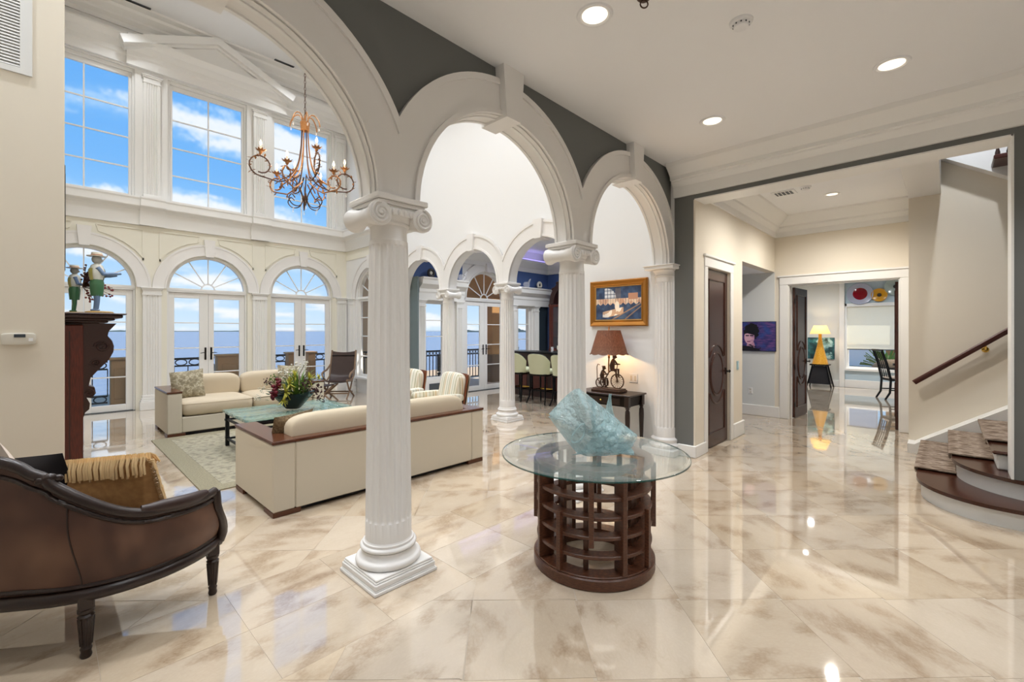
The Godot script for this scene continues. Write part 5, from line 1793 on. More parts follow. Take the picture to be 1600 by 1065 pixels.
func monkey(at_: Vector3, k: float) -> MB:
	# little crouching figure, facing +x, arms reaching forward
	var s := mb()
	s.t = Transform3D(Basis().scaled(Vector3.ONE * k), at_)
	s.tube([Vector3(-0.02, -0.04, 0), Vector3(-0.025, 0.03, 0), Vector3(-0.01, 0.09, 0), Vector3(0.0, 0.125, 0)], [0.03, 0.038, 0.03, 0.016], 10)
	s.ball(Vector3(0.012, 0.155, 0), Vector3(0.03, 0.034, 0.028))
	s.ball(Vector3(0.038, 0.147, 0), Vector3(0.014, 0.013, 0.014))
	s.ball(Vector3(0.005, 0.18, 0), Vector3(0.034, 0.010, 0.034))
	for z in [-1.0, 1.0]:
		s.ball(Vector3(0.008, 0.155, z * 0.03), Vector3(0.008, 0.010, 0.006), 8, 5)
		s.tube([Vector3(-0.005, 0.10, z * 0.03), Vector3(0.03, 0.055, z * 0.035), Vector3(0.085, 0.05, z * 0.02)], [0.013, 0.011, 0.008], 7)
		s.tube([Vector3(-0.01, -0.03, z * 0.02), Vector3(0.055, -0.02, z * 0.03), Vector3(0.055, -0.12, z * 0.03), Vector3(0.08, -0.13, z * 0.03)], [0.019, 0.016, 0.011, 0.008], 7)
	return s

func interior_print() -> StandardMaterial3D:
	# blue room, a pale arched window, a zigzag frieze of peach and a tray on a bed
	var w := 256
	var h := 168
	var im := Image.create(w, h, false, Image.FORMAT_RGB8)
	var n := noise(84, 0.02, 4)
	for j in h:
		for i in w:
			var x := float(i) / w
			var y := float(j) / h
			var a := n.get_noise_2d(i, j)
			var c := Color(0.16, 0.23, 0.36).lerp(Color(0.26, 0.36, 0.50), clampf(0.5 + a * 1.4, 0, 1))
			if y < 0.36 and x > 0.20 and Vector2((x - 0.24) / 0.22, (y - 0.34) / 0.30).length() < 1.0:
				c = Color(0.86, 0.89, 0.92) if fmod(x * 14.0 + 0.3, 1.0) > 0.16 and fmod(y * 9.0, 1.0) > 0.15 else Color(0.22, 0.30, 0.42)
			if absf(x - 0.50) < 0.06 and y < 0.36 and y > 0.05:
				c = c.lerp(Color(0.55, 0.48, 0.46), 0.5)
			var zig := 0.44 + 0.07 * absf(fmod(x * 9.0, 1.0) - 0.5) * 2.0
			if y > 0.36 and y < zig + 0.05:
				c = Color(0.80, 0.64, 0.54).lerp(Color(0.90, 0.82, 0.74), clampf(0.5 + 2.0 * a, 0, 1))
				if fmod(x * 18.0, 1.0) < 0.10:
					c = Color(0.22, 0.27, 0.38)
			if x > 0.72 and x < 0.92 and y > 0.22 and y < 0.40:
				c = Color(0.74, 0.56, 0.46)
			if x > 0.16 and x < 0.62 and y > 0.62 and y < 0.92 and absf((y - 0.78) - (x - 0.40) * -0.30) < 0.10:
				c = Color(0.74, 0.64, 0.56)
				if a > 0.08:
					c = Color(0.93, 0.91, 0.88)
			if Vector2((x - 0.48) / 0.05, (y - 0.58) / 0.14).length() < 1.0:
				c = Color(0.92, 0.90, 0.86)
			if absf((y - 0.80) + (x - 0.62) * 0.75) < 0.018 or absf((y - 0.82) + (x - 0.80) * 1.1) < 0.02:
				c = Color(0.60, 0.50, 0.42)
			im.set_pixel(i, j, c)
	var m := StandardMaterial3D.new()
	m.albedo_texture = ImageTexture.create_from_image(im)
	m.roughness = 0.45
	return m

# ---------------------------------------------------------------- living room things

func make_sofa(label: String, pos: Vector3, ry: float) -> Node3D:
	# local frame: back along z at x 0, seat opens to +x; length along z from 0 to L
	var o := thing("sofa", label, "sofa", pos, ry, "linen sofas")
	var L := 2.42
	var D := 1.08
	var H := 0.655
	var aw := 0.19
	for q in [[0.0, aw], [L - aw, L]]:
		put("arm", mb().span(Vector3(0.0, 0.045, q[0]), Vector3(D, H - 0.028, q[1]), 0.012), M.linen, o)
		put("arm_cap", mb().span(Vector3(-0.004, H - 0.028, q[0] - 0.004), Vector3(D + 0.004, H, q[1] + 0.004), 0.004), M.cap_wood, o)
	put("back", mb().span(Vector3(0.0, 0.045, aw), Vector3(0.10, H - 0.028, L - aw), 0.01), M.linen, o)
	put("back_cap", mb().span(Vector3(-0.004, H - 0.028, aw), Vector3(0.104, H, L - aw), 0.004), M.cap_wood, o)
	put("seat_base", mb().span(Vector3(0.10, 0.05, aw), Vector3(D - 0.01, 0.27, L - aw), 0.01), M.linen, o)
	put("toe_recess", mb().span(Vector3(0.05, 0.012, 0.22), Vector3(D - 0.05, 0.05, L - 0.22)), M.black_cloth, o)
	for q in [[0.0, 0.0], [D - 0.24, 0.0], [0.0, L - 0.24], [D - 0.24, L - 0.24]]:
		put("foot", mb().span(Vector3(q[0] + 0.004, 0.0, q[1] + 0.004), Vector3(q[0] + 0.236, 0.045, q[1] + 0.236), 0.005), M.foot_wood, o)
	var cl := (L - 2 * aw) / 2
	for k in 2:
		var zc := aw + cl * (k + 0.5)
		var sc := put("seat_cushion", mb().soft(Vector3(0.10 + (D - 0.10) / 2, 0.385, zc), Vector3(D - 0.09, 0.25, cl - 0.004), 0.16, 0.42, 32, 16), M.cushion, o)
		var pipe := []
		for q in 41:
			var t := TAU * q / 40
			var cx := signf(cos(t)) * pow(absf(cos(t)), 0.16)
			var cz := signf(sin(t)) * pow(absf(sin(t)), 0.16)
			pipe.append(Vector3(0.10 + (D - 0.10) / 2 + cx * (D - 0.10) / 2 * 0.995, 0.455, zc + cz * (cl - 0.012) / 2))
		put("piping", mb().tube(pipe, 0.006, 5, false), M.cushion, sc)
		var bc := mb()
		bc.t = Transform3D(Basis(Vector3(0, 0, 1), -0.10), Vector3(0.235, 0.63, zc))
		bc.soft(Vector3.ZERO, Vector3(0.24, 0.40, cl - 0.006), 0.30, 0.5, 28, 16)
		put("back_cushion", bc, M.cushion, o)
	return o

func make_pillow(called: String, label: String, pos: Vector3, ry: float, lean: float, size: Vector3, m: Material, roll := 0.0) -> void:
	var o := put(called, mb().pillow(size.x, size.y, size.z), m, null, pos, ry)
	o.rotation = Vector3(lean, ry, roll)
	tag(o, label, "pillow", "throw pillows")

func make_living() -> void:
	var rug := thing("area_rug", "faded sage and beige rug under the coffee table", "rug", Vector3(-6.80, 0.001, -2.64))
	put("field", mb().box(Vector3(0, 0.005, 0), Vector3(2.74, 0.010, 2.72), 0.003), M.rug, rug)
	put("border", mb().span(Vector3(-1.55, 0, -1.56), Vector3(1.55, 0.009, -1.36)).span(Vector3(-1.55, 0, 1.36), Vector3(1.55, 0.009, 1.56)).span(Vector3(-1.55, 0, -1.36), Vector3(-1.37, 0.009, 1.36)).span(Vector3(1.37, 0, -1.36), Vector3(1.55, 0.009, 1.36)), M.rug_edge, rug)
	# near sofa: back to the foyer; far sofa: back to the water
	var a := make_sofa("cream linen sofa with wood cap seen from behind the front column", Vector3(-4.12, 0, -1.345), PI)
	var b := copy_of(a, Vector3(-9.46, 0, -3.63), 0.0, "cream linen sofa with wood topped arms facing us before the glass doors", "linen sofas")
	b.scale = Vector3(1.0, 1.04, 0.975)
	make_pillow("throw_pillow", "patterned sage pillow at the left end of the far sofa", Vector3(-8.92, 0.735, -1.62), PI / 2 - 0.35, -0.30, Vector3(0.46, 0.46, 0.17), M.paisley, 0.12)
	make_pillow("throw_pillow", "patterned pale pillow at the right end of the far sofa", Vector3(-8.98, 0.74, -3.22), PI / 2 + 0.3, -0.28, Vector3(0.44, 0.44, 0.17), M.paisley, -0.1)
	make_pillow("throw_pillow", "brown woven pillow at the left end of the near sofa", Vector3(-4.56, 0.63, -1.65), PI / 2 + 0.3, 0.35, Vector3(0.42, 0.40, 0.15), M.brown_weave, 0.05)
	make_coffee_table()
	make_bowl()
	make_leather_chair()
	make_striped_chairs()
	make_fireplace()
	make_settee()
	make_chandelier()
	make_wall_fittings()

func make_coffee_table() -> void:
	var o := thing("coffee_table", "thick rippled glass coffee table on a black iron frame", "table", Vector3(-6.70, 0.012, -2.42))
	var hx := 0.50
	var hz := 0.68
	for sx in [-1.0, 1.0]:
		for sz in [-1.0, 1.0]:
			put("leg", mb().box(Vector3(sx * (hx - 0.02), 0.23, sz * (hz - 0.02)), Vector3(0.045, 0.46, 0.045), 0.005).box(Vector3(sx * (hx - 0.02), 0.36, sz * (hz - 0.02)), Vector3(0.058, 0.03, 0.058), 0.004).box(Vector3(sx * (hx - 0.02), 0.12, sz * (hz - 0.02)), Vector3(0.054, 0.02, 0.054), 0.004), M.iron, o)
	for h in [0.10, 0.365, 0.45]:
		for s in [-1.0, 1.0]:
			put("stretcher", mb().bar(Vector3(-hx, h, s * (hz - 0.02)), Vector3(hx, h, s * (hz - 0.02)), 0.026, 0.026), M.iron, o)
			put("stretcher", mb().bar(Vector3(s * (hx - 0.02), h, -hz), Vector3(s * (hx - 0.02), h, hz), 0.026, 0.026), M.iron, o)
	var nf := noise(91, 5.0, 2)
	var f := func(u: float, v: float) -> Vector3:
		var x := lerpf(-hx - 0.03, hx + 0.03, u)
		var z := lerpf(hz + 0.03, -hz - 0.03, v)
		return Vector3(x, 0.496 + nf.get_noise_2d(x * 1.6, z * 1.6) * 0.003, z)
	put("glass_top", mb().sheet(f, 36, 44, 0.030), M.teal_glass, o)

func make_bowl() -> void:
	var at_ := Vector3(-6.60, 0.515, -2.42)
	var bw := thing("planter_bowl", "dark angular bowl on the coffee table holding the flowers", "bowl", at_, 0.75)
	var rs := []
	for q in [[0.07, 0.0], [0.09, 0.004], [0.30, 0.20], [0.28, 0.20], [0.08, 0.02]]:
		var ring := PackedVector3Array()
		for k in 24:
			var t := TAU * (k + 0.5) / 24
			var sx := signf(cos(t)) * pow(absf(cos(t)), 0.55)
			var sz := signf(sin(t)) * pow(absf(sin(t)), 0.55)
			var up: float = q[1] + (0.05 * absf(sx) if q[0] > 0.2 else 0.0)
			ring.append(Vector3(sx * q[0], up, sz * q[0] * 0.62))
		rs.append(ring)
	put("body", mb().rings(rs, true, true, 40.0), flat(Color(0.07, 0.11, 0.12), 0.25), bw)
	var fl := thing("flower_arrangement", "arrangement of lime, burgundy and plum flowers with green blades in the bowl", "flowers", at_)
	rng.seed = 404
	var yaw := deg_to_rad(43.94)
	var rt := Vector3(cos(yaw), 0, -sin(yaw))
	var aw := Vector3(-sin(yaw), 0, -cos(yaw))
	var stems := mb()
	var spots := []
	# blooms: [right, up, towards viewer, size, kind]
	var blooms := [[-0.17, 0.27, 0.16, 0.085, "red"], [-0.13, 0.37, 0.14, 0.075, "red"], [-0.19, 0.20, 0.18, 0.06, "red"], [0.0, 0.26, 0.20, 0.10, "lime"], [0.03, 0.36, 0.16, 0.09, "lime"], [-0.03, 0.15, 0.22, 0.08, "lime"], [0.04, 0.46, 0.02, 0.07, "lime"], [0.25, 0.42, 0.05, 0.08, "lime"], [0.36, 0.44, 0.0, 0.06, "lime"], [-0.12, 0.50, 0.0, 0.09, "white"], [0.02, 0.56, -0.05, 0.08, "white"], [0.12, 0.60, -0.08, 0.07, "white"], [-0.34, 0.38, 0.02, 0.06, "plum"], [0.32, 0.32, 0.10, 0.09, "plum"], [0.40, 0.24, 0.10, 0.08, "plum"], [0.24, 0.36, 0.12, 0.07, "plum"], [0.44, 0.15, 0.10, 0.05, "plum"], [-0.40, 0.28, 0.06, 0.05, "white"], [-0.46, 0.16, 0.06, 0.045, "white"], [-0.27, 0.42, 0.0, 0.06, "leaf"]]
	for q in blooms:
		var p: Vector3 = rt * q[0] + Vector3(0, q[1], 0) - aw * q[2]
		stems.tube([Vector3(p.x * 0.2, 0.12, p.z * 0.2), Vector3(p.x * 0.6, 0.15 + (q[1] - 0.12) * 0.7, p.z * 0.6), p], 0.005, 5)
		var f := mb()
		var r: float = q[3]
		match q[4]:
			"red":
				for k in 14:
					var t := k * 2.4
					var rr := r * sqrt(k / 14.0)
					f.ball(p + Vector3(cos(t) * rr, sin(t) * rr * 0.9, sin(t * 1.7) * rr * 0.5), Vector3(r * 0.34, r * 0.30, r * 0.34), 8, 5)
			"plum", "white", "leaf":
				for k in 26:
					var d := Vector3(rng.randfn(), rng.randfn() * 0.9, rng.randfn()).normalized() * r * rng.randf_range(0.4, 1.25)
					f.ball(p + d, Vector3.ONE * r * rng.randf_range(0.10, 0.20), 6, 4)
			_:
				for k in 22:
					var d := Vector3(rng.randfn(), rng.randfn(), rng.randfn()).normalized()
					var s := d.cross(Vector3.UP).normalized() * r * 0.16
					f.quad(p - s, p + s, p + d * r * 1.25 + s * 0.3, p + d * r * 1.25 - s * 0.3)
		put("bloom", f, {"red": M.petal_red, "lime": M.petal_lime, "white": M.petal_white, "plum": M.petal_plum, "leaf": M.leaf}[q[4]], fl)
	put("stems", stems, M.leaf_olive, fl)
	var blades := mb()
	for k in 46:
		var a := rng.randf() * TAU
		var reach := rng.randf_range(0.10, 0.34)
		var top := rng.randf_range(0.28, 0.56)
		var b0 := Vector3(0.05 * cos(a), 0.16, 0.05 * sin(a)) + rt * 0.08
		var b1 := b0 + Vector3(cos(a) * reach * 0.5, (top - 0.16) * 0.8, sin(a) * reach * 0.5)
		var b2 := b0 + Vector3(cos(a) * reach, top - 0.16, sin(a) * reach)
		var s := Vector3(-sin(a), 0, cos(a)) * 0.010
		blades.quad(b0 - s, b0 + s, b1 + s, b1 - s)
		blades.quad(b1 - s, b1 + s, b2 + s * 0.2, b2 - s * 0.2)
	put("blades", blades, M.leaf, fl).set_meta("kind", "stuff")
	var lv := mb()
	for k in 60:
		var a := rng.randf() * TAU
		var el := rng.randf_range(-0.15, 0.9)
		var L := rng.randf_range(0.14, 0.36)
		var p := Vector3(cos(a) * cos(el) * L, 0.20 + sin(el) * L, sin(a) * cos(el) * L)
		var d := Vector3(cos(a), 0.3, sin(a)) * 0.06
		var s := Vector3(-sin(a), 0.2, cos(a)) * 0.022
		lv.quad(p - s, p + d * 0.5 - s * 1.2, p + d, p + s)
	put("leaves", lv, M.leaf_dark, fl).set_meta("kind", "stuff")

func make_leather_chair() -> void:
	var o := thing("campaign_chair", "brown leather sling chair with bleached wood frame by the corner window", "chair", Vector3(-10.55, 0, -4.93), deg_to_rad(48.0))
	# local: faces +z
	var wood := flat(Color(0.52, 0.42, 0.33), 0.5)
	var sling := func(u: float, v: float) -> Vector3:
		var x := lerpf(-0.27, 0.27, v)
		var p := [Vector3(0, 1.10, -0.40), Vector3(0, 0.80, -0.30), Vector3(0, 0.52, -0.20), Vector3(0, 0.40, -0.05), Vector3(0, 0.41, 0.15), Vector3(0, 0.45, 0.30)]
		var t := u * 4.999
		var i := int(t)
		var q: Vector3 = p[i].lerp(p[i + 1], t - i)
		return q + Vector3(x * (1.0 - 0.06 * u), -0.03 * (1.0 - pow(2.0 * v - 1.0, 2.0)), 0)
	put("sling", mb().sheet(sling, 24, 8, 0.02), M.dark_leather, o)
	put("head_roll", mb().box(Vector3(0, 0.99, -0.375), Vector3(0.56, 0.025, 0.05), 0.01), M.bronze_dark, o)
	for s in [-1.0, 1.0]:
		put("side_frame", mb().tube([Vector3(s * 0.29, 1.12, -0.42), Vector3(s * 0.29, 0.75, -0.30), Vector3(s * 0.29, 0.50, -0.22), Vector3(s * 0.29, 0.40, 0.0), Vector3(s * 0.29, 0.45, 0.32)], 0.022, 8), wood, o)
		put("leg", mb().tube([Vector3(s * 0.27, 0.44, 0.30), Vector3(s * 0.27, 0.22, 0.12), Vector3(s * 0.27, 0.0, -0.30)], 0.02, 8), wood, o)
		put("leg", mb().tube([Vector3(s * 0.27, 0.48, -0.22), Vector3(s * 0.27, 0.22, 0.0), Vector3(s * 0.27, 0.0, 0.30)], 0.02, 8), wood, o)
		put("arm", mb().tube([Vector3(s * 0.30, 0.78, -0.31), Vector3(s * 0.33, 0.66, -0.15), Vector3(s * 0.34, 0.63, 0.05), Vector3(s * 0.33, 0.60, 0.18), Vector3(s * 0.31, 0.52, 0.22), Vector3(s * 0.29, 0.44, 0.10)], [0.018, 0.022, 0.024, 0.026, 0.02, 0.018], 8), wood, o)
	put("crossbar", mb().bar(Vector3(-0.27, 0.12, 0.18), Vector3(0.27, 0.12, 0.18), 0.03, 0.03), wood, o)
	put("crossbar", mb().bar(Vector3(-0.27, 0.12, -0.18), Vector3(0.27, 0.12, -0.18), 0.03, 0.03), wood, o)
	var st := thing("leather_stool", "small X-legged leather stool in front of the sling chair", "stool", Vector3(-10.10, 0, -4.42), deg_to_rad(48.0))
	var seat := func(u: float, v: float) -> Vector3: return Vector3(lerpf(-0.22, 0.22, u), 0.40 - 0.04 * sin(PI * u), lerpf(-0.18, 0.18, v))
	put("seat", mb().sheet(seat, 14, 6, 0.02), M.dark_leather, st)
	for s in [-1.0, 1.0]:
		put("leg", mb().tube([Vector3(-0.22, 0.40, s * 0.17), Vector3(0.0, 0.2, s * 0.17), Vector3(0.22, 0.0, s * 0.17)], 0.018, 8), wood, st)
		put("leg", mb().tube([Vector3(0.22, 0.40, s * 0.14), Vector3(0.0, 0.2, s * 0.14), Vector3(-0.22, 0.0, s * 0.14)], 0.018, 8), wood, st)

func make_striped_chairs() -> void:
	var stripe := Image.create(128, 8, false, Image.FORMAT_RGB8)
	var cols := [Color(0.90, 0.88, 0.82), Color(0.90, 0.88, 0.82), Color(0.72, 0.70, 0.58), Color(0.90, 0.87, 0.80), Color(0.82, 0.73, 0.58), Color(0.91, 0.89, 0.83), Color(0.93, 0.91, 0.86), Color(0.78, 0.78, 0.70)]
	for i in 128:
		for j in 8:
			stripe.set_pixel(i, j, cols[(i / 8) % 8])
	var m := StandardMaterial3D.new()
	m.albedo_texture = ImageTexture.create_from_image(stripe)
	m.uv1_triplanar = true
	m.uv1_scale = Vector3(2.6, 2.6, 2.6)
	m.roughness = 0.85
	var wood := flat(Color(0.46, 0.24, 0.12), 0.35)
	var o := thing("striped_armchair", "striped armchair with curved wood back panel near the front column", "armchair", Vector3(-7.42, 0, -4.62), deg_to_rad(12.0), "striped armchairs")
	# local: faces +z
	put("seat", mb().soft(Vector3(0, 0.33, 0.05), Vector3(0.68, 0.24, 0.72), 0.25, 0.45, 24, 12), m, o)
	put("base", mb().box(Vector3(0, 0.15, 0.02), Vector3(0.64, 0.16, 0.66), 0.02), m, o)
	var bk := mb()
	bk.t = Transform3D(Basis(Vector3.RIGHT, -0.20), Vector3(0, 0.60, -0.27))
	bk.soft(Vector3.ZERO, Vector3(0.62, 0.56, 0.20), 0.28, 0.5, 24, 14)
	put("back_cushion", bk, m, o)
	var shell := func(u: float, v: float) -> Vector3:
		var a := lerpf(-0.9, 0.9, v)
		return Vector3(sin(a) * 0.44, lerpf(0.16, 0.84, u), -0.10 - cos(a) * 0.30 - 0.12 * u)
	put("back_shell", mb().sheet(shell, 8, 14, 0.03), wood, o)
	put("outside_back", mb().sheet(func(u, v): return shell.call(u * 0.97 + 0.01, v * 0.8 + 0.1) + Vector3(0, 0, -0.036), 8, 12, 0.012), m, o)
	for s in [-1.0, 1.0]:
		put("arm", mb().soft(Vector3(s * 0.34, 0.47, 0.02), Vector3(0.12, 0.14, 0.62), 0.35, 0.5, 18, 10), m, o)
		for z in [-0.25, 0.28]:
			put("foot", mb().lathe([Vector2(0.016, 0.0), Vector2(0.026, 0.08)], 10, Vector3(s * 0.26, 0, z)), wood, o)
	copy_of(o, Vector3(-6.32, 0, -4.72), deg_to_rad(-8.0), "striped armchair with curved wood back panel in front of the bar arches", "striped armchairs")

func make_fireplace() -> void:
	var zf := -0.104
	var o := thing("fireplace_mantel", "carved mahogany fireplace mantel with scrolled corbels on the chimney wall", "fireplace", Vector3(-7.3, 0, zf))
	# local: x along the wall, -z into the room
	for s in [-1.0, 1.0]:
		put("pilaster_board", mb().span(Vector3(s * 1.0, 0, -0.17), Vector3(s * 0.72, 1.66, 0.0), 0.006), M.mantel_wood, o)
		put("side_groove", mb().span(Vector3(s * 1.004, 0.02, -0.075), Vector3(s * 0.99, 1.6, -0.065)), M.carved_wood, o)
		# corbel: an S-scroll seen in profile
		var c := mb()
		c.t = Transform3D(Basis(Vector3(0, 0, -1), Vector3(0, 1, 0), Vector3(1, 0, 0)), Vector3(s * 0.86, 0, -0.165))
		c.prism(PackedVector2Array([Vector2(0, 1.68), Vector2(0.26, 1.68), Vector2(0.20, 1.60), Vector2(0.19, 1.55), Vector2(0.225, 1.50), Vector2(0.24, 1.44), Vector2(0.235, 1.38), Vector2(0.20, 1.30), Vector2(0.12, 1.20), Vector2(0.06, 1.12), Vector2(0.045, 1.04), Vector2(0.09, 1.02), Vector2(0.10, 0.96), Vector2(0.07, 0.91), Vector2(0.03, 0.92), Vector2(0.055, 0.86), Vector2(0.05, 0.80), Vector2(0.02, 0.77), Vector2(0.0, 0.70)]), -0.12, 0.12, 40.0)
		var cb := put("corbel", c, M.carved_wood, o)
		for q in [[0.145, 1.44, 0.06], [0.06, 0.96, 0.035], [0.10, 1.27, 0.04]]:
			var path := []
			for k in 22:
				var t := k * 0.55
				var r: float = q[2] * (1.0 - k / 26.0)
				path.append(Vector3(s * (0.86 + 0.124), q[1] + sin(t) * r, -0.165 - q[0] + cos(t) * r))
			put("scroll_carving", mb().tube(path, 0.009, 6), M.carved_wood, cb)
	put("lintel", mb().span(Vector3(-0.72, 1.12, -0.17), Vector3(0.72, 1.66, 0.0), 0.006), M.mantel_wood, o)
	put("firebox", mb().span(Vector3(-0.72, 0, -0.02), Vector3(0.72, 1.12, 0.0)), M.black_cloth, o)
	var sh := mb()
	for q in [[1.66, 1.685, 0.30], [1.685, 1.71, 0.36], [1.71, 1.735, 0.41], [1.735, 1.77, 0.47], [1.77, 1.785, 0.50]]:
		sh.span(Vector3(-0.72 - q[2] * 0.75, q[0], -q[2]), Vector3(0.72 + q[2] * 0.75, q[1], 0.0), 0.008)
	put("shelf", sh, M.carved_wood, o)
	var pic := thing("framed_picture", "dark picture frame seen edge-on high above the mantel", "picture", Vector3(-7.3, 2.78, zf))
	put("frame", mb().box(Vector3(0, 0, -0.025), Vector3(1.4, 1.1, 0.045), 0.006), M.black_metal, pic)
	put("canvas", mb().box(Vector3(0, 0, -0.049), Vector3(1.25, 0.95, 0.003)), flat(Color(0.35, 0.36, 0.36), 0.7), pic)
	figurine(Vector3(-6.72, 1.785, -0.40), 1.0, "tall ceramic figurine in a straw hat and green trousers stretching out an arm", true)
	figurine(Vector3(-6.92, 1.785, -0.23), 0.80, "smaller ceramic figurine in a hat holding red berry sprays", false)

func figurine(pos: Vector3, k: float, label: String, tall: bool) -> void:
	# faces away along the shelf: the arm points into the room (-z)
	var o := thing("ceramic_figurine", label, "figurine", pos, 0.0, "mantel figurines")
	var green := flat(Color(0.26, 0.44, 0.30), 0.25)
	var blue := flat(Color(0.42, 0.52, 0.66), 0.25)
	var white := flat(Color(0.86, 0.87, 0.84), 0.25)
	var straw := flat(Color(0.86, 0.84, 0.78), 0.3)
	var sk := Basis().scaled(Vector3.ONE * k)
	var S := func() -> MB:
		var s := mb()
		s.t = Transform3D(sk, Vector3.ZERO)
		return s
	put("base", S.call().soft(Vector3(0, 0.018, -0.02), Vector3(0.17, 0.036, 0.24), 0.8, 0.6), flat(Color(0.72, 0.58, 0.34), 0.4), o)
	for s in [-1.0, 1.0]:
		put("leg", S.call().tube([Vector3(s * 0.022, 0.035, 0.01), Vector3(s * 0.024, 0.14, 0.0), Vector3(s * 0.026, 0.23, 0.0)], [0.022, 0.024, 0.028], 10).ball(Vector3(s * 0.024, 0.045, 0.015), Vector3(0.022, 0.014, 0.04)), blue if tall else green, o)
	put("trousers", S.call().lathe([Vector2(0.052, 0.20), Vector2(0.058, 0.27), Vector2(0.062, 0.34), Vector2(0.052, 0.38)], 16), green, o)
	put("torso", S.call().lathe([Vector2(0.05, 0.37), Vector2(0.062, 0.42), Vector2(0.066, 0.48), Vector2(0.050, 0.535), Vector2(0.024, 0.555)], 16), white, o)
	var sash_ = S.call().lathe([Vector2(0.056, 0.372), Vector2(0.067, 0.42), Vector2(0.070, 0.47), Vector2(0.066, 0.50)], 16, Vector3.ZERO, 40.0, 0.6, 4.4)
	put("floral_vest", sash_, flat(Color(0.72, 0.70, 0.42), 0.3), o)
	var head: MeshInstance3D = put("head", S.call().ball(Vector3(0, 0.60, 0), Vector3(0.043, 0.05, 0.045)).ball(Vector3(0, 0.592, -0.042), Vector3(0.011, 0.012, 0.012)).tube([Vector3(0, 0.54, 0), Vector3(0, 0.575, 0)], 0.022, 10), flat(Color(0.68, 0.69, 0.68), 0.3), o)
	put("hat", S.call().lathe([Vector2(0.0, 0.634), Vector2(0.085, 0.632), Vector2(0.087, 0.640), Vector2(0.05, 0.644), Vector2(0.046, 0.676), Vector2(0.0, 0.678)], 20), straw, o)
	put("hat_band", S.call().lathe([Vector2(0.051, 0.645), Vector2(0.050, 0.655)], 20), flat(Color(0.70, 0.50, 0.40), 0.4), o)
	var arms := S.call()
	if tall:
		arms.tube([Vector3(0.05, 0.51, 0), Vector3(0.05, 0.44, -0.05), Vector3(0.03, 0.45, -0.13), Vector3(0.02, 0.46, -0.20)], [0.024, 0.022, 0.018, 0.012], 9)
		arms.tube([Vector3(-0.05, 0.51, 0), Vector3(-0.055, 0.43, -0.03), Vector3(-0.03, 0.43, -0.11), Vector3(-0.02, 0.44, -0.17)], [0.024, 0.022, 0.018, 0.012], 9)
	else:
		for s in [-1.0, 1.0]:
			arms.tube([Vector3(s * 0.05, 0.51, 0), Vector3(s * 0.06, 0.42, -0.03), Vector3(s * 0.02, 0.41, -0.09)], [0.024, 0.021, 0.014], 9)
	put("arms", arms, blue, o)
	if not tall:
		var spray := thing("berry_spray", "branching sprays of red berries held by the smaller figurine", "sprays", pos)
		var tw := mb()
		rng.seed = 12
		var be := mb()
		var dark := mb()
		for q in 36:
			var up := q < 22
			var d := Vector3(rng.randf_range(-0.25, 0.25), rng.randf_range(0.15, 0.9) if up else rng.randf_range(-0.5, 0.3), rng.randf_range(-0.75, -0.1)).normalized()
			var L := rng.randf_range(0.12, 0.28)
			var st := Vector3(0.10, 0.30, -0.06)
			var mid := st + d * L * 0.5 + Vector3(0, 0.02, 0)
			var end := st + d * L
			tw.tube([st, mid, end], 0.003, 4)
			for r in 4:
				var c := mid.lerp(end, r / 3.0) + Vector3(rng.randfn(), rng.randfn(), rng.randfn()) * 0.010
				(dark if up else be).ball(c, Vector3.ONE * 0.011, 6, 4)
		put("twigs", tw, M.brown_iron, spray)
		put("red_berries", be, M.berry, spray).set_meta("kind", "stuff")
		put("dark_berries", dark, flat(Color(0.30, 0.16, 0.17), 0.5), spray).set_meta("kind", "stuff")

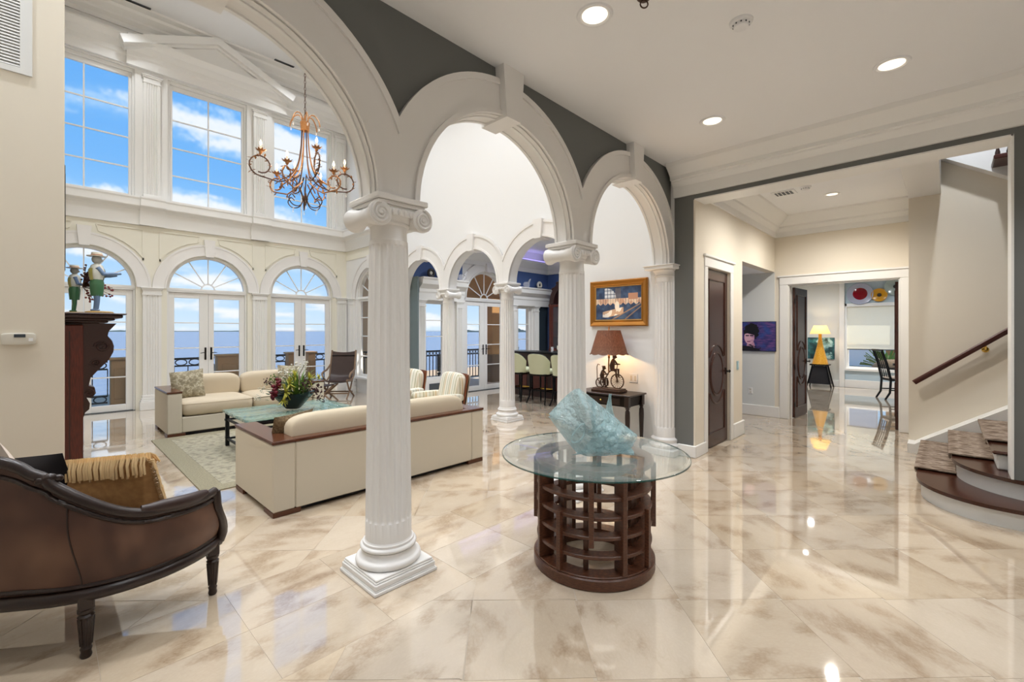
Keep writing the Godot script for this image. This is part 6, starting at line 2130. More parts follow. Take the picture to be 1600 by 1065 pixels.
func make_settee() -> void:
	# curved-back settee seen from behind; local frame is world-parallel, origin on the floor at the middle of the back
	var o := thing("settee", "brown leather settee with carved dark wood frame seen from behind", "settee", Vector3(-3.15, 0, 0.30))
	# plan of the back in (x, z): right arm front, round corner, short straight back, round corner, left arm front
	var f := Vector2(-0.81, -0.586)          # the way it faces
	var l := Vector2(-0.586, 0.81)           # along the back, to its left
	var c0 := Vector2(-3.55, -0.30) - Vector2(-3.15, 0.30)
	var rad := 0.53
	var c1 := c0 + l * 0.40
	var cv := Curve2D.new()
	cv.add_point(c0 - l * (rad + 0.02) + f * 0.09)
	cv.add_point(c0 - l * (rad + 0.012) + f * 0.03)
	for k in 13:
		var a := PI / 2 * k / 12
		cv.add_point(c0 - l * cos(a) * rad - f * sin(a) * rad)
	for k in 13:
		var a := PI / 2 * (1.0 - k / 12.0)
		cv.add_point(c1 + l * cos(a) * rad - f * sin(a) * rad)
	cv.add_point(c1 + l * (rad + 0.012) + f * 0.03)
	cv.add_point(c1 + l * (rad + 0.02) + f * 0.09)
	var len_ := cv.get_baked_length()
	var P := func(t: float) -> Vector2: return cv.sample_baked(len_ * t, true)
	# height of the top rail along the back: low at the arms, rising to the middle
	var top := func(t: float) -> float:
		var s := (0.5 - absf(t - 0.5)) * len_      # distance from the nearer arm front
		return 0.655 + 0.345 * smoothstep(0.42, 1.12, s) - 0.015 * sin(clampf(s / 0.4, 0.0, 1.0) * PI)
	var seat_y := 0.40
	var back := func(u: float, v: float) -> Vector3:
		var rake := 0.055 * smoothstep(0.05, 0.8, u)
		var q: Vector2 = P.call(lerpf(0.03 + rake, 0.97 - rake, v))
		var tn: Vector2 = (P.call(minf(v + 0.01, 1.0)) - P.call(maxf(v - 0.01, 0.0))).normalized()
		var out_ := Vector2(-tn.y, tn.x)
		if out_.dot(q - (c0 + c1) * 0.5 - f * 0.2) < 0:
			out_ = -out_
		var y := lerpf(0.33, top.call(lerpf(0.03, 0.97, v)) - 0.02, u)
		var bulge := 0.035 * sin(PI * u) + 0.05 * u
		return Vector3(q.x + out_.x * bulge, y, q.y + out_.y * bulge)
	put("leather_back", mb().sheet(back, 14, 72, 0.06), M.leather, o)
	var rail := []
	var bead := []
	var low := []
	var low2 := []
	var n := 72
	for k in n + 1:
		var v := float(k) / n
		var p: Vector3 = back.call(1.0, v)
		rail.append(p + Vector3(0, 0.022, 0))
		bead.append(back.call(0.93, v))
		var b: Vector3 = back.call(0.0, v)
		low.append(b + Vector3(0, -0.022, 0))
		low2.append(back.call(0.05, v))
	put("top_rail", mb().tube(rail, 0.026, 9), M.settee_wood, o)
	put("top_bead", mb().tube(bead, 0.012, 6), M.settee_wood, o)
	put("seat_rail", mb().tube(low, 0.036, 8), M.settee_wood, o)
	put("lower_bead", mb().tube(low2, 0.012, 6), M.settee_wood, o)
	for t in [0.37, 0.63]:
		var p: Vector3 = back.call(1.0, t)
		put("carved_crest", mb().ball(p + Vector3(0, 0.04, 0), Vector3(0.02, 0.024, 0.03)).ball(p + Vector3(0, 0.035, 0.03), Vector3(0.016, 0.018, 0.02)).ball(p + Vector3(0, 0.035, -0.03), Vector3(0.016, 0.018, 0.02)), M.settee_wood, o)
	# seam piping on the leather
	for t in [0.33, 0.67]:
		var sm := []
		for k in 12:
			sm.append(back.call(0.05 + 0.88 * k / 11.0, t))
		put("seam", mb().tube(sm, 0.004, 5), M.settee_wood, o)
	# arm fronts: scrolled posts and padded arm tops
	for e in [0.0, 1.0]:
		var sgn := -1.0 if e == 0.0 else 1.0
		var a: Vector3 = back.call(1.0, e)
		var post := []
		for k in 9:
			post.append(back.call(1.0 - k / 8.0, e) + Vector3(0, 0.02 * (1.0 - k / 4.0), 0))
		put("arm_post", mb().tube(post, [0.030, 0.028, 0.025, 0.024, 0.025, 0.027, 0.030, 0.033, 0.036], 9), M.settee_wood, o)
		var pad := []
		var pr := []
		for k in 12:
			var v := (0.03 + 0.17 * k / 11.0) if e == 0.0 else (0.97 - 0.17 * k / 11.0)
			pad.append(back.call(1.0, v) + Vector3(0, 0.042, 0))
			pr.append(0.034 * pow(sin(PI * clampf((k + 0.8) / 12.6, 0, 1)), 0.35))
		put("arm_pad", mb().tube(pad, pr, 10), M.dark_leather, o)
	# seat
	var outline := PackedVector2Array()
	for k in 41:
		outline.append(P.call(k / 40.0).lerp((c0 + c1) * 0.5, 0.02))
	var lay := Transform3D(Basis(Vector3(1, 0, 0), Vector3(0, 0, 1), Vector3(0, -1, 0)), Vector3.ZERO)
	put("seat_frame", mb_t(lay).prism(outline, -0.27, -0.36, 30.0), M.settee_wood, o)
	var inner := PackedVector2Array()
	for p in outline:
		inner.append(p.lerp((c0 + c1) * 0.5, 0.08))
	put("seat_cushion", mb_t(lay).prism(inner, -0.36, -0.45, 30.0), M.dark_leather, o)
	for t in [0.055, 0.335, 0.665, 0.945]:
		var q: Vector2 = P.call(t)
		var c := Vector3(q.x, 0, q.y)
		var leg := mb().box(c + Vector3(0, 0.275, 0), Vector3(0.062, 0.075, 0.062), 0.006)
		var prof := [Vector2(0.020, 0.0), Vector2(0.024, 0.012), Vector2(0.020, 0.03), Vector2(0.024, 0.045), Vector2(0.019, 0.055), Vector2(0.030, 0.20), Vector2(0.034, 0.205), Vector2(0.026, 0.215), Vector2(0.034, 0.226), Vector2(0.034, 0.24)]
		leg.lathe(prof, 14, c)
		for k in 8:
			var a := TAU * k / 8
			leg.tube([c + Vector3(cos(a) * 0.020, 0.06, sin(a) * 0.020), c + Vector3(cos(a) * 0.029, 0.195, sin(a) * 0.029)], 0.005, 5)
		put("leg", leg, M.settee_wood, o)
	# pillows on it
	var fp := thing("fringed_pillow", "gold velvet pillow with thick cord fringe on the settee", "pillow", Vector3(-3.72, 0.585, -0.23), 0.0, "throw pillows")
	fp.rotation = Vector3(0.0, deg_to_rad(50.0), deg_to_rad(4.0))
	var body := mb()
	body.t = Transform3D(Basis(Vector3.RIGHT, 0.30), Vector3.ZERO)
	body.pillow(0.70, 0.46, 0.17)
	put("cover", body, M.gold_velvet, fp)
	var fr := mb()
	fr.t = body.t
	rng.seed = 55
	for k in 64:
		var x := lerpf(-0.34, 0.34, k / 63.0)
		var j := rng.randf_range(-0.012, 0.012)
		for sg in [1.0, -1.0]:
			fr.tube([Vector3(x, 0.228, sg * 0.012), Vector3(x + j * 0.3, 0.258, sg * 0.024), Vector3(x + j, 0.225 + j * 0.5, sg * 0.052), Vector3(x + j * 1.4, 0.165 + j, sg * 0.070)], 0.0065, 5)
	put("top_fringe", fr, M.fringe, fp).set_meta("kind", "stuff")
	var fs := mb()
	fs.t = body.t
	for k in 40:
		var y := lerpf(-0.2, 0.22, k / 39.0)
		for s in [-1.0, 1.0]:
			var j := rng.randf_range(-0.008, 0.008)
			fs.tube([Vector3(s * 0.335, y, 0), Vector3(s * 0.365, y + 0.004, j), Vector3(s * 0.37, y - 0.035, 0.012 + j)], 0.006, 5)
	put("side_fringe", fs, M.fringe, fp).set_meta("kind", "stuff")
	make_pillow("throw_pillow", "dark plum cushion behind the fringed pillow", Vector3(-3.86, 0.69, 0.06), deg_to_rad(50.0), 0.35, Vector3(0.50, 0.42, 0.12), M.black_cloth, 0.06)
	make_pillow("throw_pillow", "pale cream pillow at the left edge of the settee", Vector3(-3.80, 0.76, 0.26), deg_to_rad(50.0), 0.30, Vector3(0.52, 0.50, 0.18), M.cream_cloth, 0.30)

func make_chandelier() -> void:
	var o := thing("chandelier", "gilt iron chandelier with leafy scroll arms, candle lamps and crystal drops", "chandelier", Vector3(-6.46, 3.25, -2.53))
	var top := 1.20
	var ch := mb()
	for k in 72:
		var y := 1.36 + 0.047 * k
		if y > LIVING_H - 3.25 - 0.06:
			break
		var path := []
		for q in 9:
			var t := TAU * q / 8
			var side_ := Vector3(cos(t) * 0.011, 0, 0) if k % 2 else Vector3(0, 0, cos(t) * 0.011)
			path.append(Vector3(0, y + sin(t) * 0.029, 0) + side_)
		ch.tube(path, 0.0042, 4, false)
	put("chain", ch, M.brown_iron, o)
	put("ceiling_rose", mb().lathe([Vector2(0.0, LIVING_H - 3.25 - 0.05), Vector2(0.03, LIVING_H - 3.25 - 0.05), Vector2(0.09, LIVING_H - 3.25 - 0.01), Vector2(0.10, LIVING_H - 3.25)], 20), M.rust_gold, o)
	put("crown_cup", mb().lathe([Vector2(0.04, top - 0.06), Vector2(0.055, top - 0.05), Vector2(0.06, top + 0.02), Vector2(0.065, top + 0.06), Vector2(0.05, top + 0.07), Vector2(0.02, top + 0.08), Vector2(0.012, top + 0.16)], 18), M.rust_gold, o)
	for k in 6:
		var a := TAU * k / 6 + 0.2
		var d := Vector3(cos(a), 0, sin(a))
		var p := []
		for q in 12:
			var t := q / 11.0
			var ang := lerpf(0.0, 4.2, t)
			p.append(d * (0.04 + 0.09 * (1 - cos(ang * 0.75)) * 0.9) + Vector3(0, top + 0.05 + 0.10 * sin(ang * 0.9) + 0.02, 0))
		put("crown_scroll", mb().tube(p, 0.008, 6), M.rust_gold, o)
		put("crystal_drop", mb().lathe([Vector2(0.0, -0.055), Vector2(0.011, -0.035), Vector2(0.007, -0.01), Vector2(0.0, 0.0)], 6, d * 0.19 + Vector3(0, top - 0.0, 0)), M.crystal, o)
	# eight curved ribs from the cup to the belly
	for k in 8:
		var a := TAU * k / 8
		var d := Vector3(cos(a), 0, sin(a))
		put("rib", mb().tube(smooth([d * 0.04 + Vector3(0, top - 0.04, 0), d * 0.055 + Vector3(0, top - 0.30, 0), d * 0.10 + Vector3(0, top - 0.55, 0), d * 0.20 + Vector3(0, top - 0.72, 0), d * 0.34 + Vector3(0, top - 0.82, 0)]), 0.009, 6), M.rust_gold if k % 2 else M.brown_iron, o)
	# finial basket below
	for k in 6:
		var a := TAU * k / 6 + 0.3
		var d := Vector3(cos(a), 0, sin(a))
		put("lower_scroll", mb().tube(smooth([d * 0.20 + Vector3(0, 0.46, 0), d * 0.10 + Vector3(0, 0.36, 0), d * 0.03 + Vector3(0, 0.20, 0), d * 0.08 + Vector3(0, 0.09, 0), d * 0.18 + Vector3(0, 0.08, 0), d * 0.24 + Vector3(0, 0.15, 0), d * 0.20 + Vector3(0, 0.22, 0), d * 0.15 + Vector3(0, 0.18, 0)]), 0.007, 6), M.brown_iron, o)
		put("crystal_drop", mb().lathe([Vector2(0.0, -0.07), Vector2(0.013, -0.045), Vector2(0.008, -0.012), Vector2(0.0, 0.0)], 6, d * 0.17 + Vector3(0, 0.07, 0)), M.crystal, o)
	put("finial", mb().ball(Vector3(0, 0.20, 0), Vector3(0.04, 0.05, 0.04)), M.brown_iron, o)
	rng.seed = 66
	# eight arms: each swings out, curls up and carries a leafy cup, a candle and a flame bulb
	for k in 8:
		var a := TAU * k / 8 + 0.12
		var d := Vector3(cos(a), 0, sin(a))
		var big := k % 2 == 0
		var R := 0.55 if big else 0.42
		var base_y := 0.40 if big else 0.30
		var rr := 0.145 if big else 0.11
		var c := d * R + Vector3(0, base_y + rr, 0)
		var p := [d * 0.06 + Vector3(0, base_y + 0.12, 0), d * 0.18 + Vector3(0, base_y + 0.02, 0), d * (R * 0.62) + Vector3(0, base_y - 0.03, 0)]
		for q in 16:
			var t := -PI / 2 + q * 0.44
			var r2 := rr * (1.0 - 0.022 * q)
			p.append(c + d * cos(t) * r2 + Vector3(0, sin(t) * r2, 0))
		var arm := put("arm", mb().tube(p, 0.0095, 6), M.brown_iron if big else M.rust_gold, o)
		var lv := mb()
		for q in 30:
			var b: Vector3 = p[2 + q / 2]
			var e := Vector3(rng.randfn(), rng.randfn(), rng.randfn()).normalized() * 0.06
			var s := e.cross(Vector3.UP).normalized() * 0.014
			lv.quad(b, b + e * 0.5 + s, b + e, b + e * 0.5 - s)
		put("leaves", lv, M.rust_gold, arm)
		var cup := c + Vector3(0, rr + 0.025, 0)
		var fl := mb()
		for q in 9:
			var t := TAU * q / 9
			var e := Vector3(cos(t), 0.55, sin(t)) * 0.08
			var s := Vector3(-sin(t), 0, cos(t)) * 0.02
			fl.quad(cup, cup + e * 0.5 + s, cup + e, cup + e * 0.5 - s)
		fl.lathe([Vector2(0.004, -0.03), Vector2(0.02, -0.008), Vector2(0.024, 0.012), Vector2(0.012, 0.02)], 10, cup)
		put("leaf_cup", fl, M.rust_gold, arm)
		put("candle", mb().lathe([Vector2(0.012, 0.01), Vector2(0.012, 0.085), Vector2(0.006, 0.09)], 10, cup), M.cream_cloth, arm)
		put("flame_bulb", mb().lathe([Vector2(0.005, 0.088), Vector2(0.016, 0.11), Vector2(0.013, 0.135), Vector2(0.002, 0.165)], 10, cup), M.bulb, arm)
		put("crystal_drop", mb().lathe([Vector2(0.0, -0.06), Vector2(0.012, -0.04), Vector2(0.007, -0.01), Vector2(0.0, 0.0)], 6, d * (R + 0.02) + Vector3(0, base_y - 0.02, 0)), M.crystal, arm)
		lamp_omni(arm, cup + Vector3(0, 0.125, 0), 0.015, 0.10, Color(1.0, 0.85, 0.65))

func smooth(pts: Array, per := 5) -> Array:
	var out_ := []
	for i in pts.size() - 1:
		var a: Vector3 = pts[maxi(i - 1, 0)]
		var d: Vector3 = pts[mini(i + 2, pts.size() - 1)]
		for k in per:
			out_.append(pts[i].cubic_interpolate(pts[i + 1], a, d, float(k) / per))
	out_.append(pts[-1])
	return out_

func make_wall_fittings() -> void:
	var x := -4.7
	var g := thing("return_grille", "large white louvred return air grille high on the cream wall", "vent", Vector3(x, 3.41, 0.06))
	# local: z across, y up; grille reaches up and to +z
	put("frame", mb().span(Vector3(0, 0, 0), Vector3(0.015, 1.15, 0.06)).span(Vector3(0, 0, 0.62), Vector3(0.015, 1.15, 0.68)).span(Vector3(0, 0, 0.06), Vector3(0.015, 0.04, 0.62)).span(Vector3(0, 1.11, 0.06), Vector3(0.015, 1.15, 0.62)), M.steel_white, g)
	put("backing", mb().span(Vector3(0.0, 0.04, 0.06), Vector3(0.003, 1.11, 0.62)), flat(Color(0.62, 0.62, 0.61), 0.7), g)
	for k in 48:
		var y := 0.05 + 0.022 * k
		var s := mb()
		s.t = Transform3D(Basis(Vector3(0, 0, 1), 0.5), Vector3(0.009, y, 0.34))
		s.box(Vector3.ZERO, Vector3(0.006, 0.016, 0.56))
		put("louvre", s, M.steel_white, g)
	var t := thing("thermostat", "beige wall thermostat with small dark display", "thermostat", Vector3(x, 1.545, 0.125))
	put("case", mb().soft(Vector3(0.014, 0, 0), Vector3(0.03, 0.085, 0.17), 0.35, 0.35, 24, 10), M.plastic, t)
	put("display_screen", mb().box(Vector3(0.030, 0.022, -0.005), Vector3(0.003, 0.022, 0.055), 0.001), flat(Color(0.22, 0.25, 0.28), 0.3), t)
	put("button", mb().box(Vector3(0.030, -0.006, -0.058), Vector3(0.003, 0.022, 0.022), 0.001), M.white_plastic, t)
	for q in [[-1.25, "slim dark linear air vent in the ceiling left of the pediment"], [-3.98, "slim dark linear air vent in the ceiling right of the pediment"]]:
		var v := thing("linear_vent", q[1], "vent", Vector3(-11.42, LIVING_H, q[0]), 0.0, "living room ceiling vents")
		put("frame", mb().box(Vector3(0, -0.005, 0), Vector3(0.13, 0.01, 0.44), 0.002), M.vent_dark, v)
		put("slot", mb().box(Vector3(0, -0.0105, 0), Vector3(0.08, 0.002, 0.40)), M.black_metal, v)

# ---------------------------------------------------------------- bar and dining room things

func make_bar_things() -> void:
	var o := thing("bar_counter", "dark panelled wood bar counter with a black stone top behind the stools", "bar", Vector3(-6.45, 0, -8.55))
	put("body", mb().box(Vector3(0, 0.53, 0), Vector3(3.3, 1.06, 0.5), 0.01), M.carved_wood, o)
	for k in 5:
		put("panel", mb().box(Vector3(-1.3 + 0.65 * k, 0.55, 0.255), Vector3(0.52, 0.72, 0.02), 0.008), M.mantel_wood, o)
	put("worktop", mb().box(Vector3(0, 1.08, 0.06), Vector3(3.45, 0.04, 0.72), 0.008), M.black_metal, o)
	put("foot_rail", mb().tube([Vector3(-1.6, 0.18, 0.36), Vector3(1.6, 0.18, 0.36)], 0.02, 8), M.bronze_dark, o)
	var st := thing("bar_stool", "cream upholstered bar stool directly behind the slim column", "stool", Vector3(-7.18, 0, -7.72), 0.0, "bar stools")
	# local: sitter faces -z, the curved back is towards +z
	var fabric := flat(Color(0.82, 0.83, 0.70), 0.8)
	put("seat", mb().soft(Vector3(0, 0.70, -0.02), Vector3(0.50, 0.14, 0.48), 0.5, 0.5, 22, 10), fabric, st)
	put("seat_rail", mb().box(Vector3(0, 0.635, -0.02), Vector3(0.48, 0.05, 0.46), 0.01), M.bronze_dark, st)
	var shell := func(u: float, v: float) -> Vector3:
		var a := lerpf(-1.15, 1.15, v)
		var r := lerpf(0.255, 0.30, u)
		return Vector3(sin(a) * r, lerpf(0.66, 1.10 - 0.17 * pow(absf(a) / 1.15, 3.0), u), cos(a) * r - 0.03)
	put("back_shell", mb().sheet(shell, 8, 22, 0.045), fabric, st)
	var trim_ := []
	var trim2 := []
	for k in 23:
		trim_.append(shell.call(1.0, k / 22.0))
		trim2.append(shell.call(0.0, k / 22.0))
	put("back_trim", mb().tube(trim_, 0.018, 6), M.bronze_dark, st)
	put("lower_trim", mb().tube(trim2, 0.02, 6), M.bronze_dark, st)
	for sx in [-1.0, 1.0]:
		put("leg", mb().tube([Vector3(sx * 0.21, 0.64, 0.17), Vector3(sx * 0.205, 0.35, 0.17), Vector3(sx * 0.22, 0.14, 0.19), Vector3(sx * 0.25, 0.0, 0.25)], [0.024, 0.02, 0.019, 0.018], 8), M.black_metal, st)
		put("leg", mb().tube([Vector3(sx * 0.20, 0.64, -0.20), Vector3(sx * 0.20, 0.0, -0.21)], 0.02, 8), M.black_metal, st)
		put("stretcher", mb().bar(Vector3(sx * 0.205, 0.29, 0.17), Vector3(sx * 0.20, 0.29, -0.205), 0.022, 0.022), M.black_metal, st)
	put("footrest", mb().bar(Vector3(-0.20, 0.29, -0.205), Vector3(0.20, 0.29, -0.205), 0.03, 0.03), M.brass, st)
	put("stretcher", mb().bar(Vector3(-0.205, 0.29, 0.17), Vector3(0.205, 0.29, 0.17), 0.022, 0.022), M.black_metal, st)
	copy_of(st, Vector3(-6.50, 0, -7.72), 0.06, "cream upholstered bar stool seen whole between the two columns", "bar stools")
	copy_of(st, Vector3(-5.84, 0, -7.72), 0.0, "cream upholstered bar stool half hidden by the column near the painting", "bar stools")
	# bottle and glass on the bar
	var bt := thing("wine_bottle", "dark bottle standing on the bar before the cabinet", "bottle", Vector3(-6.62, 1.101, -8.46))
	put("glass_body", mb().lathe([Vector2(0.0, 0.0), Vector2(0.037, 0.003), Vector2(0.038, 0.19), Vector2(0.014, 0.25), Vector2(0.014, 0.31)], 16), flat(Color(0.04, 0.05, 0.06), 0.1), bt)
	put("label", mb().lathe([Vector2(0.0385, 0.06), Vector2(0.0388, 0.065), Vector2(0.0388, 0.15), Vector2(0.0385, 0.155)], 16), M.petal_white, bt)
	put("foil", mb().lathe([Vector2(0.0152, 0.26), Vector2(0.0155, 0.312)], 12), M.steel_white, bt)
	var gl := thing("water_glass", "small clear glass beside the dark bottle on the bar", "glass", Vector3(-6.78, 1.101, -8.42))
	put("cup", mb().lathe([Vector2(0.0, 0.0), Vector2(0.03, 0.002), Vector2(0.036, 0.12), Vector2(0.032, 0.12), Vector2(0.027, 0.01), Vector2(0.0, 0.01)], 14), M.crystal, gl)
	# carved china cabinet in the corner
	var c := thing("china_cabinet", "tall carved mahogany china cabinet with arched top and glass doors in the bar", "cabinet", Vector3(-7.75, 0, -10.62))
	put("lower_case", mb().box(Vector3(0, 0.5, 0), Vector3(1.5, 1.0, 0.48), 0.01), M.mantel_wood, c)
	put("back_panel", mb().box(Vector3(0, 1.75, -0.21), Vector3(1.40, 1.6, 0.03)), flat(Color(0.30, 0.40, 0.58), 0.6), c)
	for s in [-1.0, 1.0]:
		put("side_post", mb().lathe([Vector2(0.05, 1.0), Vector2(0.06, 1.04), Vector2(0.045, 1.1), Vector2(0.045, 2.3), Vector2(0.065, 2.36), Vector2(0.05, 2.4)], 14, Vector3(s * 0.72, 0, 0.18)), M.mantel_wood, c)
		put("side_panel", mb().box(Vector3(s * 0.72, 1.7, -0.03), Vector3(0.03, 1.4, 0.38)), M.mantel_wood, c)
	for s in [-1.0, 1.0]:
		var d := put("door", mb().span(Vector3(s * 0.02, 1.02, 0.19), Vector3(s * 0.08, 2.38, 0.22)).span(Vector3(s * 0.60, 1.02, 0.19), Vector3(s * 0.67, 2.38, 0.22)).span(Vector3(s * 0.08, 1.02, 0.19), Vector3(s * 0.60, 1.09, 0.22)).span(Vector3(s * 0.08, 2.31, 0.19), Vector3(s * 0.60, 2.38, 0.22)), M.mantel_wood, c)
		put("pane", mb().span(Vector3(s * 0.08, 1.09, 0.203), Vector3(s * 0.60, 2.31, 0.207)), M.pane, d)
	for y in [1.02, 1.45, 1.88]:
		put("shelf", mb().box(Vector3(0, y, -0.02), Vector3(1.36, 0.018, 0.34)), M.mantel_wood, c)
	var arch_ := mb()
	arch_.prism(band(Vector2(0, 2.40), 0.56, 0.72, 0.0, PI, 30), -0.20, 0.24, 25.0)
	put("arched_pediment", arch_, M.carved_wood, c)
	put("arch_recess", mb().prism(arc(Vector2(0, 2.40), 0.57, 0.0, PI, 24), -0.2, -0.15), M.black_cloth, c)
	var crest := mb()
	for k in 7:
		var a := PI * (0.2 + 0.6 * k / 6.0)
		crest.ball(Vector3(cos(a) * 0.74, 2.40 + sin(a) * 0.74, 0.2), Vector3(0.07, 0.055, 0.05), 10, 6)
	crest.ball(Vector3(0, 3.19, 0.2), Vector3(0.14, 0.09, 0.06), 12, 7)
	put("carved_crest", crest, M.carved_wood, c)
	var items := [[-0.5, 1.46], [-0.38, 1.46], [-0.5, 1.03], [-0.36, 1.03], [-0.48, 1.89], [-0.3, 1.89]]
	for k in items.size():
		var v := put("stemware", mb().lathe([Vector2(0.03, 0.0), Vector2(0.006, 0.008), Vector2(0.006, 0.09), Vector2(0.035, 0.13), Vector2(0.04, 0.2), Vector2(0.036, 0.2), Vector2(0.03, 0.135), Vector2(0.0, 0.1)], 12), M.crystal, null, Vector3(-7.75 + items[k][0], items[k][1], -10.58))
		tag(v, ["upper-left", "upper-right", "lower-left", "lower-right", "top-left", "top-right"][k] + " clear goblet behind the china cabinet glass", "goblet", "goblets in the china cabinet")
	# ornaments on the ledge over the bar windows: framed round shells and glass pieces
	for q in [[-6.35, "dark ring shaped ornament with pale centre on the ledge in the left small arch", 0], [-6.62, "pale oval ornament beside the dark ring on the ledge in the left small arch", 1], [-7.30, "small clear glass ornament on the ledge in the middle small arch", 2], [-9.72, "clear glass bird on the ledge in the right small arch", 2], [-10.30, "pale ring ornament with dark centre at the corner of the ledge", 1]]:
		var p := thing("ledge_ornament", q[1], "ornament", Vector3(-8.78, 2.861, q[0]), PI / 2, "ornaments on the bar ledge")
		if q[2] == 2:
			put("body", mb().soft(Vector3(0, 0.09, 0), Vector3(0.28, 0.16, 0.08), 0.9, 0.9), M.crystal, p)
			put("neck", mb().tube([Vector3(0.08, 0.14, 0), Vector3(0.13, 0.22, 0), Vector3(0.18, 0.26, 0)], [0.04, 0.03, 0.02], 8), M.crystal, p)
		else:
			var path := []
			for k in 21:
				var t := TAU * k / 20
				path.append(Vector3(cos(t) * 0.075, 0.115 + sin(t) * 0.075, 0))
			put("ring", mb().tube(path, 0.035, 9, false), M.petal_white if q[2] == 1 else flat(Color(0.13, 0.12, 0.12), 0.4), p)
			put("centre", mb().ball(Vector3(0, 0.115, 0), Vector3(0.05, 0.05, 0.012)), flat(Color(0.13, 0.12, 0.12), 0.4) if q[2] == 1 else M.petal_white, p)
			put("stand", mb().box(Vector3(0, 0.02, 0), Vector3(0.12, 0.04, 0.07), 0.006), flat(Color(0.10, 0.09, 0.09), 0.5), p)
	# flush ceiling fan light partly seen through the right arch
	var f := thing("ceiling_fixture", "round flush ceiling fixture in the bar seen under the arch keystone", "light fixture", Vector3(-5.9, 3.95, -8.0))
	put("plate", mb().lathe([Vector2(0.0, -0.06), Vector2(0.30, -0.05), Vector2(0.38, -0.02), Vector2(0.40, 0.0)], 30), M.steel_white, f)
	put("hub", mb().lathe([Vector2(0.0, -0.13), Vector2(0.07, -0.12), Vector2(0.09, -0.06)], 18), M.vent_dark, f)

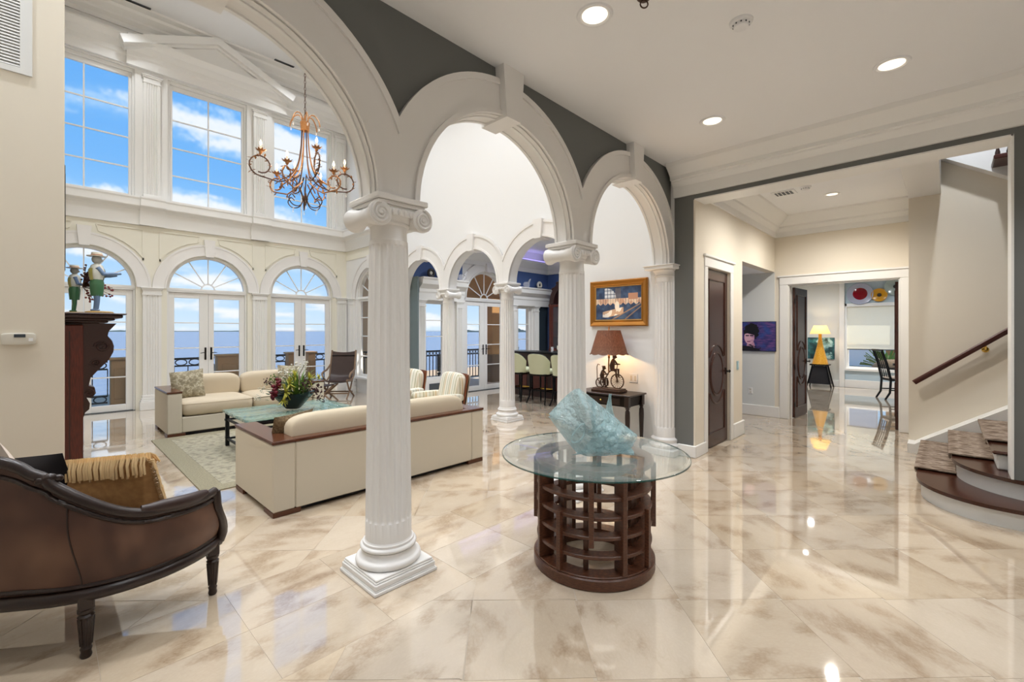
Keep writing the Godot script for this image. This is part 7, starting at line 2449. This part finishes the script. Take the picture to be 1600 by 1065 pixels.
func make_dining_things() -> void:
	# tapered black stand with a yellow cone lamp
	var t := thing("tapered_stand", "black tapered lamp stand with splayed legs in the far room", "stand", Vector3(-2.60, 0, -15.42))
	var cage := mb()
	cage.rings([PackedVector3Array([Vector3(-0.26, 0.10, -0.18), Vector3(0.26, 0.10, -0.18), Vector3(0.26, 0.10, 0.18), Vector3(-0.26, 0.10, 0.18)]), PackedVector3Array([Vector3(-0.16, 0.60, -0.13), Vector3(0.16, 0.60, -0.13), Vector3(0.16, 0.60, 0.13), Vector3(-0.16, 0.60, 0.13)])], true, true, 10.0)
	put("woven_body", cage, M.black_cloth, t)
	for sx in [-1.0, 1.0]:
		for sz in [-1.0, 1.0]:
			put("leg", mb().bar(Vector3(sx * 0.29, 0.0, sz * 0.20), Vector3(sx * 0.165, 0.62, sz * 0.135), 0.03, 0.03), M.black_metal, t)
	put("top", mb().box(Vector3(0, 0.64, 0), Vector3(0.46, 0.035, 0.36), 0.006), M.bronze_dark, t)
	var l := thing("cone_lamp", "tall yellow cone table lamp with a cream shade in the far room", "lamp", Vector3(-2.60, 0.658, -15.42))
	var amber := grained([[0.0, Color(0.80, 0.48, 0.08)], [0.5, Color(0.90, 0.64, 0.16)], [1.0, Color(0.94, 0.80, 0.40)]], noise(92, 0.02, 3), Vector3(3, 3, 3), 0.35)
	put("base", mb().lathe([Vector2(0.0, 0.0), Vector2(0.20, 0.0), Vector2(0.19, 0.03), Vector2(0.13, 0.28), Vector2(0.075, 0.52), Vector2(0.045, 0.70), Vector2(0.04, 0.86)], 24), amber, l)
	put("neck", mb().lathe([Vector2(0.035, 0.86), Vector2(0.035, 0.92), Vector2(0.012, 0.93), Vector2(0.012, 1.02)], 14), M.cream_cloth, l)
	var sh := flat(Color(0.95, 0.87, 0.66), 0.7)
	sh.backlight_enabled = true
	sh.backlight = Color(0.95, 0.85, 0.60)
	put("shade", mb().rings([circle(0.26, 0.86), circle(0.25, 0.87), circle(0.15, 1.10)], true, false, 40.0), sh, l)
	put("bulb", mb().ball(Vector3(0, 0.98, 0), Vector3(0.03, 0.04, 0.03)), M.bulb, l)
	lamp_omni(l, Vector3(0, 0.98, 0), 0.03, 0.30, Color(1.0, 0.85, 0.60))
	var p := thing("teal_painting", "abstract teal painting with a pale swirl behind the cone lamp", "painting", Vector3(-2.66, 1.095, -15.895))
	put("canvas", mb().box(Vector3(0, 0, 0.012), Vector3(0.66, 0.63, 0.025), 0.003), flat(Color(0.12, 0.22, 0.26), 0.7), p)
	var q := mb()
	q.quad(Vector3(-0.325, -0.31, 0.026), Vector3(0.325, -0.31, 0.026), Vector3(0.325, 0.31, 0.026), Vector3(-0.325, 0.31, 0.026))
	put("print", q, teal_print(), p)
	# plates on the wall over the window
	plate(Vector3(-1.74, 2.645, -15.90), 0.30, 0.17, flat(Color(0.66, 0.68, 0.76), 0.15), flat(Color(0.50, 0.04, 0.10), 0.12), "clear ruffled wall plate with a deep red centre")
	plate(Vector3(-1.32, 2.59, -15.90), 0.18, 0.05, flat(Color(0.80, 0.58, 0.12), 0.2), flat(Color(0.08, 0.05, 0.03), 0.3), "small amber wall plate with a dark centre dot")
	plate(Vector3(-0.98, 2.80, -15.90), 0.24, 0.05, flat(Color(0.68, 0.74, 0.72), 0.12), flat(Color(0.20, 0.22, 0.22), 0.3), "clear iridescent wall plate cut off by the right door")
	# roller shade across the upper part of the window
	var rs := thing("roller_shade", "white roller shade drawn two thirds down the dining window", "window shade", Vector3(-0.88, 2.30, -15.86))
	var cloth := flat(Color(0.93, 0.93, 0.90), 0.8)
	cloth.backlight_enabled = true
	cloth.backlight = Color(0.9, 0.9, 0.87)
	put("cloth", mb().span(Vector3(-1.15, -1.20, -0.002), Vector3(1.17, 0.0, 0.002)), cloth, rs)
	put("tube", mb().tube([Vector3(-1.16, 0.0, 0.02), Vector3(1.18, 0.0, 0.02)], 0.022, 10), M.steel_white, rs)
	put("hem_bar", mb().span(Vector3(-1.15, -1.225, -0.008), Vector3(1.17, -1.20, 0.008)), M.vent_dark, rs)
	# dining chair and table
	var c := thing("dining_chair", "black bamboo-style dining chair seen from the side in the far room", "chair", Vector3(-0.83, 0, -13.95), deg_to_rad(28.0))
	# local: faces +x
	put("seat", mb().box(Vector3(0, 0.46, 0), Vector3(0.46, 0.05, 0.46), 0.012), M.iron, c)
	put("seat_pad", mb().soft(Vector3(0, 0.50, 0), Vector3(0.44, 0.07, 0.44), 0.3, 0.5, 18, 8), M.cream_cloth, c)
	for sz in [-1.0, 1.0]:
		put("rear_leg", mb().tube([Vector3(-0.33, 0.0, sz * 0.21), Vector3(-0.24, 0.16, sz * 0.21), Vector3(-0.22, 0.46, sz * 0.21), Vector3(-0.30, 0.85, sz * 0.21), Vector3(-0.40, 1.16, sz * 0.21)], [0.022, 0.024, 0.026, 0.024, 0.022], 8), M.iron, c)
		put("front_leg", mb().tube([Vector3(0.21, 0.46, sz * 0.20), Vector3(0.22, 0.0, sz * 0.20)], 0.024, 8), M.iron, c)
		put("stretcher", mb().tube([Vector3(-0.23, 0.22, sz * 0.21), Vector3(0.21, 0.22, sz * 0.20)], 0.014, 7), M.iron, c)
		put("arm", mb().tube([Vector3(-0.27, 0.72, sz * 0.22), Vector3(0.10, 0.70, sz * 0.24), Vector3(0.16, 0.46, sz * 0.22)], 0.017, 7), M.iron, c)
	for z in [-0.13, -0.045, 0.045, 0.13]:
		put("back_slat", mb().tube([Vector3(-0.225, 0.52, z), Vector3(-0.295, 0.85, z), Vector3(-0.385, 1.12, z)], 0.011, 6), M.iron, c)
	put("top_rail", mb().tube([Vector3(-0.40, 1.15, -0.24), Vector3(-0.40, 1.15, 0.24)], 0.022, 8), M.iron, c)
	put("mid_rail", mb().tube([Vector3(-0.285, 0.80, -0.21), Vector3(-0.285, 0.80, 0.21)], 0.013, 7), M.iron, c)
	var tb := thing("dining_table", "round dining table with pale pink cloth behind the black chair", "table", Vector3(-0.10, 0, -13.55))
	put("cloth_top", mb().lathe([Vector2(0.0, 0.735), Vector2(0.58, 0.735), Vector2(0.60, 0.745), Vector2(0.58, 0.765), Vector2(0.0, 0.768)], 36), flat(Color(0.80, 0.70, 0.68), 0.7), tb)
	put("apron", mb().lathe([Vector2(0.50, 0.66), Vector2(0.52, 0.735)], 32), M.iron, tb)
	put("pedestal", mb().lathe([Vector2(0.30, 0.0), Vector2(0.26, 0.05), Vector2(0.08, 0.12), Vector2(0.07, 0.6), Vector2(0.16, 0.68)], 20), M.iron, tb)

func circle(r: float, y: float, n := 28) -> PackedVector3Array:
	var p := PackedVector3Array()
	for k in n:
		p.append(Vector3(cos(TAU * k / n) * r, y, sin(TAU * k / n) * r))
	return p

func plate(pos: Vector3, r: float, rc: float, rim: Material, mid: Material, label: String) -> void:
	var o := thing("wall_plate", label, "plate", pos, 0.0, "decorative plates over the window")
	var T := Transform3D(Basis(Vector3(1, 0, 0), Vector3(0, 0, 1), Vector3(0, -1, 0)), Vector3.ZERO)
	put("rim", mb_t(T).lathe([Vector2(rc * 0.9, 0.012), Vector2(rc, 0.02), Vector2(r * 0.8, 0.035), Vector2(r, 0.055), Vector2(r * 0.98, 0.06), Vector2(r * 0.78, 0.042), Vector2(rc * 0.9, 0.026), Vector2(rc * 0.9, 0.012)], 36), rim, o)
	put("centre", mb_t(T).lathe([Vector2(0.0, 0.012), Vector2(rc, 0.014), Vector2(rc, 0.028), Vector2(rc * 0.6, 0.045), Vector2(0.0, 0.05)], 30), mid, o)

func teal_print() -> StandardMaterial3D:
	var w := 128
	var im := Image.create(w, w, false, Image.FORMAT_RGB8)
	var n := noise(93, 0.018, 4)
	n.domain_warp_enabled = true
	n.domain_warp_amplitude = 30.0
	for j in w:
		for i in w:
			var a := n.get_noise_2d(i, j)
			var x := float(i) / w
			var y := float(j) / w
			var c := Color(0.10, 0.24, 0.28).lerp(Color(0.24, 0.50, 0.54), clampf(0.5 + a * 1.3, 0, 1))
			if Vector2((x - 0.66) / 0.24, (y - 0.45) / 0.42).length() < 1.0 + a:
				c = c.lerp(Color(0.68, 0.82, 0.86), clampf(0.45 + a * 1.2, 0, 1))
			im.set_pixel(i, j, c)
	var m := StandardMaterial3D.new()
	m.albedo_texture = ImageTexture.create_from_image(im)
	m.roughness = 0.5
	return m

func _ready() -> void:
	rng.seed = 1
	make_view()
	make_materials()
	make_lamps()
	make_floor()
	make_arcade()
	make_columns()
	make_window_wall()
	make_white_wall()
	make_foyer_shell()
	make_hall()
	make_bar_shell()
	make_study_shell()
	make_outside()
	make_round_table()
	make_sculpture()
	make_side_table()
	make_hall_things()
	make_stairs()
	make_living()
	make_bar_things()
	make_dining_things()
